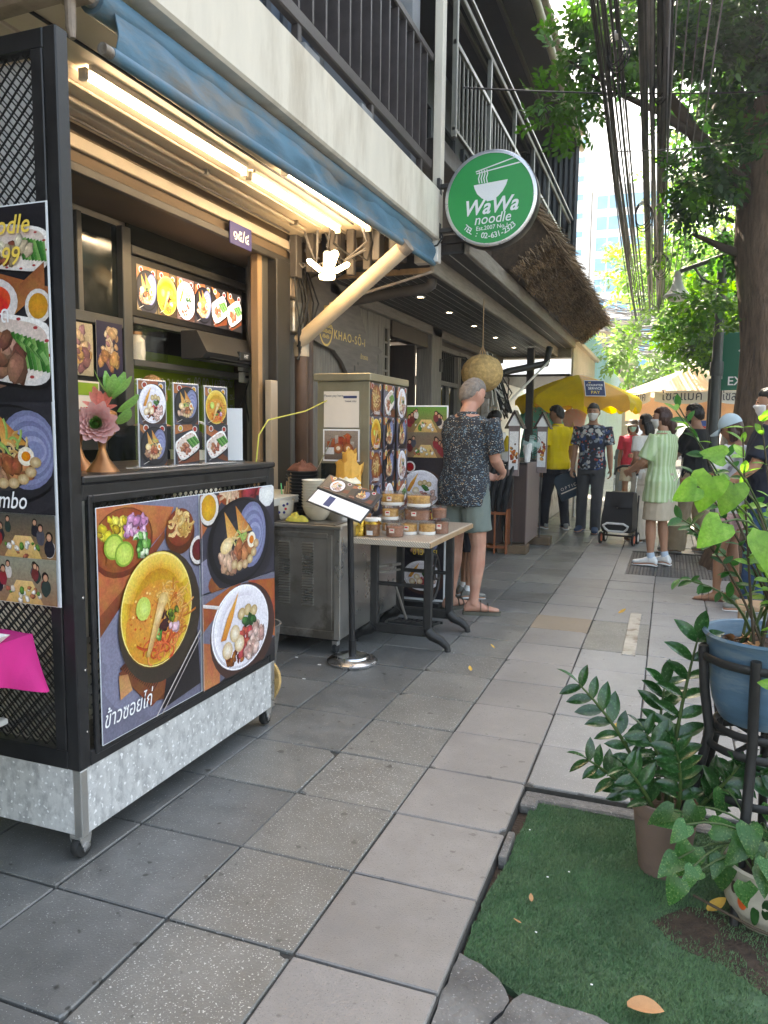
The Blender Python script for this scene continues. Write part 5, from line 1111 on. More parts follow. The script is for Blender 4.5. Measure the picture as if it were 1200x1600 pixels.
def crumple(m,w_,h_,seed,n=12):
    m.grid(lambda u,v:(w_*(.5+.35*v)*math.cos(u*6.283)*(1+.35*NZ.noise(V((u*9,v*5,seed)))),w_*.7*math.sin(u*6.283)*(1+.3*NZ.noise(V((u*9,v*5,seed+3)))),h_*v*(1+.25*NZ.noise(V((math.cos(u*6.283)*2,math.sin(u*6.283)*2,seed))))),n,6)
part('bag','orange_paper',pb,lambda m:crumple(m,.11,.36,3)); part('flap','orange_paper',pb,lambda m:crumple(m,.06,.43,8)); 
gp=thing('sponge_pads','bright green scouring pads beside the cream towel','sponges',(-2.02,4.38,.985)); [part('pad','green_pads',gp,lambda m:m.box(-.05+.01*k,.05+.01*k,-.03,.03,.012*k,.012*k+.01,.003)) for k in range(3)]
tp=thing('steel_pot','dented steel stock pot standing behind the menu holder','pot',(-1.93,4.36,.807)); part('body','steel',tp,lambda m:m.lathe([(.075,0),(.078,.01),(.078,.17),(.082,.175),(.075,.175),(.07,.02),(.002,.015)],28),50)
ck=thing('skewer_cup','cup of wooden spatulas and a green straw at the cart edge','utensils',(-2.33,4.42,.801)); part('cup','black_plastic',ck,lambda m:m.lathe([(.03,0),(.035,.1),(.031,.1),(.002,.01)],16),50)
for k in range(4): part('spatula','wood_tan',ck,lambda m:m.box(-.02+.012*k,-.012+.012*k,-.01+.006*k,.012+.006*k,.03,.2+.03*k,.003))
part('straw','green_pads',ck,lambda m:m.tube([(-.02,-.02,.02),(-.03,-.03,.22)],.004,8))
wsk=thing('wire_skimmer','thin steel skewer standing against the bronze cabinet','utensil',(-2.12,4.52,1.0)); part('rod','chrome',wsk,lambda m:m.tube([(-.05,0,.1),(.07,0,.32)],.004,6))
tg=thing('yellow_tie','yellow plastic strap tied between the poster cart and the column','strap',(-1.75,3.02,1.226)); part('strap','yellow_cloth',tg,lambda m:m.tube([(0,0,0),(-.02,.06,.12),(-.05,.2,.19),(-.2,.9,.25),(-.42,1.75,.36)],.0035,6),60)
bk=thing('metal_bucket','galvanised bucket on the floor between the two carts','bucket',(-2.16,3.72,0)); part('body','galv',bk,lambda m:m.lathe([(.1,0),(.105,.01),(.135,.26),(.142,.268),(.13,.268),(.1,.02),(.002,.015)],28),50)
ph=thing('straw_mat','brown round straw mat leaning behind the poster cart','mat',(-1.87,3.2,0)); part('disc','straw_ball',ph,lambda m:m.lathe([(.001,0),(.115,0),(.12,.012),(.115,.024),(.001,.024)],28).xf(M.Translation((0,.06,.118))@M.Rotation(R(80),4,'X')),50)
# menu holder stand
ms=thing('menu_holder','black menu holder stand with round steel base in front of the steel cart','stand',(-1.70,4.04,0))
part('base','chrome',ms,lambda m:m.lathe([(.145,0),(.15,.006),(.15,.018),(.135,.03),(.1,.036),(.095,.046),(.05,.05),(.02,.056),(.001,.056)],40),50); part('pole','paint_black',ms,lambda m:m.tube([(0,0,.05),(-.02,0,.9)],.018,16),60); part('collar','paint_black',ms,lambda m:m.tube([(0,0,.05),(0,0,.14)],.023,16),60)
mx=M.Translation((-.03,-.02,.97))@M.Rotation(R(18),4,'Y')@M.Rotation(R(33),4,'X')
part('binder','black_plastic',ms,lambda m:(m.box(-.20,.16,-.13,.0,-.006,.0,.002),m.xf(mx))); part('binder','black_plastic',ms,lambda m:(m.box(-.20,.16,.008,.14,-.004,.004,.002),m.xf(mx))); part('spine','black_plastic',ms,lambda m:(m.tube([(-.2,.004,-.002),(.16,.004,-.002)],.012,10),m.xf(mx),)) 
part('sheet','paper',ms,lambda m:(m.box(-.19,.15,-.122,-.01,.0005,.002),m.xf(mx))); part('sheet_header','badge_navy',ms,lambda m:(m.box(-.1,-.06,-.11,-.025,.0025,.0032),m.xf(mx)))
p=Print(.33,.12,44); cell(p,0,0,.17,.12,'white','5a5046'); cell(p,.17,0,.33,.12,'black','3a342e'); q=p.build(ms,(0,0,0),(1,0,0),(0,1,0),name='printed_picture'); q.data.transform(mx@M.Translation((-.19,.014,.0045)))
# ================================================================ sewing-machine table
tb=thing('sewing_table','small gingham topped table on a cast iron treadle sewing base','table',(-1.56,4.82,0))
TT=lambda n,mt,fn,sm=None,**k: part(n,mt,tb,fn,sm,**k)
TT('top','gingham',lambda m:m.box(-.25,.25,-.53,.52,.672,.71,.004)); TT('edge_strip','wood_tan',lambda m:m.box(.2505,.256,-.53,.52,.674,.704,.002))
for s in(-1,1):
    y=.0+s*.25-.1
    TT('side_frame','iron',lambda m:(m.bar((-.17,y,.1),(-.17,y,.67),.055,.03,.008),m.bar((.19,y,.1),(.19,y,.67),.055,.03,.008),m.bar((-.17,y,.11),(.19,y,.11),.03,.06,.01),m.bar((-.17,y,.40),(.19,y,.40),.02,.025,.004)))
    for sx in(-1,1):
        x0=.01+sx*.18
        TT('foot','iron',lambda m:m.tube([(x0,y,.12),(x0+sx*.03,y,.09),(x0+sx*.09,y,.065),(x0+sx*.13,y,.03),(x0+sx*.135,y,.0)],[.035,.034,.028,.022,.02],10),50)
def wheel(m):
    mw=M.Translation((.06,.17,.36))@M.Rotation(R(90),4,'Y')
    pts=[(.16*math.cos(t),.16*math.sin(t),0) for t in[6.2832*k/40 for k in range(40)]]
    m.loft([[V(p)*(1+.07*math.cos(a))+V((0,0,.012*math.sin(a))) for a in[6.283*j/8 for j in range(8)]] for p in pts+[pts[0]]],cap=False)
    for k in range(5): a=6.2832*k/5; m.tube([(.0,0,0),(.155*math.cos(a),.155*math.sin(a),0)],.009,6)
    m.lathe([(.025,-.02),(.025,.02)],12); m.xf(mw)
TT('fly_wheel','iron',wheel,50); TT('pitman_rod','steel_dark',lambda m:m.tube([(-.06,-.3,.42),(-.02,-.15,.13)],.009,8)); TT('treadle','iron',lambda m:([m.bar((-.14+.035*k,-.12,.09),(-.14+.035*k,.1,.06),.012,.012) for k in range(9)],m.bar((-.16,-.12,.09),(.16,-.12,.09),.015,.015),m.bar((-.16,.1,.06),(.16,.1,.06),.015,.015)))
TT('cross_brace','galv',lambda m:(m.bar((-.17,-.35,.5),(-.17,.15,.44),.02,.02,.003),m.bar((-.17,-.35,.46),(-.17,.15,.40),.012,.012)))
# food tubs
def tub(x,y,z,r,h,fill,label,band=False,sx=1.0,gold=False):
    t=thing('food_tub',label,'tub',(x,y,z),0,'tubs of snacks on the gingham table')
    part('shell','plastic_clear',t,lambda m:m.lathe([(r*.93,0),(r*.97,.004),(r,h*.8),(r*1.0,h*.86)],24,sx=sx,cap=False),50); part('filling',fill,t,lambda m:m.lathe([(r*.9,.003),(r*.93,.008),(r*.95,h*.72),(r*.6,h*.8),(.002,h*.78)],20,sx=sx),50)
    part('lid','plastic_clear' if not gold else 'white_plastic',t,lambda m:m.lathe([(r*1.03,h*.84),(r*1.05,h*.86),(r*1.05,h*.98),(r*1.0,h),(.002,h)],24,sx=sx),50)
    if band: part('base_label','white_plastic',t,lambda m:m.lathe([(r*.955,.001),(r*.985,.003),(r*1.0,h*.24)],24,sx=sx,cap=False),50)
    if not gold and int(x*100)%2==0: part('label_tag','paper_warm',t,lambda m:m.box(-.016,.016,-r*1.025,-r*1.0,h*.34,h*.66)); part('label_mark','red_paint',t,lambda m:m.box(-.01,.01,-r*1.03,-r*1.026,h*.5,h*.6))
    if gold:
        part('ribbon','foil_gold',t,lambda m:m.lathe([(r*1.01,h*.68),(r*1.012,h*.84)],24,cap=False),50); part('label_tag','paper',t,lambda m:m.box(-.02,.02,-r*1.02,-r*.99,h*.1,h*.34)); part('bow','foil_gold',t,lambda m:m.tube([(r*.9,-.02,h*.76),(r*1.15,-.05,h*.9),(r*1.2,-.01,h*.7),(r*1.05,0,h*.74)],.006,6),50)
T0=.7105
tub(-1.72,4.40,T0,.05,.115,'food_nut','lidded jar of dark nuts with yellow ribbon at the near table edge',gold=True)
tub(-1.585,4.44,T0,.058,.085,'food_meat','round tub of minced pork floss nearest the table corner')
tub(-1.66,4.56,T0,.055,.09,'food_brown','low tub of crispy noodles on the table behind the ribbon jar',True)
tub(-1.54,4.58,T0,.055,.09,'food_brown','low tub of crispy noodles in the middle of the bottom row',True)
tub(-1.43,4.62,T0,.055,.09,'food_brown','low tub of crispy noodles at the street end of the bottom row',True)
tub(-1.36,4.70,T0,.05,.1,'food_meat','tall tub of pork floss at the far street corner of the pile')
tub(-1.66,4.56,T0+.0915,.055,.09,'food_brown','tub of crisps second up on the wall side of the pile',True)
tub(-1.50,4.62,T0+.0915,.065,.085,'food_meat','wide tub of pork floss in the middle of the pile',False,1.35)
tub(-1.375,4.70,T0+.1015,.05,.08,'food_meat','small tub of pork floss on top of the street end tub')
tub(-1.66,4.60,T0+.1825,.068,.088,'food_brown','topmost tub of crispy noodles on the wall side of the pile',True,1.15)
tub(-1.49,4.62,T0+.1785,.068,.088,'food_brown','topmost tub of crispy noodles on the street side of the pile',True,1.15)
for k,x in enumerate((-1.80,-1.775)):
    pk=thing('snack_pouch',['gold foil snack pouch at the wall end of the gingham table','amber snack pouch leaning beside the gold foil pouch'][k],'pouch',(x+.0,4.38+.05*k,T0)); part('pouch',['foil_gold','food_nut'][k],pk,lambda m:m.loft([[(.032*a*math.cos(t),.02*b*math.sin(t),z) for t in[6.283*j/14 for j in range(14)]] for a,b,z in((1,1,0),(1.1,1.2,.03),(1.05,1,.08),(1,.4,.12),(1.05,.1,.14))]),50)
# photo roll-up banner behind the tables
rb=thing('photo_banner','standing photo banner with diners and a white noodle bowl behind the tables','banner',(-1.92,5.52,0))
part('panel','sign_white',rb,lambda m:m.box(-.004,.36,.0,.012,.06,1.56,.002)); part('foot','paint_black',rb,lambda m:m.box(.02,.33,-.06,.08,0,.058,.004))
p=Print(.345,1.47,51); h=1.47
d_people(p,0,h*.87,.345,h,'5a8a3a'); d_people(p,0,h*.74,.345,h*.87,'7a6a58'); p.clip=(0,h*.4,.345,h*.74); slate(p,0,h*.4,.345,h*.74,'2a2428'); p.poly([(.1,h*.4),(.345,h*.4),(.345,h*.66),(.2,h*.5)],'8a2020','a83030'); d_dip(p,.06,h*.69,.045,'a82018'); d_white(p,.15,h*.575,.16,h*.1); p.clip=(0,0,.345,h); slate(p,0,0,.345,h*.4,'26222a'); d_black(p,.17,h*.3,.15,h*.09); d_white(p,.17,h*.12,.15,h*.08)
p.build(rb,(.005,-.001,.08),(1,0,0),(0,0,1),name='printed_picture'); text('lettering','เย็นตาโฟ',.08,'gold_text',rb,(.17,-.012,.70),(1,0,0),(0,0,1),bold=.006,sx=.8); text('lettering','ข้าวซอย',.08,'gold_text',rb,(.2,-.012,.42),(1,0,0),(0,0,1),bold=.006,sx=.8)
# ---- KHAO-SO-I wooden sign
ks=thing('live_edge_sign','live-edge wooden sign with gold bowl logo and lettering on the plank wall','sign',(-2.775,5.62,1.95))
edge=[(0,.62),(0,.15),(.2,.12),(.45,.1),(.62,.02),(.75,-.08),(.82,-.18),(.86,-.1),(.95,-.15),(1.05,-.2),(1.2,-.1),(1.35,-.05),(1.5,.05),(1.45,.14),(1.62,.2),(1.48,.24),(1.35,.22),(1.2,.3),(1.05,.48),(.92,.66),(.8,.6),(.65,.58),(.4,.72),(.2,.7)]
part('slab','sign_wood',ks,lambda m:m.prism(edge,(0,0,0),((0,1,0),(0,0,1),(1,0,0)),.035)); 
for (u,v,r_) in((.9,-.02,.03),(1.03,-.1,.045),(.98,.03,.018)): part('knot_hole','paint_black',ks,lambda m:m.lathe([(r_,0),(r_*.9,.001)],14,sy=.7).xf(M.Translation((.0353,u,v))@M.Rotation(R(90),4,'Y')))
ko=(.0358,0,0)
for sgn in(-1,1): pass
def arcband(u,v,r0,r1,a0,a1,n=14): 
    A=[R(a0+(a1-a0)*i/n) for i in range(n+1)]; return [(u+r1*math.cos(a),v+r1*math.sin(a)) for a in A]+[(u+r0*math.cos(a),v+r0*math.sin(a)) for a in A[::-1]]
kf=lambda pts:flat('logo','gold_paint',ks,pts,None,None) 
def kflat(pts): return part('logo','gold_paint',ks,lambda m:m.prism(pts,ko,((0,1,0),(0,0,1),(1,0,0)),.0015))
kflat([(a*1.0,b*1.18-.05) for a,b in arcband(.27,.28,.125,.14,180,360)])
for j,(cy,row) in enumerate(((.27,(.17,.24,.31,.37)),(.225,(.205,.275,.345)),(.18,(.235,.305)))):
    for cx in row:
        for rr_ in(.034,.022,.01): kflat(arcband(cx,cy,rr_-.005,rr_,10,170,8))
kflat([(.235,.32),(.235,.44),(.275,.45),(.275,.32)]); kflat([(.24,.445),(.39,.475),(.392,.463),(.24,.43)]); kflat([(.28,.41),(.39,.405),(.39,.393),(.28,.395)])
text('lettering','KHAO-SŌ-i',.105,'gold_paint',ks,(.0365,.79,.2),(0,1,0),(0,0,1),spacing=1.25,bold=.012,sx=1.15); text('lettering','ข้าวซอย',.06,'gold_paint',ks,(.0365,1.13,.08),(0,1,0),(0,0,1))
wl=thing('wall_lamp','small black wall lamp with white globe on the grey post','lamp',(-2.74,9.3,2.18)); part('bracket','iron',wl,lambda m:(m.box(0,.015,-.05,.05,-.08,.08,.004),m.tube([(.01,0,.05),(.15,.05,.12),(.3,.1,.1),(.36,.12,.02)],.01,8))); part('shade','iron',wl,lambda m:m.lathe([(.02,.06),(.05,.03),(.11,-.02),(.105,-.022),(.02,.03)],20,(.36,.12,0)),50); part('globe','white_plastic',wl,lambda m:m.lathe([(.02,.0),(.055,-.03),(.06,-.065),(.04,-.105),(.002,-.12)],18,(.36,.12,0)),60)
sb=thing('straw_ball_lamp','big woven straw ball hanging from the canopy above the man','lamp',(-1.73,7.3,1.925))
def ball(u,v):
    a=u*6.2832; t=v*math.pi; r=.2*(1+.05*NZ.noise(V((math.cos(a)*math.sin(t)*9,math.sin(a)*math.sin(t)*9,math.cos(t)*9)))); return (r*math.sin(t)*math.cos(a),r*math.sin(t)*math.sin(a),r*.9*math.cos(t))
part('ball','straw_ball',sb,lambda m:m.grid(ball,48,24),70); part('cord','wood_tan',sb,lambda m:(m.tube([(0,0,.17),(.0,0,.705)],.005,6),m.tube([(-.04,0,.16),(0,0,.26)],.005,6),m.tube([(.04,0,.16),(0,0,.26)],.005,6)))
# pink side table at far left
pt=thing('pink_table','small table under a bright magenta tablecloth at the left edge','table',(-2.0,1.6,0))
def pc_(u,v):
    x=-.25+u*.47; y=-.34+v*.47; return (x,y,.752+.002*math.sin(x*40)*math.sin(y*35))
part('tablecloth','magenta_cloth',pt,lambda m:m.grid(pc_,16,16),60)
fold=lambda t,k:.028*math.sin(t*13+k)+.014*math.sin(t*29+k*2)
def drop(u,v):
    # along front edge (-y side) then round the corner to the +x side
    L=.47; q=u*2
    cor=math.exp(-((q-1)/.28)**2)
    if q<1: x,y,nx,ny=-.25+L*q,-.34,0,-1
    else: x,y,nx,ny=.22,-.34+L*(q-1),1,0
    k=cor*.7; nx,ny=nx*(1-k)+k*.75,ny*(1-k)-k*.35
    o=v*(.035+fold(q,1)*v+.12*cor)
    return (x+nx*o,y+ny*o,.752-v*(.14+.16*cor+.03*math.sin(q*7)))
part('cloth_drop','magenta_cloth',pt,lambda m:m.grid(drop,90,12),60)
part('top','wood_tan',pt,lambda m:m.box(-.25,.2,-.34,.12,.72,.745)); [part('leg','steel_dark',pt,lambda m:m.tube([(x,y,0),(x,y,.72)],.012,8)) for x in(-.22,-.1) for y in(-.3,.08)]
ty=thing('white_tray','white melamine tray on the magenta tablecloth','tray',(-1.86,1.55,.7535)); part('tray','white_plastic',ty,lambda m:m.loft([[(sx*a,sy*b,z) for sx,sy in((-1,-1),(1,-1),(1,1),(-1,1))] for a,b,z in((.08,.06,0),(.1,.08,.022),(.096,.076,.022),(.076,.056,.004))]))
cu=thing('striped_cup','white cup with pink and yellow stripes on the tray','cup',(-1.86,1.55,.758)); part('body','white_ceramic',cu,lambda m:m.lathe([(.03,0),(.033,.004),(.042,.075),(.039,.075),(.03,.008),(.002,.006)],24),50); part('band','petal_pink',cu,lambda m:m.lathe([(.0375,.035),(.0425,.06)],24,cap=False),50); part('band','umb_amber',cu,lambda m:m.lathe([(.0345,.012),(.0372,.03)],24,cap=False),50); part('handle','white_ceramic',cu,lambda m:m.tube([(.04,0,.06),(.062,0,.055),(.062,0,.03),(.036,0,.022)],.005,8),50)
pcl=thing('plastic_stool','white plastic stool leg tip poking in at the left edge','stool',(-1.86,1.60,0)); part('leg','white_plastic',pcl,lambda m:m.tube([(.0,.0,.0),(-.02,.0,.12),(-.06,0,.45)],[.014,.016,.02],12),50); part('seat','white_plastic',pcl,lambda m:m.box(-.35,-.05,-.15,.15,.44,.46,.01))
# ================================================================ stall with podium
po=thing('brown_podium','dark brown menu podium of the neighbouring stall','podium',(-1.72,8.45,0))
part('cabinet','podium',po,lambda m:m.box(.0,.24,.06,.9,.12,1.0,.004)); part('street_face','podium_lit_brown',po,lambda m:m.box(.2405,.25,.06,.9,.1,1.02,.003)); part('near_board','podium',po,lambda m:m.box(-.25,.0,.0,.04,.1,1.0,.003)); part('base','wood_block',po,lambda m:m.box(-.05,.28,-.06,.16,.0,.1,.006)); part('base','wood_block',po,lambda m:m.box(.1,.42,.75,.95,.0,.1,.006)); part('top','paint_black',po,lambda m:m.box(-.5,.24,.05,.9,1.001,1.02))
def house_sign(x,y,label,k):
    t=thing('house_sign',label,'sign',(x,y,0),0,'little roofed signs at the stall'); part('pole','paint_dark',t,lambda m:m.tube([(0,0,.1),(0,0,1.0)],.008,8)); part('board','podium_lit_brown',t,lambda m:m.box(-.06,.06,-.02,.02,.88,1.43,.003))
    p=Print(.1,.42,k); p.rect(0,0,.1,.42,'e8e4e0'); p.blobs(.05,.2,.04,.12,16,.02,['c8642a','a83a24','e0a04a','7a4a2a']); p.rect(0,0,.1,.07,'dadada'); p.build(t,(-.05,-.0215,.95),(1,0,0),(0,0,1),name='printed_picture')
    part('gable','white_plastic',t,lambda m:m.prism([(-.07,1.43),(.07,1.43),(0,1.56)],(0,-.03,0),((1,0,0),(0,0,1),(0,1,0)),.15)); part('roof','podium',t,lambda m:(m.bar((-.1,.05,1.4),(.003,.05,1.6),.012,.2,.002,up=(0,1,0)),)); part('roof','podium',t,lambda m:(m.bar((.1,.05,1.4),(-.003,.05,1.6),.012,.2,.002,up=(0,1,0)),))
house_sign(-1.60,8.35,'little roofed photo sign in front of the near podium board',61); house_sign(-1.42,9.15,'little roofed photo sign at the far end of the podium',62)
ub=thing('umbrella_bundle','bundle of closed black umbrellas leaning in a wooden rack','umbrellas',(-1.84,8.35,0))
for k in range(4): part('umbrella','black_plastic',ub,lambda m:m.tube([(-.1+.07*k,.1,.25),(-.06+.075*k,.03,.7),(.02+.07*k,.0,.95),(.05+.07*k,.0,1.05)],[.012,.04,.032,.012],10),60)
part('rack','wood_rack',ub,lambda m:[m.box(-.22+.13*k,-.2+.13*k,-.02,.0,.0,.48,.003) for k in range(4)]); part('rack_rail','wood_rack',ub,lambda m:m.box(-.22,.19,-.005,.015,.44,.47)); part('rack_rail','wood_rack',ub,lambda m:m.box(-.22,.19,-.005,.015,.06,.09)); part('rack_side','wood_rack',ub,lambda m:m.box(.17,.19,.0,.2,.0,.5,.003))
fn=thing('desk_fan','small fan with teal hub standing on the stall counter','fan',(-1.52,9.0,1.021)); part('stand','black_plastic',fn,lambda m:m.lathe([(.07,0),(.07,.015),(.015,.03),(.012,.16)],18),50); part('cage','frame_alu',fn,lambda m:([m.loft([[V((.12*s_*math.cos(t),-.03-.0*s_+q,.2+.12*s_*math.sin(t)))+V((0,.003*math.cos(a),.003*math.sin(a))) for a in(0,2.1,4.2)] for t in[6.283*j/28 for j in range(29)]],cap=False) for s_,q in((1,0),(.8,-.01),(.6,-.015),(.8,.04),(1,.03))],)); part('hub','teal_wall',fn,lambda m:m.lathe([(.001,.06),(.035,.05),(.045,.0),(.04,-.03)],18).xf(M.Translation((0,0,.2))@M.Rotation(R(90),4,'X')),50)
for k in range(4): part('blade','teal_wall',fn,lambda m:m.prism([(.02,-.02),(.1,-.05),(.105,.02),(.03,.03)],(0,-.01,.2),((math.cos(k*1.57),0,math.sin(k*1.57)),(-math.sin(k*1.57),.25,math.cos(k*1.57)),(0,1,0)),.003))
wb=thing('white_bag','white plastic bag standing on the stall counter','bag',(-1.52,8.75,1.021)); part('bag','white_plastic',wb,lambda m:crumple(m,.06,.2,13)); 
lc=thing('lucky_ornament','white ornament box with yellow top on the stall counter','ornament',(-1.75,8.7,1.021)); part('box','white_plastic',lc,lambda m:m.box(-.05,.05,-.04,.04,0,.12,.006)); part('top','umb_yellow',lc,lambda m:m.lathe([(.06,.12),(.05,.2),(.01,.3)],14),50)
sm=thing('electric_meters','row of grey electric meters and tangled cables on the stall post','meters',(-2.35,9.9,1.5))
for k in range(3): part('meter','galv',sm,lambda m:m.box(0,.1,.2*k,.2*k+.15,.1*k,.3+.1*k,.01))
rc=random.Random(9)
for k in range(14): part('cable','cable_black' if k%3 else 'white_plastic',sm,lambda m:m.tube([(.1,rc.uniform(0,.6),.5),(.15+rc.uniform(0,.2),rc.uniform(0,.7),rc.uniform(0,.4)),(.12+rc.uniform(0,.3),rc.uniform(0,.8),rc.uniform(-.2,.6)),(.05,rc.uniform(0,.6),.9)],.01,6),60)
dr=thing('hanging_dress','teal floral dress hanging at the clothes stall','dress',(-1.95,12.2,.95)); part('dress','floral_teal',dr,lambda m:m.loft([[(a*math.cos(t),.06*math.sin(t),z) for t in[6.283*j/16 for j in range(16)]] for a,z in((.3,0),(.27,.3),(.22,.55),(.24,.72),(.1,.8))]),50); part('sleeve','floral_teal',dr,lambda m:m.tube([(-.2,0,.72),(-.33,0,.5)],.07,10)); part('sleeve','floral_teal',dr,lambda m:m.tube([(.2,0,.72),(.33,0,.5)],.07,10))
ds=thing('hanging_shirt','pink and orange garment hanging beside the teal dress','garment',(-1.45,12.5,1.15)); part('cloth','petal_pink',ds,lambda m:m.loft([[(a*math.cos(t),.05*math.sin(t),z) for t in[6.283*j/16 for j in range(16)]] for a,z in((.17,0),(.16,.3),(.2,.5),(.08,.58))]),50); part('trim','umb_orange',ds,lambda m:m.tube([(-.1,-.06,.1),(0,-.06,.35),(.1,-.06,.1)],.03,8))
# ---------------- market umbrellas
def yellow_umb():
    t=thing('yellow_umbrella','yellow market umbrella with navy payment badge over the stalls','umbrella',(-1.40,12.5,0))
    part('pole','galv',t,lambda m:m.tube([(0,0,0),(0,0,2.22)],.022,10))
    n=8; Rr=1.05
    P_=lambda a,q,z:(Rr*q*math.cos(a)*1.02,Rr*q*math.sin(a),z)
    for k in range(n):
        a0=6.2832*k/n+.2; a1=6.2832*(k+1)/n+.2
        def pan(u,v):
            a=a0+(a1-a0)*u; sag=math.sin(u*math.pi); q=v*(math.cos(math.pi/n)/math.cos(a-(a0+a1)/2)); z=2.27-.42*v**1.35-.05*sag*v*v
            if v>.88: return (*P_(a,q if v<.9 else .9*q/v+ .02,0)[:2],2.27-.42*.88**1.35-.05*sag-(v-.88)*(1.45+.5*math.sin(u*9+k)))
            return P_(a,q,z)
        part('canopy_panel','umb_amber' if k%4==2 else 'umb_yellow',t,lambda m:m.grid(pan,10,16),50)
        part('rib','galv',t,lambda m:m.bar((0,0,1.9),P_(a0,.85,1.92),.012,.012))
    # badge on the panel that faces the camera
    b=obj('badge',None,t,(.33,-.80,2.0)); b.rotation_euler=(R(-32),0,R(18))
    part('plate','sign_white',b,lambda m:m.box(-.15,.15,-.008,-.004,-.13,.15,.01)); part('field','badge_navy',b,lambda m:m.box(-.14,.14,-.0105,-.0085,-.12,.14))
    for k,(s_,sz,z,mt) in enumerate((('COUNTER',.052,.045,'text_white'),('SERVICE',.056,-.015,'text_white'),('PAY',.075,-.09,'gold_text'))): text('lettering',s_,sz,mt,b,(0,-.012,z),(1,0,0),(0,0,1),bold=.015)
    part('emblem','gold_text',b,lambda m:m.prism(arcband(-.07,.115,.008,.016,150,400),(0,-.0125,0),((1,0,0),(0,0,1),(0,1,0)),.001))
yellow_umb()
def orange_umb():
    t=thing('orange_umbrella','orange and cream market umbrella with Thai lettering on its white valance','umbrella',(.35,14.6,0))
    part('pole','galv',t,lambda m:m.tube([(0,0,0),(0,0,2.5)],.024,10)); n=8; Rr=1.25; off=-1.35
    pt_=lambda a,q,z:(Rr*q*math.cos(a),Rr*q*math.sin(a),z)
    for k in range(n):
        a0=6.2832*k/n+off; a1=6.2832*(k+1)/n+off
        part('canopy_panel','umb_orange' if k%2 else 'umb_cream',t,lambda m:m.grid(lambda u,v:pt_(a0+(a1-a0)*u,v*math.cos(math.pi/n)/math.cos((u-.5)*(a1-a0)),2.56-.5*v-.04*math.sin(u*3.14)*v),8,8),50)
        e0,e1=V(pt_(a0,.985,2.06)),V(pt_(a1,.985,2.06))
        part('valance','umb_white',t,lambda m:m.grid(lambda u,v:e0.lerp(e1,.04+.92*u)+V((0,0,.0-v*(.23-.05*abs(2*u-1)**3)))+(e0+e1).normalized()*(.015*v),8,3),50)
        md=(e0+e1)/2; nrm=V((md.x,md.y,0)).normalized(); xd=V((-nrm.y,nrm.x,0))
        if k in(0,7,6,1): text('lettering','โซลแมค',.21,'paper_ink',t,md+nrm*.022+V((0,0,-.155)),xd,(0,0,1),sx=.95)
        part('rib','galv',t,lambda m:m.bar((0,0,2.1),pt_(a0,.9,2.1),.012,.012)); 
    part('side_curtain','umb_orange',t,lambda m:m.grid(lambda u,v:(-1.15+2.3*u,.4+.4*math.sin(u*3),2.0-.42*v+.03*math.sin(u*12)),20,4),50)
orange_umb()
# ---------------- street furniture on the right
lp=thing('street_lamp','grey street lamp post with bell shaped lamp on a twisted bracket','street lamp',(.46,9.5,0))
part('post','post_grey',lp,lambda m:m.tube([(0,0,0),(0,0,.5),(0,0,3.5)],[.075,.06,.05],16),60); part('collar','post_grey',lp,lambda m:m.lathe([(.068,2.02),(.072,2.04),(.072,2.16),(.068,2.18)],18),50); part('cap','post_grey',lp,lambda m:m.lathe([(.06,3.5),(.07,3.53),(.03,3.6),(.005,3.66)],16),50)
part('bracket','post_grey',lp,lambda m:(m.tube([(0,0,3.35),(-.2,0,3.28),(-.45,0,3.2)],.025,8),m.tube([(0,0,3.0),(-.2,0,3.1),(-.3,0,3.25)],.014,8)),50); part('lamp_shade','lamp_white',lp,lambda m:m.lathe([(.03,3.2),(.04,3.14),(.05,3.08),(.085,3.0),(.155,2.93),(.15,2.925),(.08,2.98),(.03,3.1)],24,(-.46,0,0)),50); part('globe','white_plastic',lp,lambda m:m.lathe([(.12,2.945),(.11,2.91),(.07,2.875),(.002,2.86)],20,(-.46,0,0)),60)
gs=thing('green_road_sign','green road sign with white arrow beside the tree trunk','road sign',(.66,9.75,1.9)); part('panel','road_green',gs,lambda m:m.box(-.14,.42,-.012,.0,-.03,.63,.004)); text('lettering','EXIT',.14,'text_white',gs,(-.07,-.0135,.03),(1,0,0),(0,0,1),align='LEFT',bold=.01); part('arrow','text_white',gs,lambda m:m.prism([(.03,.42),(.13,.33),(.13,.38),(.3,.38),(.3,.46),(.13,.46),(.13,.51)],(0,-.0135,0),((1,0,0),(0,0,1),(0,1,0)),.001)); part('clamp','galv',gs,lambda m:m.box(-.2,-.12,-.02,.02,.1,.14)); part('sign_post','post_grey',gs,lambda m:m.tube([(.15,.03,-1.9),(.15,.03,.6)],.03,10))
ns=thing('no_parking_sign','round blue and red no parking sign above a white plate','road sign',(.62,15.5,0)); part('post','galv',ns,lambda m:m.tube([(0,0,0),(0,0,1.95)],.025,10)); part('disc','red_paint',ns,lambda m:m.lathe([(.001,.03),(.2,.03),(.2,.04),(.001,.04)],28).xf(M.Translation((0,0,1.66))@rot90)); part('field','blue_paint',ns,lambda m:m.lathe([(.001,.0405),(.165,.0405),(.165,.043),(.001,.043)],28).xf(M.Translation((0,0,1.66))@rot90)); part('bar','red_paint',ns,lambda m:m.bar((-.11,-.045,1.77),(.11,-.045,1.55),.006,.045,0,up=(0,1,0))); part('plate','sign_white',ns,lambda m:m.box(-.17,.17,-.04,-.03,1.15,1.42,.003))
bo=thing('bollard','dark grey bollard on the sunny pavement far ahead','bollard',(-1.05,18,0)); part('shaft','post_grey',bo,lambda m:m.lathe([(.1,0),(.1,.75),(.12,.76),(.12,.82),(.1,.84),(.09,.95),(.05,1.02),(.001,1.04)],20),50)
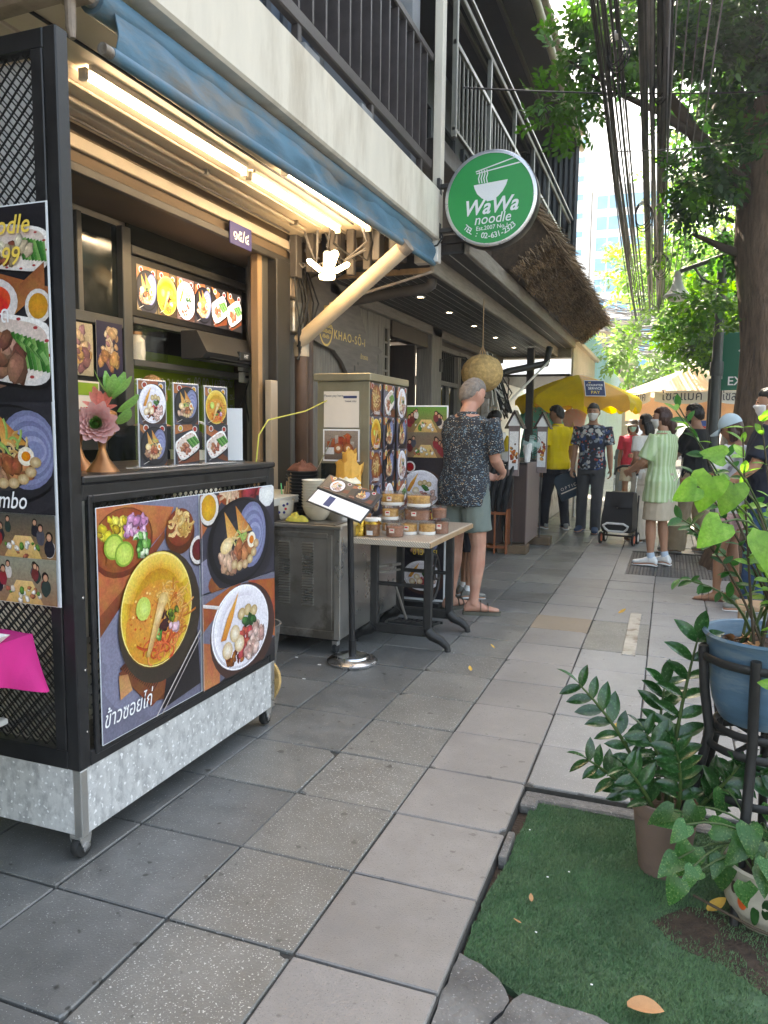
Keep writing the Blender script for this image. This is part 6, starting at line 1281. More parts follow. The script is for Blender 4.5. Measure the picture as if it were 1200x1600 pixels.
pl=thing('brown_post','brown timber post beside the lamp post','post',(.5,10.4,0)); part('post','wood_dark',pl,lambda m:m.box(-.08,.08,-.06,.06,0,2.05,.01))
wbx=thing('wooden_stool','low orange wooden stool behind the blue flowerpot','stool',(.62,5.6,0)); part('seat','wood_tan',wbx,lambda m:m.box(-.14,.2,-.12,.12,.2,.235,.006)); [part('leg','wood_tan',wbx,lambda m:m.box(x,x+.03,y,y+.03,0,.2)) for x in(-.12,.15) for y in(-.1,.07)]
# shopping trolley bag
tr=thing('shopping_trolley','black wheeled shopping trolley bag held by the woman in green','trolley',(-.53,9.72,0),R(-12))
def bagm(m):
    R_=lambda w_,d0,d1,z:[(-w_,d0,z),(w_,d0,z),(w_*1.04,(d0+d1)/2,z),(w_,d1,z),(-w_,d1,z),(-w_*1.04,(d0+d1)/2,z)]
    m.loft([R_(.17,-.14,.1,.16),R_(.19,-.15,.12,.22),R_(.185,-.13,.14,.36),R_(.165,-.08,.16,.52),R_(.15,-.01,.18,.62),R_(.13,.04,.18,.64)])
part('bag','bag_black',tr,bagm,40); part('flap','bag_black',tr,lambda m:m.grid(lambda u,v:(-.17+.34*u,-.045-.08*v+.02*math.sin(u*7)*v,.645-.18*v),10,6),60); part('button','chrome',tr,lambda m:m.lathe([(.012,0),(.01,.006)],12).xf(M.Translation((0,-.118,.46))@rot90))
part('bumper','trolley_white',tr,lambda m:m.tube([(-.13,-.16,.2),(-.15,-.18,.24),(-.1,-.19,.27),(.1,-.19,.27),(.15,-.18,.24),(.13,-.16,.2),(.09,-.15,.17),(-.09,-.15,.17),(-.13,-.16,.2)],.014,8),60); part('frame','paint_dark',tr,lambda m:(m.tube([(-.18,.1,.1),(-.18,.16,.6)],.01,8),m.tube([(.18,.1,.1),(.18,.16,.6)],.01,8),m.tube([(-.2,.0,.1),(.2,.0,.1)],.012,8)))
part('handle','chrome',tr,lambda m:(m.tube([(-.13,.17,.6),(-.14,.2,.85)],.008,8),m.tube([(.13,.17,.6),(.14,.2,.85)],.008,8))); part('grip','paint_black',tr,lambda m:m.tube([(-.14,.2,.84),(-.12,.205,.92),(-.05,.21,.955),(.05,.21,.955),(.12,.205,.92),(.14,.2,.84)],.017,10),60)
for x in(-.2,.2):
    for y in(-.09,.1):
        wh=obj('wheel',None,tr,(x,y,.075)); part('tyre','rubber',wh,lambda m:m.lathe([(.05,-.012),(.072,-.012),(.075,0),(.072,.012),(.05,.012)],20,cap=False).xf(M.Rotation(R(90),4,'Y')),40); part('hub','orange_red' if y<0 else 'white_plastic',wh,lambda m:m.lathe([(.001,-.014),(.05,-.01),(.05,.01),(.001,.014)],18).xf(M.Rotation(R(90),4,'Y')),40)
# overhead cables
def cable_run(name,label,grp,x0,x1,z0,z1,y0,y1,sag,r,mat,n=18):
    t=thing(name,label,'cable',(0,0,0),0,grp)
    part('cable',mat,t,lambda m:m.tube([(x0+(x1-x0)*k/n,y0+(y1-y0)*k/n,z0+(z1-z0)*k/n-sag*4*(k/n)*(1-k/n)) for k in range(n+1)],r,6),60); return t
rc=random.Random(21)
for k in range(16):
    x=-.50+rc.uniform(-.05,.09); cable_run('overhead_cable','black cable of the left bundle running overhead along the street','left overhead cable bundle',x,x-.34+rc.uniform(-.1,.1),4.35+rc.uniform(-.08,.08),4.05+rc.uniform(-.22,.25),1.6,20,.16+rc.uniform(-.08,.1),rc.uniform(.005,.012),'cable_black')
for k in range(17):
    x=-.2+rc.uniform(-.05,.13); cable_run('overhead_cable','black cable of the right bundle running overhead along the street','right overhead cable bundle',x,x-.22+rc.uniform(-.12,.12),4.4+rc.uniform(-.08,.12),4.2+rc.uniform(-.25,.25),1.6,18,.14+rc.uniform(-.08,.14),rc.choice((.006,.008,.011,.022)),'cable_black' if k%4 else 'cable_grey')
for k in range(5): x=-.0+.07*k; cable_run('overhead_cable','pale thin wire sagging at the right of the black bundles','thin pale overhead wires',x,x-.3,4.3+.08*k,3.7,1.6,14,.2,.005,'cable_grey')
for k in range(46):
    x0=-2.6+rc.uniform(-.4,.3); z=rc.uniform(4.1,5.3); cable_run('cable_tangle','thin grey cable in the tangle crossing the street far ahead','far cable tangle',x0,1.4+rc.uniform(-.5,2),z,z+rc.uniform(-.7,.7),23+rc.uniform(-2,2),24+rc.uniform(-3,3),rc.uniform(.1,.6),rc.uniform(.008,.018),'cable_grey',10)
for k,(x,y,z,r_) in enumerate(((-.5,6.0,4.22,.1),(-.22,6.8,4.2,.07),(-.42,9.5,4.0,.13),(-.25,12.0,3.95,.15))):
    t=thing('cable_coil',['black coil of spare cable tied to the left overhead bundle','small black loop hanging on the right overhead bundle','larger cable loop hanging farther along the left bundle','farthest cable loop hanging above the queue'][k],'cable',(x,y,z))
    for q in range(3): part('loop','cable_black',t,lambda m:m.tube([(r_*(1+.12*q)*math.sin(a)*.6+.01*q,.03*q+.03*math.sin(a*2),-r_*(1+.1*q)+r_*(1+.1*q)*math.cos(a)) for a in[6.2832*j/20 for j in range(21)]],.006,6),60)
    part('tie','white_plastic',t,lambda m:m.box(-.015,.015,-.02,.06,-.015,.02,.004))
cable_run('service_wire','single black wire slung from the balcony to the trees',None,-1.68,2.6,4.1,4.75,6.2,9.0,.1,.007,'cable_black'); cable_run('service_wire','thin wire crossing in front of the dark tree crown',None,-.6,2.6,3.95,4.2,7.6,8.2,.08,.006,'cable_grey')
# ================================================================ trees
def sprays(name,parent,clusters,n,leaf,mats,seed,nl=9,droop=.35,gap=.0,probs=None,hexa=False):
    """compound leaf sprays spread through ellipsoid clusters; clusters=[(centre,radii,weight)]"""
    r=np.random.default_rng(seed); w_=np.array([c[2] for c in clusters],float); w_/=w_.sum()
    ci=r.choice(len(clusters),n,p=w_); C=np.array([c[0] for c in clusters],float)[ci]; S=np.array([c[1] for c in clusters],float)[ci]
    u=r.normal(0,1,(n,3)); u/=np.linalg.norm(u,axis=1)[:,None]; q=r.random(n)**(1/2.2); O=C+S*u*q[:,None]
    keep=np.array([NZ.noise(V(tuple(o*1.1+seed)))+.5*NZ.noise(V(tuple(o*2.6+seed)))>gap for o in O]); O=O[keep];u=u[keep]; n=len(O)
    d=u*np.array([1,1,.5])+r.normal(0,.55,(n,3)); d[:,2]-=droop; d/=np.linalg.norm(d,axis=1)[:,None]
    up=np.tile([0,0,1.],(n,1))+r.normal(0,.45,(n,3)); sd=np.cross(d,up); sd/=np.linalg.norm(sd,axis=1)[:,None]; nm=np.cross(sd,d)
    vs=[];mi=[]; ms=r.choice(len(mats),n,p=probs)
    for j in range(nl):
        side=(-1 if j%2 else 1) if j<nl-1 else 0; s=leaf*(.25+.5*(j//2+.5*(j%2)))
        L=leaf*r.uniform(.75,1.15,n)[:,None]; W=L*r.uniform(.2,.27,n)[:,None]
        b=O+d*s+sd*side*leaf*.05; b[:,2]-=.12*s*s/max(leaf,1e-3)*.3
        ld=d*.55+sd*side*.85+nm*r.normal(-.12,.25,(n,1)); ld/=np.linalg.norm(ld,axis=1)[:,None]
        lw=np.cross(ld,nm+r.normal(0,.25,(n,3))); lw/=np.linalg.norm(lw,axis=1)[:,None]; ln=np.cross(lw,ld)
        if hexa: v=np.stack([b,b+ld*L*.3+lw*W,b+ld*L*.68+lw*W*.8,b+ld*L-ln*L*.08,b+ld*L*.68-lw*W*.8,b+ld*L*.3-lw*W],1)
        else: v=np.stack([b,b+ld*L*.45+lw*W+ln*W*.3,b+ld*L,b+ld*L*.45-lw*W+ln*W*.3],1)
        vs.append(v); mi.append(ms)
    k=6 if hexa else 4; v=np.concatenate(vs).reshape(-1,3)
    return obj(name,npmesh(name,v,np.arange(len(v)).reshape(-1,k),mats,np.concatenate(mi)),parent,kind='stuff')
def limb(m,p0,p1,r0,r1,seed,n=8,wob=.06,sides=10):
    p0,p1=V(p0),V(p1); L=(p1-p0).length
    pts=[p0.lerp(p1,k/n)+V((NZ.noise(V((k*.5,seed,1))),NZ.noise(V((k*.5,seed,7))),0))*wob*L*math.sin(math.pi*min(1,k/n+.02)) for k in range(n+1)]
    m.tube(pts,[r0+(r1-r0)*k/n for k in range(n+1)],sides)
t1=thing('street_tree','big dark street tree with rough trunk leaning over the queue','tree',(.86,8.55,0))
def trunk(m):
    rings=[]; n=22
    for k in range(15):
        z=-.08+k*.33; base=.315+.16*math.exp(-z*3.2)+.03*math.sin(z*2.2); cx=.04*math.sin(z*.9); rings.append([(cx+base*(1+.13*NZ.noise(V((math.cos(a)*1.6,math.sin(a)*1.6,z*.8)))+.05*math.sin(a*7+z))*math.cos(a),base*(1+.13*NZ.noise(V((math.cos(a)*1.6,math.sin(a)*1.6,z*.8)))+.05*math.sin(a*7+z))*math.sin(a),z) for a in[6.2832*j/n for j in range(n)]])
    m.loft(rings)
part('trunk','bark',t1,trunk,70)
for k,(a,b,r0,r1) in enumerate((((0,0,3.4),(-1.2,-.7,4.7),.13,.03),((0,0,3.9),(-.6,.9,5.6),.12,.03),((0,0,4.2),(1.3,-.6,5.6),.12,.03),((0,0,4.4),(.2,-1.3,6.2),.12,.03),((0,0,3.0),(-.75,-.15,3.35),.07,.015),((-.6,-.35,4.1),(-1.9,-1.1,4.75),.05,.01),((-.6,.4,5.),(-1.6,.3,5.9),.05,.01),((0,0,4.5),(.1,.1,6.3),.2,.05))): part('limb','bark_dark',t1,lambda m:limb(m,a,b,r0,r1,k),60)
sprays('foliage',t1,[((.35,-.1,5.1),(1.15,1.5,1.0),3.2),((-.55,-.3,5.2),(1.0,1.1,.85),2.6),((-1.25,-.7,5.05),(.7,.6,.65),1.1),((-.75,-.35,3.95),(.5,.6,.5),.9),((.1,-.4,4.0),(.75,.7,.5),1.7),((1.3,.1,4.6),(.8,1.1,.9),1.5),((-.5,.0,3.25),(.45,.45,.22),.5),((.5,-.5,6.3),(1.6,1.6,.6),1.2)],4700,.088,['leaf_dark','leaf_mid'],11,9,.35,-.12,[.75,.25],True)
sprays('foliage',t1,[((-1.95,-1.05,4.35),(.33,.4,.22),1),((-1.75,-1.0,4.75),(.4,.4,.25),1),((-1.6,-.9,5.2),(.5,.4,.3),1)],150,.082,['leaf_mid'],12,9,.3,-.5,None,True)
sprays('foliage',t1,[((-.25,.3,2.55),(.4,.3,.14),1),((-.55,.2,2.75),(.3,.3,.15),1)],110,.085,['leaf_bright','leaf_mid'],13,9,.5,-.6,None,True)
def far_tree(x,y,h,r,label,mats,seed,n,leaf,probs=None,zc=None,extra=()):
    t=thing('street_tree',label,'tree',(x,y,0),0,None)
    part('trunk','bark_dark',t,lambda m:limb(m,(0,0,-.05),(.1,0,h*.72),.05+r*.055,.05,seed,10,.05,12),60)
    rr=random.Random(seed)
    for k in range(5): a=6.28*k/5+seed; part('limb','bark_dark',t,lambda m:limb(m,(.05,0,h*(.3+.07*k)),(.6*r*math.cos(a),.6*r*math.sin(a),h*(.6+.07*k)),.05,.012,seed+k,6,.08,6),60)
    cl=[((0,0,h*.72),(r*.75,r*.75,h*.22),2)]
    for k in range(8): a=6.28*k/8+seed; cl.append(((.68*r*math.cos(a),.68*r*math.sin(a),h*(.52+.3*rr.random())),(r*.42,r*.42,h*.1),.9))
    sprays('foliage',t,cl+list(extra),n,leaf,mats,seed,7,.25,-.05,probs)
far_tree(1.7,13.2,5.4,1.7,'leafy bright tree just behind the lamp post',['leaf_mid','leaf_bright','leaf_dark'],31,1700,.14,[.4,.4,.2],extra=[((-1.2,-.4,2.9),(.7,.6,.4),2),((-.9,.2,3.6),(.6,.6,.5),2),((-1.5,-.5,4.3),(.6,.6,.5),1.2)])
far_tree(.9,18.5,7,2.3,'yellow green backlit tree beyond the orange umbrella',['leaf_haze_pale','leaf_bright'],32,1700,.18,[.65,.35],extra=[((-1.6,-.6,3.2),(.9,.8,.6),1.2),((-1.2,0,4.4),(.8,.8,.7),1.0)])
far_tree(.7,26,8.5,2.6,'pale sunlit tree in the middle distance',['leaf_haze_pale','leaf_bright'],33,1700,.24,[.7,.3],extra=[((-1.5,-1,3.5),(1.2,1,.8),1.5),((-1.0,-1,5.5),(1.0,1,.9),1.0),((-.6,-.5,9.5),(1.6,1.2,1.4),1.6)])
far_tree(2.4,38,10,3.6,'far hazy tree at the end of the pavement',['leaf_haze_pale','leaf_bright'],34,1700,.34,[.6,.4])
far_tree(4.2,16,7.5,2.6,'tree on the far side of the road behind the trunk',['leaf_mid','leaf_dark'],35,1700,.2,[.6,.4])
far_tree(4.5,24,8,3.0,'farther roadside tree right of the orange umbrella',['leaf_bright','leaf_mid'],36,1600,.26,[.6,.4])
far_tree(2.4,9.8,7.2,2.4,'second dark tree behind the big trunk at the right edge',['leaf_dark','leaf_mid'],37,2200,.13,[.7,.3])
far_tree(3.6,33,8.5,3.2,'far roadside tree closing the view at the right',['leaf_bright','leaf_haze_pale'],38,1500,.32,[.6,.4])
hg=thing('hedge','clipped hedge along the far side of the road','hedge',(6.2,30,0)); sprays('foliage',hg,[((0,-20+4*k,.8),(.7,2.4,.9),1) for k in range(12)],2600,.22,['leaf_mid','leaf_dark'],39,7,0,-.5); part('core','leaf_dark',hg,lambda m:m.box(-.35,.35,-23,26,0,1.2))
# ================================================================ potted plants
def leaf_mesh(name,mat,L,W,fold=.35,curl=.25,shape='lance',n=6):
    m=MB(); rows=[]
    for i in range(n+1):
        t=i/n
        if shape=='lance': w_=W*math.sin(math.pi*min(1,.06+t*.94))**.75
        else: w_=W*1.2*(1-t)**.72*(1-math.exp(-(t+.05)*12))
        if i==n: w_=W*.03
        y=L*t; z=-curl*L*t*t; e=w_*fold
        off=-.13*L*max(0,1-t*3.2) if shape=='heart' else 0
        rows.append([(-w_,y+off,z+e),(-w_*.5,y+off*.4,z+e*.4),(0,y,z),(w_*.5,y+off*.4,z+e*.4),(w_,y+off,z+e)])
    m.loft(rows,closed=False); return m.mesh(name,mat,80)
LM={'zz':leaf_mesh('leaf','leaf_zz',1,.225,.3,.2),'pothos':leaf_mesh('leaf','leaf_pothos',1,.42,.2,.35,'heart',9),'heart':leaf_mesh('leaf','leaf_vine',1,.5,.18,.3,'heart',10),'small':leaf_mesh('leaf','leaf_vine',1,.26,.2,.2),'small2':leaf_mesh('leaf','leaf_vine2',1,.24,.2,.2)}
def put_leaf(par,kind,p,d,L,up=(0,0,1),roll=0):
    d=V(d).normalized(); r,u,_=frame(d,up); mx=M((r,d,u)).transposed()
    o=obj('leaf',LM[kind],par); o.rotation_mode='QUATERNION'; o.rotation_quaternion=(mx@M.Rotation(roll,3,'Y')).to_quaternion(); o.location=p; o.scale=(L,L,L); return o
def bez(p0,p1,p2,t): return V(p0)*(1-t)**2+V(p1)*2*t*(1-t)+V(p2)*t*t
rz_=random.Random(12)
zp=thing('zz_plant','glossy dark green plant in a terracotta coloured plastic pot','potted plant',(.045,2.5,-.03))
part('pot','pot_terracotta',zp,lambda m:m.lathe([(.072,0),(.075,.004),(.098,.19),(.104,.2),(.108,.205),(.112,.245),(.108,.248),(.1,.215),(.09,.2),(.002,.198)],36),40)
part('soil','soil',zp,lambda m:m.lathe([(.098,.2),(.001,.215)],20))
stems=[((-.05,0,.2),(-.10,-.02,.42),(-.28,-.06,.60),.085,8),((-.06,-.02,.2),(-.14,-.05,.30),(-.24,-.1,.37),.075,6),((0,.02,.2),(.02,.05,.5),(.07,.06,.76),.095,7),((.02,0,.2),(.0,-.03,.36),(-.07,-.04,.46),.085,6),((.04,0,.2),(.1,.02,.33),(.28,.02,.36),.085,7),((.03,-.04,.2),(.05,-.08,.34),(.02,-.1,.44),.085,6),((-.02,.05,.2),(-.04,.1,.42),(-.02,.12,.58),.085,7),((.06,-.02,.2),(.14,-.06,.3),(.2,-.08,.42),.08,6),((-.03,-.05,.2),(-.06,-.1,.3),(-.12,-.14,.38),.075,5)]
for a,b,c,L,n in stems:
    part('stem','stem_green',zp,lambda m:m.tube([bez(a,b,c,k/10) for k in range(11)],[.009-.0006*k for k in range(11)],8),60)
    for k in range(n):
        t=.28+.7*k/(n-1); p_=bez(a,b,c,t); dd=(bez(a,b,c,min(1,t+.02))-bez(a,b,c,t-.02)).normalized(); sd=dd.cross(V((.35,-.9,.25))).normalized()
        for s in(-1,1):
            put_leaf(zp,'zz',p_,dd*.55+sd*s*.8+V((rz_.uniform(-.15,.15),rz_.uniform(-.25,.1),rz_.uniform(-.1,.2))),1.08*L*rz_.uniform(.8,1.1)*(1-.25*abs(t-.6)),V((0,-.6,.8)),rz_.uniform(-.4,.4))
    put_leaf(zp,'zz',c,V(c)-V(b),L)
# blue pot on iron stand
ps=thing('plant_stand','black iron plant stand with splayed legs','plant stand',(.31,2.55,-.03))
def ring(m,r,z,t,n=36): 
    pts=[(r*math.cos(6.2832*k/n),r*math.sin(6.2832*k/n),z) for k in range(n+1)]; m.tube(pts,t,8,cap=False,flat=2.2)
for z,r in((.725,.188),(.50,.135),(.30,.15),(.45,.16)): part('ring','iron',ps,lambda m:ring(m,r,z,.006),60)
for k,a in enumerate((R(196),R(256),R(318),R(20),R(78),R(136))): 
    ca,sa=math.cos(a),math.sin(a); part('leg','iron',ps,lambda m:m.tube([(.188*ca,.188*sa,.755),(.178*ca,.178*sa,.62),(.155*ca,.155*sa,.48),(.19*ca,.19*sa,.3),(.25*ca,.25*sa,.12),(.285*ca,.285*sa,.0)],.015,10),60)
for k in range(3): part('cross_bar','iron',ps,lambda m:m.bar((.15*math.cos(k*1.05),.15*math.sin(k*1.05),.46),(-.15*math.cos(k*1.05),-.15*math.sin(k*1.05),.46),.014,.008))
bp=thing('blue_flowerpot','weathered blue plastic flowerpot of leafy stems on the iron stand','potted plant',(.31,2.55,.495))
part('pot','pot_blue',bp,lambda m:m.lathe([(.12,0),(.125,.006),(.145,.05),(.157,.11),(.164,.19),(.172,.245),(.182,.262),(.185,.266),(.18,.274),(.172,.271),(.16,.24),(.155,.22)],48,cap=False),40); part('pot_floor','pot_blue',bp,lambda m:m.lathe([(.116,.0),(.001,.004)],30))
part('soil','soil',bp,lambda m:m.grid(lambda u,v:(.158*v*math.cos(u*6.2832),.158*v*math.sin(u*6.2832),.225+.03*NZ.noise(V((v*4*math.cos(u*6.283),v*4*math.sin(u*6.283),2)))),40,10),60)
for k in range(6): a=rz_.uniform(0,6.28); q=rz_.uniform(.03,.13); o=obj('dry_leaf',leaf_mesh('dry_leaf','dead_leaf',.06,.018,.4,.3),bp,(q*math.cos(a),q*math.sin(a),.25)); o.rotation_euler=(rz_.uniform(-.3,.3),rz_.uniform(-.3,.3),rz_.uniform(0,6.28))
st=[]
for k in range(14):
    a=rz_.uniform(0,6.28); b0=V((.08*math.cos(a),.08*math.sin(a),.22)); top=V((rz_.uniform(-.30,.12),rz_.uniform(-.22,.15),rz_.uniform(.5,.98))); md=(b0+top)/2+V((rz_.uniform(-.03,.06),rz_.uniform(-.03,.03),.1))
    st.append((b0,md,top))
st+=[(V((-.05,0,.28)),V((-.1,-.05,.42)),V((-.26,-.1,.44))),(V((.02,-.05,.28)),V((.0,-.25,.4)),V((.03,-.36,.25)))]
for k,(a,b,c) in enumerate(st):
    part('stem','stem_brown' if k%2 else 'stem_green',bp,lambda m:m.tube([bez(a,b,c,q/10) for q in range(11)],[.005-.0003*q for q in range(11)],6),60)
    nl=9 if k<14 else 7; kd='small' if k%3==0 else 'small2'
    for q in range(nl):
        t=.35+.65*q/(nl-1); p_=bez(a,b,c,t); dd=(c-b).normalized()
        for s in(-1,1):
            d=V((rz_.uniform(-1,.9),rz_.uniform(-.9,.7),rz_.uniform(-.35,.5))); put_leaf(bp,kd,p_,d+dd*.4,rz_.uniform(.03,.055),V((rz_.uniform(-.5,.5),rz_.uniform(-.8,0),1)),rz_.uniform(-.5,.5))
hs=[((-.145,-.33,.80),(-.25,-.3,-1),.1),((-.06,-.36,.68),(.35,-.2,-1),.155),((-.2,-.36,.82),(-.3,-.1,-.9),.115),((-.235,-.36,.79),(-.8,-.1,-.5),.08),((-.17,-.33,.87),(-.7,-.2,.2),.07),((-.17,-.38,.70),(-.5,-.3,-.6),.1),((-.02,-.34,.6),(.6,-.2,-.6),.14)]
for p_,d,L in hs:
    b0=V((.03,-.06,.29)); part('stem','stem_green',bp,lambda m:m.tube([bez(b0,V((-.02,-.2,.7)),V(p_)-V((0,0,.05)),q/8) for q in range(9)],.003,6),60); put_leaf(bp,'heart',V(p_)-V((0,0,.05)),d,L*.88,V((.1+.3*math.sin(L*90),-1,.35)))
for p_,d in(((.0,-.36,.22),(-.8,-.2,.1)),((.03,-.36,.21),(.1,-.3,-.9)),((.06,-.35,.23),(.8,-.1,.3))): put_leaf(bp,'small',p_,d,.06,V((0,-1,.3)))
# pothos pot
pp=thing('pothos_plant','trailing pothos in a pale carved pot beside the terracotta pot','potted plant',(.33,2.33,-.03))
part('pot','pot_white',pp,lambda m:m.lathe([(.075,0),(.085,.005),(.115,.06),(.12,.1),(.112,.15),(.118,.175),(.125,.18),(.12,.188),(.108,.17),(.1,.15)],36,cap=False),40); part('soil','soil',pp,lambda m:m.lathe([(.108,.155),(.001,.165)],20))
for a,z,mt,s in((R(230),.1,'orange_red',(.016,.03)),(R(248),.075,'leaf_zz',(.012,.032)),(R(262),.1,'leaf_zz',(.014,.03)),(R(215),.12,'stem_brown',(.012,.02))): part('painted_mark',mt,pp,lambda m:m.lathe([(1,0),(.8,.0015),(.01,.002)],12,sx=s[0],sy=s[1]).xf(M.Translation((.1175*math.cos(a),.1175*math.sin(a),z))@M((V((-math.sin(a),math.cos(a),0)),V((0,0,1)),V((math.cos(a),math.sin(a),0)))).transposed().to_4x4()))
for k in range(32):
    a=rz_.uniform(0,6.28); q=rz_.uniform(.05,.2); b0=V((.06*math.cos(a),.06*math.sin(a),.16)); z=rz_.uniform(.2,.36); c=V((q*math.cos(a)-.03,q*math.sin(a)-.03,z))
    if k<8: c=V((rz_.uniform(-.28,-.12),rz_.uniform(-.12,.02),rz_.uniform(.14,.32)))
    part('stem','stem_green',pp,lambda m:m.tube([bez(b0,(b0+c)/2+V((0,0,.1)),c,i/6) for i in range(7)],.003,6),60)
    put_leaf(pp,'pothos',c,V((c.x*2+rz_.uniform(-.3,.3),c.y*2-.3,rz_.uniform(-.7,.1))),rz_.uniform(.055,.09),V((rz_.uniform(-.3,.3),-.6,.8)),rz_.uniform(-.4,.4))
for k,(p_,d,L) in enumerate((((-.21,-.05,.21),(-.35,-.3,-.85),.105),((-.24,-.06,.11),(-.2,-.3,-.6),.085),((-.13,-.06,.2),(.05,-.3,-1),.1),((-.07,-.1,.16),(.25,-.2,-.8),.09),((-.16,-.03,.27),(.8,-.3,.1),.085))): put_leaf(pp,'pothos',p_,d,L,V((0,-1,.3)))
part('tendril','stem_brown',pp,lambda m:m.tube([(-.2,-.05,.06),(-.05,-.13,.05),(.1,-.16,.03)],.004,6))
# fallen leaves and litter
def fallen(x,y,z,L,mt,label,rz,W=.4,curl=-.5):
    o=obj('fallen_leaf',leaf_mesh('fallen_leaf',mt,L,L*W*.8,.35,curl,'lance',8),None,(x,y,z+.012),(R(6),R(8),rz)); tag(o,label,'leaf')
fallen(-.03,1.80,-.012,.085,'dead_leaf','large curled brown leaf on the near edge of the turf',R(-80),.36,.15)
fallen(-1.0,4.12,0,.035,'dead_leaf_y','small yellow leaf on the paving level with the menu holder',R(30)); fallen(-.97,4.62,0,.035,'dead_leaf_y','small yellow leaf on the paving level with the sewing table',R(70)); fallen(-.3,5.9,0,.06,'dead_leaf_y','pale dry leaf lying near the metal drain channel',R(-60)); fallen(-.18,3.55,0,.035,'dead_leaf_y','yellow leaf on the paving above the dark plant',R(-30)); fallen(-1.5,5.0,0,.03,'dead_leaf','tiny brown leaf beside the treadle table foot',R(40))
fallen(.17,2.30,-.03,.06,'dead_leaf_y','yellow leaf on the bare turf between the two pots',R(-60)); fallen(-.32,2.15,-.03,.022,'dead_leaf','small brown chip lying on the left of the turf',R(20)); fallen(-.33,2.04,-.03,.025,'dead_leaf','second brown chip on the turf nearer the camera',R(120)); 
lt=random.Random(3)
for k in range(5):
    x,y=lt.uniform(-.4,.05),lt.uniform(1.8,2.7); o=part('paper_scrap','paper',None,lambda m:m.box(-.003,.003,-.002,.002,0,.0015),loc=(x,y,-.016)); tag(o,'tiny white paper scrap lying on the green turf','litter','scraps on the turf')
for k,(x,y) in enumerate(((-1.86,3.92),(-1.83,3.66),(-2.05,4.0))): o=part('paper_scrap','paper',None,lambda m:m.box(-.009,.009,-.004,.004,.001,.004),loc=(x,y,0)); tag(o,'white paper scrap on the dark paving near the steel stand base','litter','scraps by the stand')
# ================================================================ people
def sring(c,rx,ry,n=18,p=2.4,yaw=0):
    c=V(c); out=[]; cy,sy=math.cos(yaw),math.sin(yaw)
    for k in range(n):
        t=2*math.pi*k/n; x=rx*math.copysign(abs(math.cos(t))**(2/p),math.cos(t)); y=ry*math.copysign(abs(math.sin(t))**(2/p),math.sin(t)); out.append(c+V((x*cy-y*sy,x*sy+y*cy,0)))
    return out
def ik(a,b,l1,l2,hint):
    a,b=V(a),V(b); d=b-a; L=min(d.length,(l1+l2)*.999); u=d.normalized(); h=V(hint); h=(h-u*h.dot(u)).normalized()
    x=(l1*l1-l2*l2+L*L)/(2*L); y=math.sqrt(max(0,l1*l1-x*x)); return a+u*x+h*y
def limbtube(m,pts,rad,n=12):
    P=[V(p) for p in pts]; q=[];r=[]
    for i in range(len(P)-1):
        for k in range(4): t=k/4; q.append(P[i].lerp(P[i+1],t)); r.append(rad[i]+(rad[i+1]-rad[i])*t)
    q.append(P[-1]); r.append(rad[-1]); m.tube(q,r,n)
def remeshed(name,m,vox,mat,parent,smooth=3,fold=0,fs=18,fst=(1,1,.35),fac=.5,seed=0):
    me=m.mesh(name,mat); o=bpy.data.objects.new(name,me); r=o.modifiers.new('r','REMESH'); r.mode='VOXEL'; r.voxel_size=vox
    if smooth: s=o.modifiers.new('s','SMOOTH'); s.factor=fac; s.iterations=smooth
    e=evaluated(o); e.name=name; e.materials.clear(); e.materials.append(MAT(mat))
    if fold:
        n=len(e.vertices); co=np.empty(n*3,np.float32); no=np.empty(n*3,np.float32); e.vertices.foreach_get('co',co); e.vertex_normals.foreach_get('vector',no); co=co.reshape(-1,3); no=no.reshape(-1,3)
        sc_=np.array(fst)*fs
        d=np.array([NZ.noise(V((c[0]*sc_[0]+seed,c[1]*sc_[1],c[2]*sc_[2]+.6*c[0]*fs)))+.5*NZ.noise(V((c[0]*sc_[0]*2.3,c[1]*sc_[1]*2.3+seed,c[2]*sc_[2]*2.3))) for c in co],np.float32)*fold
        co+=no*d[:,None]; e.vertices.foreach_set('co',co.ravel())
    e.shade_smooth(); e.update(); return obj(name,e,parent)
def headring(c,yaw,pitch,s,fn,nu=26,nv=20):
    """closed head-like surface, fn(x,y,z unit)->point in head space"""
    rot=M.Rotation(yaw,3,'Z')@M.Rotation(pitch,3,'X'); m=MB(); rings=[]
    for j in range(nv+1):
        t=math.pi*(j/nv)*.985+.008
        rings.append([V(c)+rot@(V(fn(math.sin(t)*math.cos(a),math.sin(t)*math.sin(a),math.cos(t)))*s) for a in[2*math.pi*k/nu for k in range(nu)]])
    m.loft(rings[::-1]); return m
def headpt(x,y,z):
    k=1-(.3*(-z)**1.6 if z<0 else 0); X=.076*x*k; Y=.096*y*(1-(.12*(-z) if z<0 and y<0 else 0)); Z=.118*z
    if y>0:
        Y+=.02*math.exp(-(x/.16)**2-((z+.12)/.16)**2)-.008*(math.exp(-((x-.42)/.18)**2-((z-.1)/.13)**2)+math.exp(-((x+.42)/.18)**2-((z-.1)/.13)**2))+.006*math.exp(-(x/.25)**2-((z+.5)/.1)**2)+.012*math.exp(-(x/.4)**2-((z+.85)/.2)**2)
    return X,Y,Z
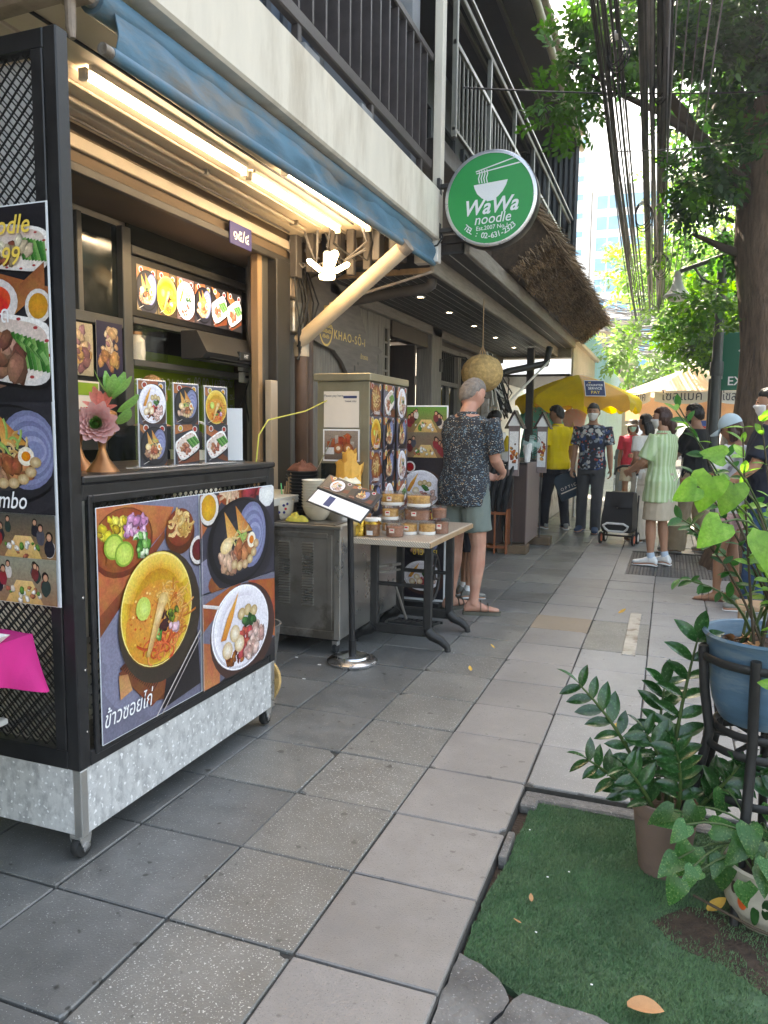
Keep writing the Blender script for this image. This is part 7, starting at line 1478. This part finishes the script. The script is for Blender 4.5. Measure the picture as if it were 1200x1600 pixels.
def hand(m,w,d,n,s,curl=.5,side=1,spread=1):
    d=V(d).normalized(); n=V(n); n=(n-d*n.dot(d)).normalized(); a=d.cross(n)*side
    w=V(w); pr=[]
    for t,wd,th in((0,.026,.02),(.03,.034,.019),(.065,.042,.016),(.09,.04,.013)):
        c=w+d*t*s; pr.append([c+a*(wd*s*math.cos(q))+n*(th*s*math.sin(q)) for q in[6.283*k/12 for k in range(12)]])
    m.loft(pr)
    for k,(o,L) in enumerate(((-.031,.058),(-.0105,.072),(.0105,.078),(.031,.07))):
        p=w+d*.082*s+a*o*s; dd=d.copy(); pts=[p]
        for q in range(3):
            dd=(M.Rotation(curl*(.7+.3*q),3,a*side)@dd) if True else dd
            p=p+dd*(L*s*(.42,.33,.25)[q]); pts.append(p)
        if (pts[-1]-w).dot(n)<0 and curl>.05:
            p=w+d*.082*s+a*o*s; dd=d.copy(); pts=[p]
            for q in range(3): dd=M.Rotation(-curl*(.7+.3*q),3,a*side)@dd; p=p+dd*(L*s*(.42,.33,.25)[q]); pts.append(p)
        m.tube(pts,[.0098*s,.0092*s,.0088*s,.0075*s],8)
    p=w+d*.02*s+a*.03*s; m.tube([p,p+(d*.5+a*.7+n*.3).normalized()*.035*s,p+(d*.5+a*.7+n*.3).normalized()*.035*s+(d*.8+a*.3+n*.5).normalized()*.03*s],[.013*s,.0105*s,.009*s],8)
FOOT=[(-.075,.026,.04,.03),(-.05,.034,.085,.0),(-.01,.036,.1,0),(.04,.037,.075,0),(.09,.042,.05,0),(.14,.042,.036,0),(.175,.034,.028,0),(.19,.018,.022,0)]
def footshape(m,a,yaw,s,gw=0,gh=0,z0=0):
    f=V((-math.sin(yaw),math.cos(yaw),0)); r=V((math.cos(yaw),math.sin(yaw),0)); rings=[]
    for y,w_,h,_ in FOOT:
        y2=y*(1+gw*4); c=V((a[0],a[1],z0))+f*y2*s; W=(w_+gw)*s; Hh=(h+gh)*s
        rings.append([c+r*(W*math.copysign(abs(math.cos(t))**.8,math.cos(t)))+V((0,0,max(0,Hh*(.5+.5*math.sin(t))))) for t in[6.283*k/12 for k in range(12)]])
    m.loft(rings)
def person(label,loc,rz,H=1.75,group=None,top=None,bottom=None,hair=None,skin='skin_a',wr=None,wl=None,er=(.6,-.6,-.3),el=(-.6,-.6,-.3),hr=None,hl=None,ar=(.1,0),al=(-.1,0),yr=-.12,yl=.12,lean=0,hyaw=0,hpitch=0,build=1.0,shoes=None,mask=None,curl=(.5,.5),seed=0,female=False,belly=0,shrug=0,eyes=True):
    s=H/1.75; t=thing('person',label,'person',loc,rz,group)
    sp=lambda z:V((0,lean*max(0,(z/s-.95))**1.3*s,z))
    SH=.185*(.9 if female else 1)*build; shr=sp(1.425*s)+V((SH*s,0,shrug*s)); shl=sp(1.425*s)+V((-SH*s,0,shrug*s))
    wr=V(wr)*s if wr else shr+V((.07,.03,-.545))*s; wl=V(wl)*s if wl else shl+V((-.07,.03,-.545))*s
    eR=ik(shr,wr,.29*s,.26*s,er); eL=ik(shl,wl,.29*s,.26*s,el)
    dR=V(hr) if hr else (wr-eR); dL=V(hl) if hl else (wl-eL)
    aR=V((ar[0]*s,ar[1]*s,.085*s)); aL=V((al[0]*s,al[1]*s,.085*s)); hpR=V((.088*s,0,.912*s)); hpL=V((-.088*s,0,.912*s))
    kR=ik(hpR,aR,.42*s,.41*s,(.1-math.sin(yr),1,0)); kL=ik(hpL,aL,.42*s,.41*s,(-.1-math.sin(yl),1,0))
    HW=1.06 if female else 1
    sec=[(.80,.13*HW,.1,0),(.88,.168*HW,.118,-.012),(.95,.17*HW,.12,-.012),(1.03,.152,.106,0),(1.11,(.132 if female else .146),.1+belly,.005+belly*.5),(1.22,.155*(.94 if female else 1),.112+belly*.5,.008),(1.33,.172*(.92 if female else 1),.12,.008),(1.41,.165*(.9 if female else 1),.098,0),(1.455,.12,.078,-.008),(1.485,.066,.064,-.008)]
    def torso(m,z0,z1,e=0,flare=0):
        rg=[]
        zs=[z0]+[q[0] for q in sec if z0<q[0]<z1]+[z1]
        for z in zs:
            for a,b in zip(sec,sec[1:]):
                if a[0]<=z<=b[0]: k=(z-a[0])/(b[0]-a[0]); v=[a[i]+(b[i]-a[i])*k for i in range(4)]; break
            else: v=list(sec[0] if z<sec[0][0] else sec[-1]); v[0]=z
            if z<.85: v[1],v[2]=max(v[1],.165*HW),max(v[2],.118)
            fl=flare*max(0,(1.1-z))
            rg.append(sring(sp(z*s)+V((0,v[3]*s,0)),(v[1]*build+e+fl)*s,(v[2]*build+e+fl)*s))
        m.loft(rg)
    b=MB(); 
    rg=[sring(sp(z*s)+V((0,c*s,0)),rx*build*s,ry*build*s) for z,rx,ry,c in sec]; b.loft(rg)
    hc=sp(1.628*s)+V((0,(.028+.3*lean)*s+.03*s*math.sin(-hpitch),-.012*s*abs(hpitch)))
    b.tube([sp(1.44*s)+V((0,-.012*s,0)),sp(1.5*s),hc+V((0,-.012*s,-.06*s))],[.066*s,.058*s,.056*s],14)
    for S_,E_,W_ in((shr,eR,wr),(shl,eL,wl)): limbtube(b,[S_,S_.lerp(E_,.45),E_,E_.lerp(W_,.3),W_],[q*s*build for q in(.056,.05,.039,.041,.027)])
    for P_,K_,A_ in((hpR,kR,aR),(hpL,kL,aL)): limbtube(b,[P_+V((0,0,-.02*s)),P_.lerp(K_,.5),K_,K_.lerp(A_,.32),A_.lerp(K_,.15),A_+V((0,-.01*s,-.03*s))],[q*s*build for q in(.088,.076,.054,.057,.035,.037)])
    hand(b,wr,dR,V((-.9,.3,0)),s,curl[0],-1); hand(b,wl,dL,V((.9,.3,0)),s,curl[1],1)
    footshape(b,aR,yr,s); footshape(b,aL,yl,s)
    hm=headring(hc,hyaw,hpitch,s,headpt); b.add(hm.v,hm.f)
    rot=M.Rotation(hyaw,3,'Z')@M.Rotation(hpitch,3,'X')
    for sx in(-1,1):
        ec=hc+rot@(V((sx*.076,-.008,-.004))*s); em=MB().lathe([(.001,-.006),(.8,-.004),(1,0),(.8,.004),(.001,.006)],10,sx=.017*s,sy=.03*s); em.xf(M.Translation(ec)@(rot.to_4x4())@M.Rotation(R(90)+sx*.35,4,'Y')@M.Rotation(R(90),4,'Z')); b.add(em.v,em.f)
    remeshed('body',b,.0068*s,skin,t,2,fac=.4)
    if eyes:
        for sx in(-1,1):
            ey=part('eye','eye_dark',t,lambda m:m.lathe([(.001,-.009),(.007,-.006),(.0095,0),(.007,.006),(.001,.009)],10)); ey.data.transform(M.Translation(hc+rot@(V((sx*.031,.0835,.011))*s))@rot.to_4x4()@M.Diagonal((1.3*s,.8*s,.6*s,1)))
            br_=part('eyebrow','hair_black' if hair and hair[1]!='hair_grey' else 'hair_grey',t,lambda m:m.tube([(sx*.012,0,.0),(sx*.03,.0,.005),(sx*.048,-.01,.0)],[.003,.0045,.002],6)); br_.data.transform(M.Translation(hc+rot@(V((0,.094,.03))*s))@rot.to_4x4()@M.Scale(s,4))
    if top:
        m=MB(); e=top.get('ease',.016); sl=top.get('sleeve',.75); torso(m,top.get('hem',.9),1.462,e,top.get('flare',0))
        for S_,E_,W_ in((shr,eR,wr),(shl,eL,wl)):
            tgt=S_.lerp(E_,min(1,sl)) if sl<=1 else None; e2=top.get('sease',e)
            if sl<=1: limbtube(m,[S_+(S_-E_)*.05,S_.lerp(E_,sl*.5),tgt],[(.06*build+e2*.8)*s,(.057*build+e2)*s,(.052*build+e2*1.25)*s])
            else: limbtube(m,[S_+(S_-E_)*.05,S_.lerp(E_,.5),E_,E_.lerp(W_,min(1,sl-1))],[(.06+e2*.8)*s,(.052+e2)*s,(.044+e2)*s,(.034+e2)*s])
        o=remeshed('shirt',m,.0095*s,top['mat'],t,4,top.get('fold',.006),16,(1,1,.4),.5,seed)
        if top.get('collar'):
            cb=MB(); rg=[sring(sp(z*s)+V((0,-.006*s,0)),r_*s,r2*s,16,2) for z,r_,r2 in((1.425,.118,.098),(1.455,.098,.086),(1.495,.076,.073),(1.497,.07,.068),(1.45,.075,.07))]; cb.loft(rg,cap=False); cb.build('collar',top['mat'],t,60)
        if top.get('ring'): part('neckband',top['ring'],t,lambda q:q.loft([sring(sp(z*s)+V((0,.0*s,0)),r_*s,r2*s,18,2) for z,r_,r2 in((1.445,.098,.086),(1.468,.085,.08),(1.462,.078,.074))],cap=False),60)
    if bottom:
        m=MB(); k=bottom['kind']; e=bottom.get('ease',.02)
        if k=='skirt':
            m.loft([sring(sp(z*s)+V((0,-.008*s,0)),(.165*HW*build+q)*s,(.125*build+q)*s) for z,q in((1.04,.004),(.95,.012),(.8,.028),(bottom['z'],bottom.get('fl',.045)))])
        else:
            torso(m,.8,1.05,e*.7)
            for P_,K_,A_ in((hpR,kR,aR),(hpL,kL,aL)):
                if k=='shorts': f_=bottom.get('f',.85); limbtube(m,[P_+V((0,0,.05*s)),P_.lerp(K_,.5),P_.lerp(K_,f_)],[(.092*build+e*.6)*s,(.082*build+e)*s,(.072*build+e*1.5)*s])
                else: wd=bottom.get('w',0); limbtube(m,[P_+V((0,0,.05*s)),P_.lerp(K_,.5),K_,K_.lerp(A_,.5),A_+V((0,-.005*s,-.045*s))],[(.094*build+e*.6)*s,(.078*build+e)*s,(.06*build+e+wd*.5)*s,(.052*build+e+wd)*s,(.046*build+e*1.1+wd)*s])
        remeshed({'skirt':'skirt','shorts':'shorts'}.get(k,'trousers'),m,.0095*s,bottom['mat'],t,4,bottom.get('fold',.006),14,(1,1,.5),.5,seed+3)
    if shoes:
        for nm,A_,yw,P_ in(('R',aR,yr,kR),('L',aL,yl,kL)):
            if shoes['kind']=='shoe':
                m=MB(); footshape(m,A_,yw,s,.006,.012,.018*s); limbtube(m,[A_+V((0,-.008*s,-.03*s)),A_+V((0,-.01*s,.012*s))],[.046*s,.045*s]); remeshed('shoe',m,.008*s,shoes['mat'],t,2)
                part('sole',shoes.get('sole','white_shoe'),t,lambda q:(footshape(q,A_,yw,s,.009,0,0),q.xf(M.Diagonal((1,1,.3,1)))))
                if shoes.get('sock'): part('sock',shoes['sock'],t,lambda q:q.tube([A_+V((0,-.01*s,-.01*s)),A_.lerp(P_,.16)],[.044*s,.041*s],14),60)
            else:
                f=V((-math.sin(yw),math.cos(yw),0)); r=V((math.cos(yw),math.sin(yw),0)); pts=[(-.085,.0),(-.08,.03),(-.03,.036),(.04,.038),(.1,.046),(.16,.046),(.195,.03),(.205,0)]; poly=[(w_*1.05,y) for y,w_ in pts]+[(-w_*1.05,y) for y,w_ in pts[-2:0:-1]]
                part('sole',shoes['mat'],t,lambda q:q.prism([(a*s,c*s) for a,c in poly],V((A_.x,A_.y,-.022*s)),(r,f,(0,0,1)),.026*s))
                for y,hh,wd in shoes.get('straps',((.05,.083,.016),(.105,.06,.016))): part('strap',shoes['mat'],t,lambda q:q.tube([V((A_.x,A_.y,0))+f*y*s+r*(.046*s*math.cos(a))+V((0,0,(hh*math.sin(a)+.002)*s)) for a in[math.pi*k/10 for k in range(11)]],wd*.45*s,6,flat=.35,up=f),60)
    if hair:
        hk,hmt=hair[0],hair[1]; g=hair[2] if len(hair)>2 else .012
        def hfn(x,y,z):
            X,Y,Z=headpt(x,min(y,.2) if z<-.2 else y,z); lim=(.5 if y>.25 else (.5-.75*(.25-y)/.5 if y>-.25 else -.25-.35*min(1,(-.25-y)/.5)))
            if hk in('long','pony','bob') and y<.3: lim=min(lim,-.2 if y>-.1 else -.9)
            if hk=='bald': lim+=.12
            q=1/(1+math.exp(-(z-lim)*16)); gg=g*(1+.6*NZ.noise(V((x*5,y*5,z*5+seed)))); f=1+(gg/.09)*q-.14*(1-q); return X*f,Y*f,Z*(1+(gg/.11)*q-.05*(1-q))
        m=headring(hc,hyaw,hpitch,s,hfn,36,30)
        if hk=='pony': pb=hc+rot@(V((0,-.1,-.03))*s); m.tube([pb,pb+V((0,-.012,-.035))*s,pb+V((0,-.016,-.1))*s,pb+V((0,-.005,-.18))*s],[.045*s,.052*s,.045*s,.018*s],12)
        if hk=='long': 
            for dx in(-.06,-.03,0,.03,.06): pb=hc+rot@(V((dx,-.07+abs(dx)*.5,0))*s); m.tube([pb,pb+V((0,-.03,-.1))*s,pb+V((0,-.035,-.24))*s],[.04*s,.04*s,.02*s],10)
        if hk=='bob':
            for dx in(-.07,-.04,0,.04,.07): pb=hc+rot@(V((dx,-.055+abs(dx)*.7,0))*s); m.tube([pb,pb+V((0,-.02,-.07))*s,pb+V((0,-.02,-.13))*s],[.036*s,.036*s,.02*s],10)
        remeshed('hair',m,.006*s,hmt,t,1,.0035,70,(1,1,.3),.4,seed)
    if mask:
        def mfn(x,y,z):
            X,Y,Z=headpt(x,y,z); inn=y>.15 and -.98<z<-.0; a=(y-.15)*8; b_=-z*9; c_=(z+.98)*9; q=max(0,min(1,min(a,b_,c_))); f=1+.055*q-.1*(1-q); return X*f,Y*f+.004*q,Z*(1-.04*(1-q))
        remeshed('face_mask',headring(hc,hyaw,hpitch,s,mfn,36,30),.006*s,mask,t,1)
        part('mask_loop',mask,t,lambda q:[q.tube([hc+rot@(V((sx*.06,.05,-.03))*s),hc+rot@(V((sx*.079,.0,.005))*s)],.0022,6) for sx in(-1,1)])
    t['hc']=tuple(hc); return t,dict(hc=hc,rot=rot,wr=wr,wl=wl,eR=eR,eL=eL,s=s,aR=aR,aL=aL,dR=dR,dL=dL)
TROUSER=lambda mat,**k:dict(kind='long',mat=mat,**k)
# grey haired customer
person('grey haired man seen from behind in dark batik print shirt, olive shorts and sandals',(-1.42,5.52,.022),R(-22),1.745,top=dict(mat='batik_shirt',hem=.80,sleeve=.82,ease=.024,sease=.022,fold=.012,collar=True,flare=.02),bottom=dict(kind='shorts',mat='shorts_green',f=.72,ease=.026),hair=('short','hair_grey',.011),skin='skin_a',wr=(.13,.3,1.05),wl=(-.08,.32,1.04),er=(.45,-.9,-.2),el=(-.9,-.3,-.2),ar=(.11,.0),al=(-.11,.0),yr=R(-50),yl=R(-6),hyaw=R(-28),hpitch=R(-20),lean=.04,build=1.05,belly=.012,shoes=dict(kind='sandal',mat='sandal_olive'),seed=1)
# woman in green blazer
person('woman with low ponytail in striped light green blazer, beige skirt and white shoes',(-.06,8.3,0),R(62),1.63,top=dict(mat='blazer_green',hem=.72,sleeve=.9,ease=.028,sease=.024,flare=.06,fold=.006,collar=True),bottom=dict(kind='skirt',mat='beige_skirt',z=.52),hair=('pony','hair_brown',.014),skin='skin_b',wl=(-.15,.3,1.05),wr=(.1,.32,1.08),ar=(.1,-.03),al=(-.1,.03),yr=R(-4),yl=R(12),hyaw=R(22),female=True,shoes=dict(kind='shoe',mat='white_shoe',sock='sock_blue'),mask='mask_white',seed=2)
# man in black tee, arms crossed
person('man in black T-shirt and wide khaki trousers with crossed arms and black mask',(.28,9.35,0),R(72),1.7,top=dict(mat='black_tee',hem=.82,sleeve=.9,ease=.03,sease=.028,fold=.007),bottom=TROUSER('khaki',ease=.03,w=.03,fold=.011),hair=('short','hair_black',.018),skin='skin_b',wr=(-.14,.24,1.15),wl=(.12,.26,1.12),er=(.9,.1,-.5),el=(-.9,.1,-.5),hr=(-.9,.1,.1),hl=(.9,.15,.05),ar=(.13,-.16),al=(-.12,.14),yr=R(-15),yl=R(8),hpitch=R(-8),shoes=dict(kind='shoe',mat='grey_shoe'),mask='black_tee',seed=3)
# girl with cap
tg_,gi=person('girl in pale blue cap, white printed T-shirt and pink shorts reading a sheet',(.5,6.8,0),R(80),1.53,top=dict(mat='white_tee',hem=.84,sleeve=.8,ease=.03,sease=.03,fold=.007),bottom=dict(kind='shorts',mat='pink_shorts',f=.55,ease=.022),hair=('bob','hair_brown',.01),skin='skin_c',wr=(.06,.36,1.12),wl=(-.08,.36,1.12),ar=(.1,-.07),al=(-.1,.08),yr=R(-8),yl=R(10),hpitch=R(-22),female=True,shoes=dict(kind='sandal',mat='sandal_brown',straps=((.06,.075,.014),(.12,.052,.014))),seed=4)
def cap(t,i,mat):
    hc,rot,s=i['hc'],i['rot'],i['s']; mx=M.Translation(hc)@rot.to_4x4()@M.Scale(s,4)
    c=part('cap',mat,t,lambda m:m.grid(lambda u,v:(.089*math.cos(u*6.2832)*math.sin(v*1.62),.108*math.sin(u*6.2832)*math.sin(v*1.62),.03+.11*math.cos(v*1.62)),32,10),70); c.data.transform(mx)
    b=part('cap_brim',mat,t,lambda m:m.loft([[(.078*math.sin(a)*(1-.0*q),.072+.105*q*math.cos(a*.85)+.02*math.cos(a),.03-.03*q-.02*abs(math.sin(a))*q+dz) for a in[-1.25+2.5*k/16 for k in range(17)]] for q,dz in((0,0),(.5,.004),(1,0),(1,-.006),(.5,-.003),(0,-.006))],closed=False),60); b.data.transform(mx)
    c=part('cap_button',mat,t,lambda m:m.lathe([(.008,.14),(.001,.145)],10)); c.data.transform(mx)
cap(tg_,gi,'cap_blue')
sh_=thing('paper_sheet','white paper sheet held by the girl in the cap','paper',(.5-.43,6.86,1.02)); part('sheet','paper',sh_,lambda m:m.grid(lambda u,v:(-.02+.02*math.sin(v*3)+.06*v,-.11+.22*u,-.05+.2*v),6,6)); part('sheet','paper',sh_,lambda m:m.grid(lambda u,v:(.01+.03*v,-.1+.2*u,-.1+.16*v+.02*math.sin(u*3)),6,6))
# dark man at the right edge
person('man in navy T-shirt and jeans with white mask at the right edge behind the plants',(.73,6.5,0),R(85),1.72,top=dict(mat='navy_tee',hem=.83,sleeve=.85,ease=.03,fold=.006),bottom=TROUSER('denim',ease=.028,fold=.008),hair=('short','hair_black',.016),skin='skin_b',build=1.1,belly=.03,mask='mask_white',shoes=dict(kind='shoe',mat='grey_shoe'),ar=(.11,-.05),al=(-.11,.08),wl=(-.2,.3,1.0),seed=5)
# walking man facing camera
person('man in printed cartoon T-shirt, grey trousers and white mask walking towards the camera',(-.98,10.7,0),R(176),1.75,top=dict(mat='comic_tee',hem=.86,sleeve=.8,ease=.026,sease=.022,fold=.005,ring='black_tee'),bottom=TROUSER('grey_trouser',ease=.016,w=.006,fold=.006),hair=('short','hair_black',.016),skin='skin_b',mask='mask_white',ar=(.12,-.02),al=(-.09,.1),yr=R(-8),yl=R(8),shoes=dict(kind='shoe',mat='blue_shoe',sole='blue_shoe'),seed=6)
# yellow polo man
ty_,yi=person('man in bright yellow polo and black trousers seen from behind carrying a shopping bag',(-1.47,10.82,0),R(50),1.73,top=dict(mat='yellow_polo',hem=.86,sleeve=.8,ease=.028,sease=.022,fold=.005,collar=True,flare=.02),bottom=TROUSER('black_trouser',ease=.018,fold=.006),hair=('short','hair_black',.018),skin='skin_c',wr=(.27,.08,.9),ar=(.13,-.08),al=(-.1,.12),yr=R(-30),yl=R(0),hpitch=R(-10),hyaw=R(35),shoes=dict(kind='shoe',mat='grey_shoe'),seed=7)
part('wrist_watch','black_plastic',ty_,lambda m:m.tube([yi['wr']+V((0,0,.02)),yi['wr']+V((0,0,.045))],.034,12),50)
bg_=thing('shopping_bag','dark teal shopping bag with pale stripe held by the man in yellow','bag',(-1.24,10.85,.46)); bg_.rotation_euler=(0,R(-24),R(20))
part('bag','bag_teal',bg_,lambda m:m.box(-.16,.16,-.03,.03,0,.36,.004)); part('stripe','paper_warm',bg_,lambda m:m.box(-.13,.15,-.032,-.0305,.1,.115)); text('lettering','OPTIC',.06,'paper_warm',bg_,(0,-.0315,.14),(1,0,0),(0,0,1),spacing=1.5); part('handle','paint_black',bg_,lambda m:m.tube([(-.06,0,.355),(-.03,0,.44),(.03,0,.44),(.06,0,.355)],.005,6))
# lady in red far behind
tr_,ri=person('woman in red shirt, beige shorts and green mask standing far behind',(-.6,13.9,0),R(172),1.58,top=dict(mat='red_shirt',hem=.85,sleeve=.85,ease=.03),bottom=dict(kind='shorts',mat='beige_skirt',f=.8,ease=.03),hair=('bob','hair_brown',.016),skin='skin_c',mask='mask_green',female=True,wl=(-.1,.25,1.1),shoes=dict(kind='shoe',mat='grey_shoe'),seed=8)
hc,rot,s=ri['hc'],ri['rot'],ri['s']; c=part('hat','wood_dark',tr_,lambda m:m.lathe([(.15,.03),(.155,.025),(.1,.055),(.095,.1),(.06,.135),(.002,.142)],24),60); c.data.transform(M.Translation(hc)@rot.to_4x4()@M.Scale(s,4))
# pale dressed lady with the trolley
person('dark haired woman in cream top and trousers holding the black trolley handle',(-.27,10.05,0),R(50),1.6,top=dict(mat='white_shirt',hem=.87,sleeve=.7,ease=.02,fold=.006),bottom=TROUSER('cream_trouser',ease=.03,w=.04,fold=.01),hair=('long','hair_black',.014),skin='skin_b',wl=(-.16,.12,.98),el=(-.5,-.8,0),female=True,hyaw=R(15),shoes=dict(kind='shoe',mat='sandal_brown'),curl=(.5,.9),seed=9)
# child behind the customer
person('child in red top, black shorts and white socks half hidden behind the grey haired man',(-1.53,6.05,0),R(-60),1.3,top=dict(mat='red_shirt',hem=.86,sleeve=.8,ease=.025),bottom=dict(kind='shorts',mat='black_trouser',f=.9,ease=.025),hair=('short','hair_black',.014),skin='skin_b',shoes=dict(kind='shoe',mat='grey_shoe',sock='white_shoe'),seed=10)
# vendor
person('stall vendor in black mask with hair tied back handling money at the counter',(-2.0,9.0,0),R(-120),1.62,top=dict(mat='white_shirt',hem=.88,sleeve=1.75,ease=.02),bottom=TROUSER('black_trouser'),hair=('pony','hair_black',.014),skin='skin_b',wr=(.03,.34,1.13),wl=(-.08,.34,1.15),female=True,hpitch=R(-25),mask='black_tee',seed=11)
# shop worker
person('shop worker with light brown ponytail in black shirt behind the food cart',(-2.62,3.42,.03),R(35),1.62,top=dict(mat='black_tee',hem=.86,sleeve=.8,ease=.022),bottom=TROUSER('black_trouser'),hair=('pony','hair_light',.014),skin='skin_b',wr=(.3,.1,1.31),er=(.5,-.6,-.4),hr=(1,.2,-.1),wl=(-.1,.3,1.0),female=True,hpitch=R(-10),seed=12)
bu=thing('white_bucket','white plastic bucket with bail handle behind the menu stands','bucket',(-2.42,3.52,.95)); part('body','white_ceramic',bu,lambda m:m.lathe([(.12,0),(.125,.01),(.15,.3),(.158,.31),(.15,.31),(.118,.02),(.002,.015)],30),50); part('bail','white_plastic',bu,lambda m:m.tube([(.155*math.cos(a),.0,.3+.16*math.sin(a)) for a in[math.pi*k/12 for k in range(13)]],.007,8),60)
wt=thing('prep_counter','pale prep counter inside the shop behind the food cart','counter',(-2.5,4.0,0)); part('top','tile_white',wt,lambda m:m.box(-.15,.25,-.75,.75,.9,.949,.004)); part('side','interior_brown',wt,lambda m:m.box(-.14,.24,-.73,.73,.03,.9))
for s_ in (TS,): bpy.data.scenes.remove(s_)
def haze():
    m,t,p=nodes('haze'); t.nodes.remove(p); v=N(t,'VolumePrincipled',{'Density':.0022,'Color':(.9,.94,1,1),'Anisotropy':.3}); t.links.new(v.outputs[0],t.nodes['Material Output'].inputs['Volume']); return m
MATDEF['haze']=haze
o=part('haze','haze',None,lambda m:m.box(-153,153,-153,253,-1.7,28)); o['kind']='stuff'; o['label']='thin bright haze in the air over the street'; o['category']='haze'
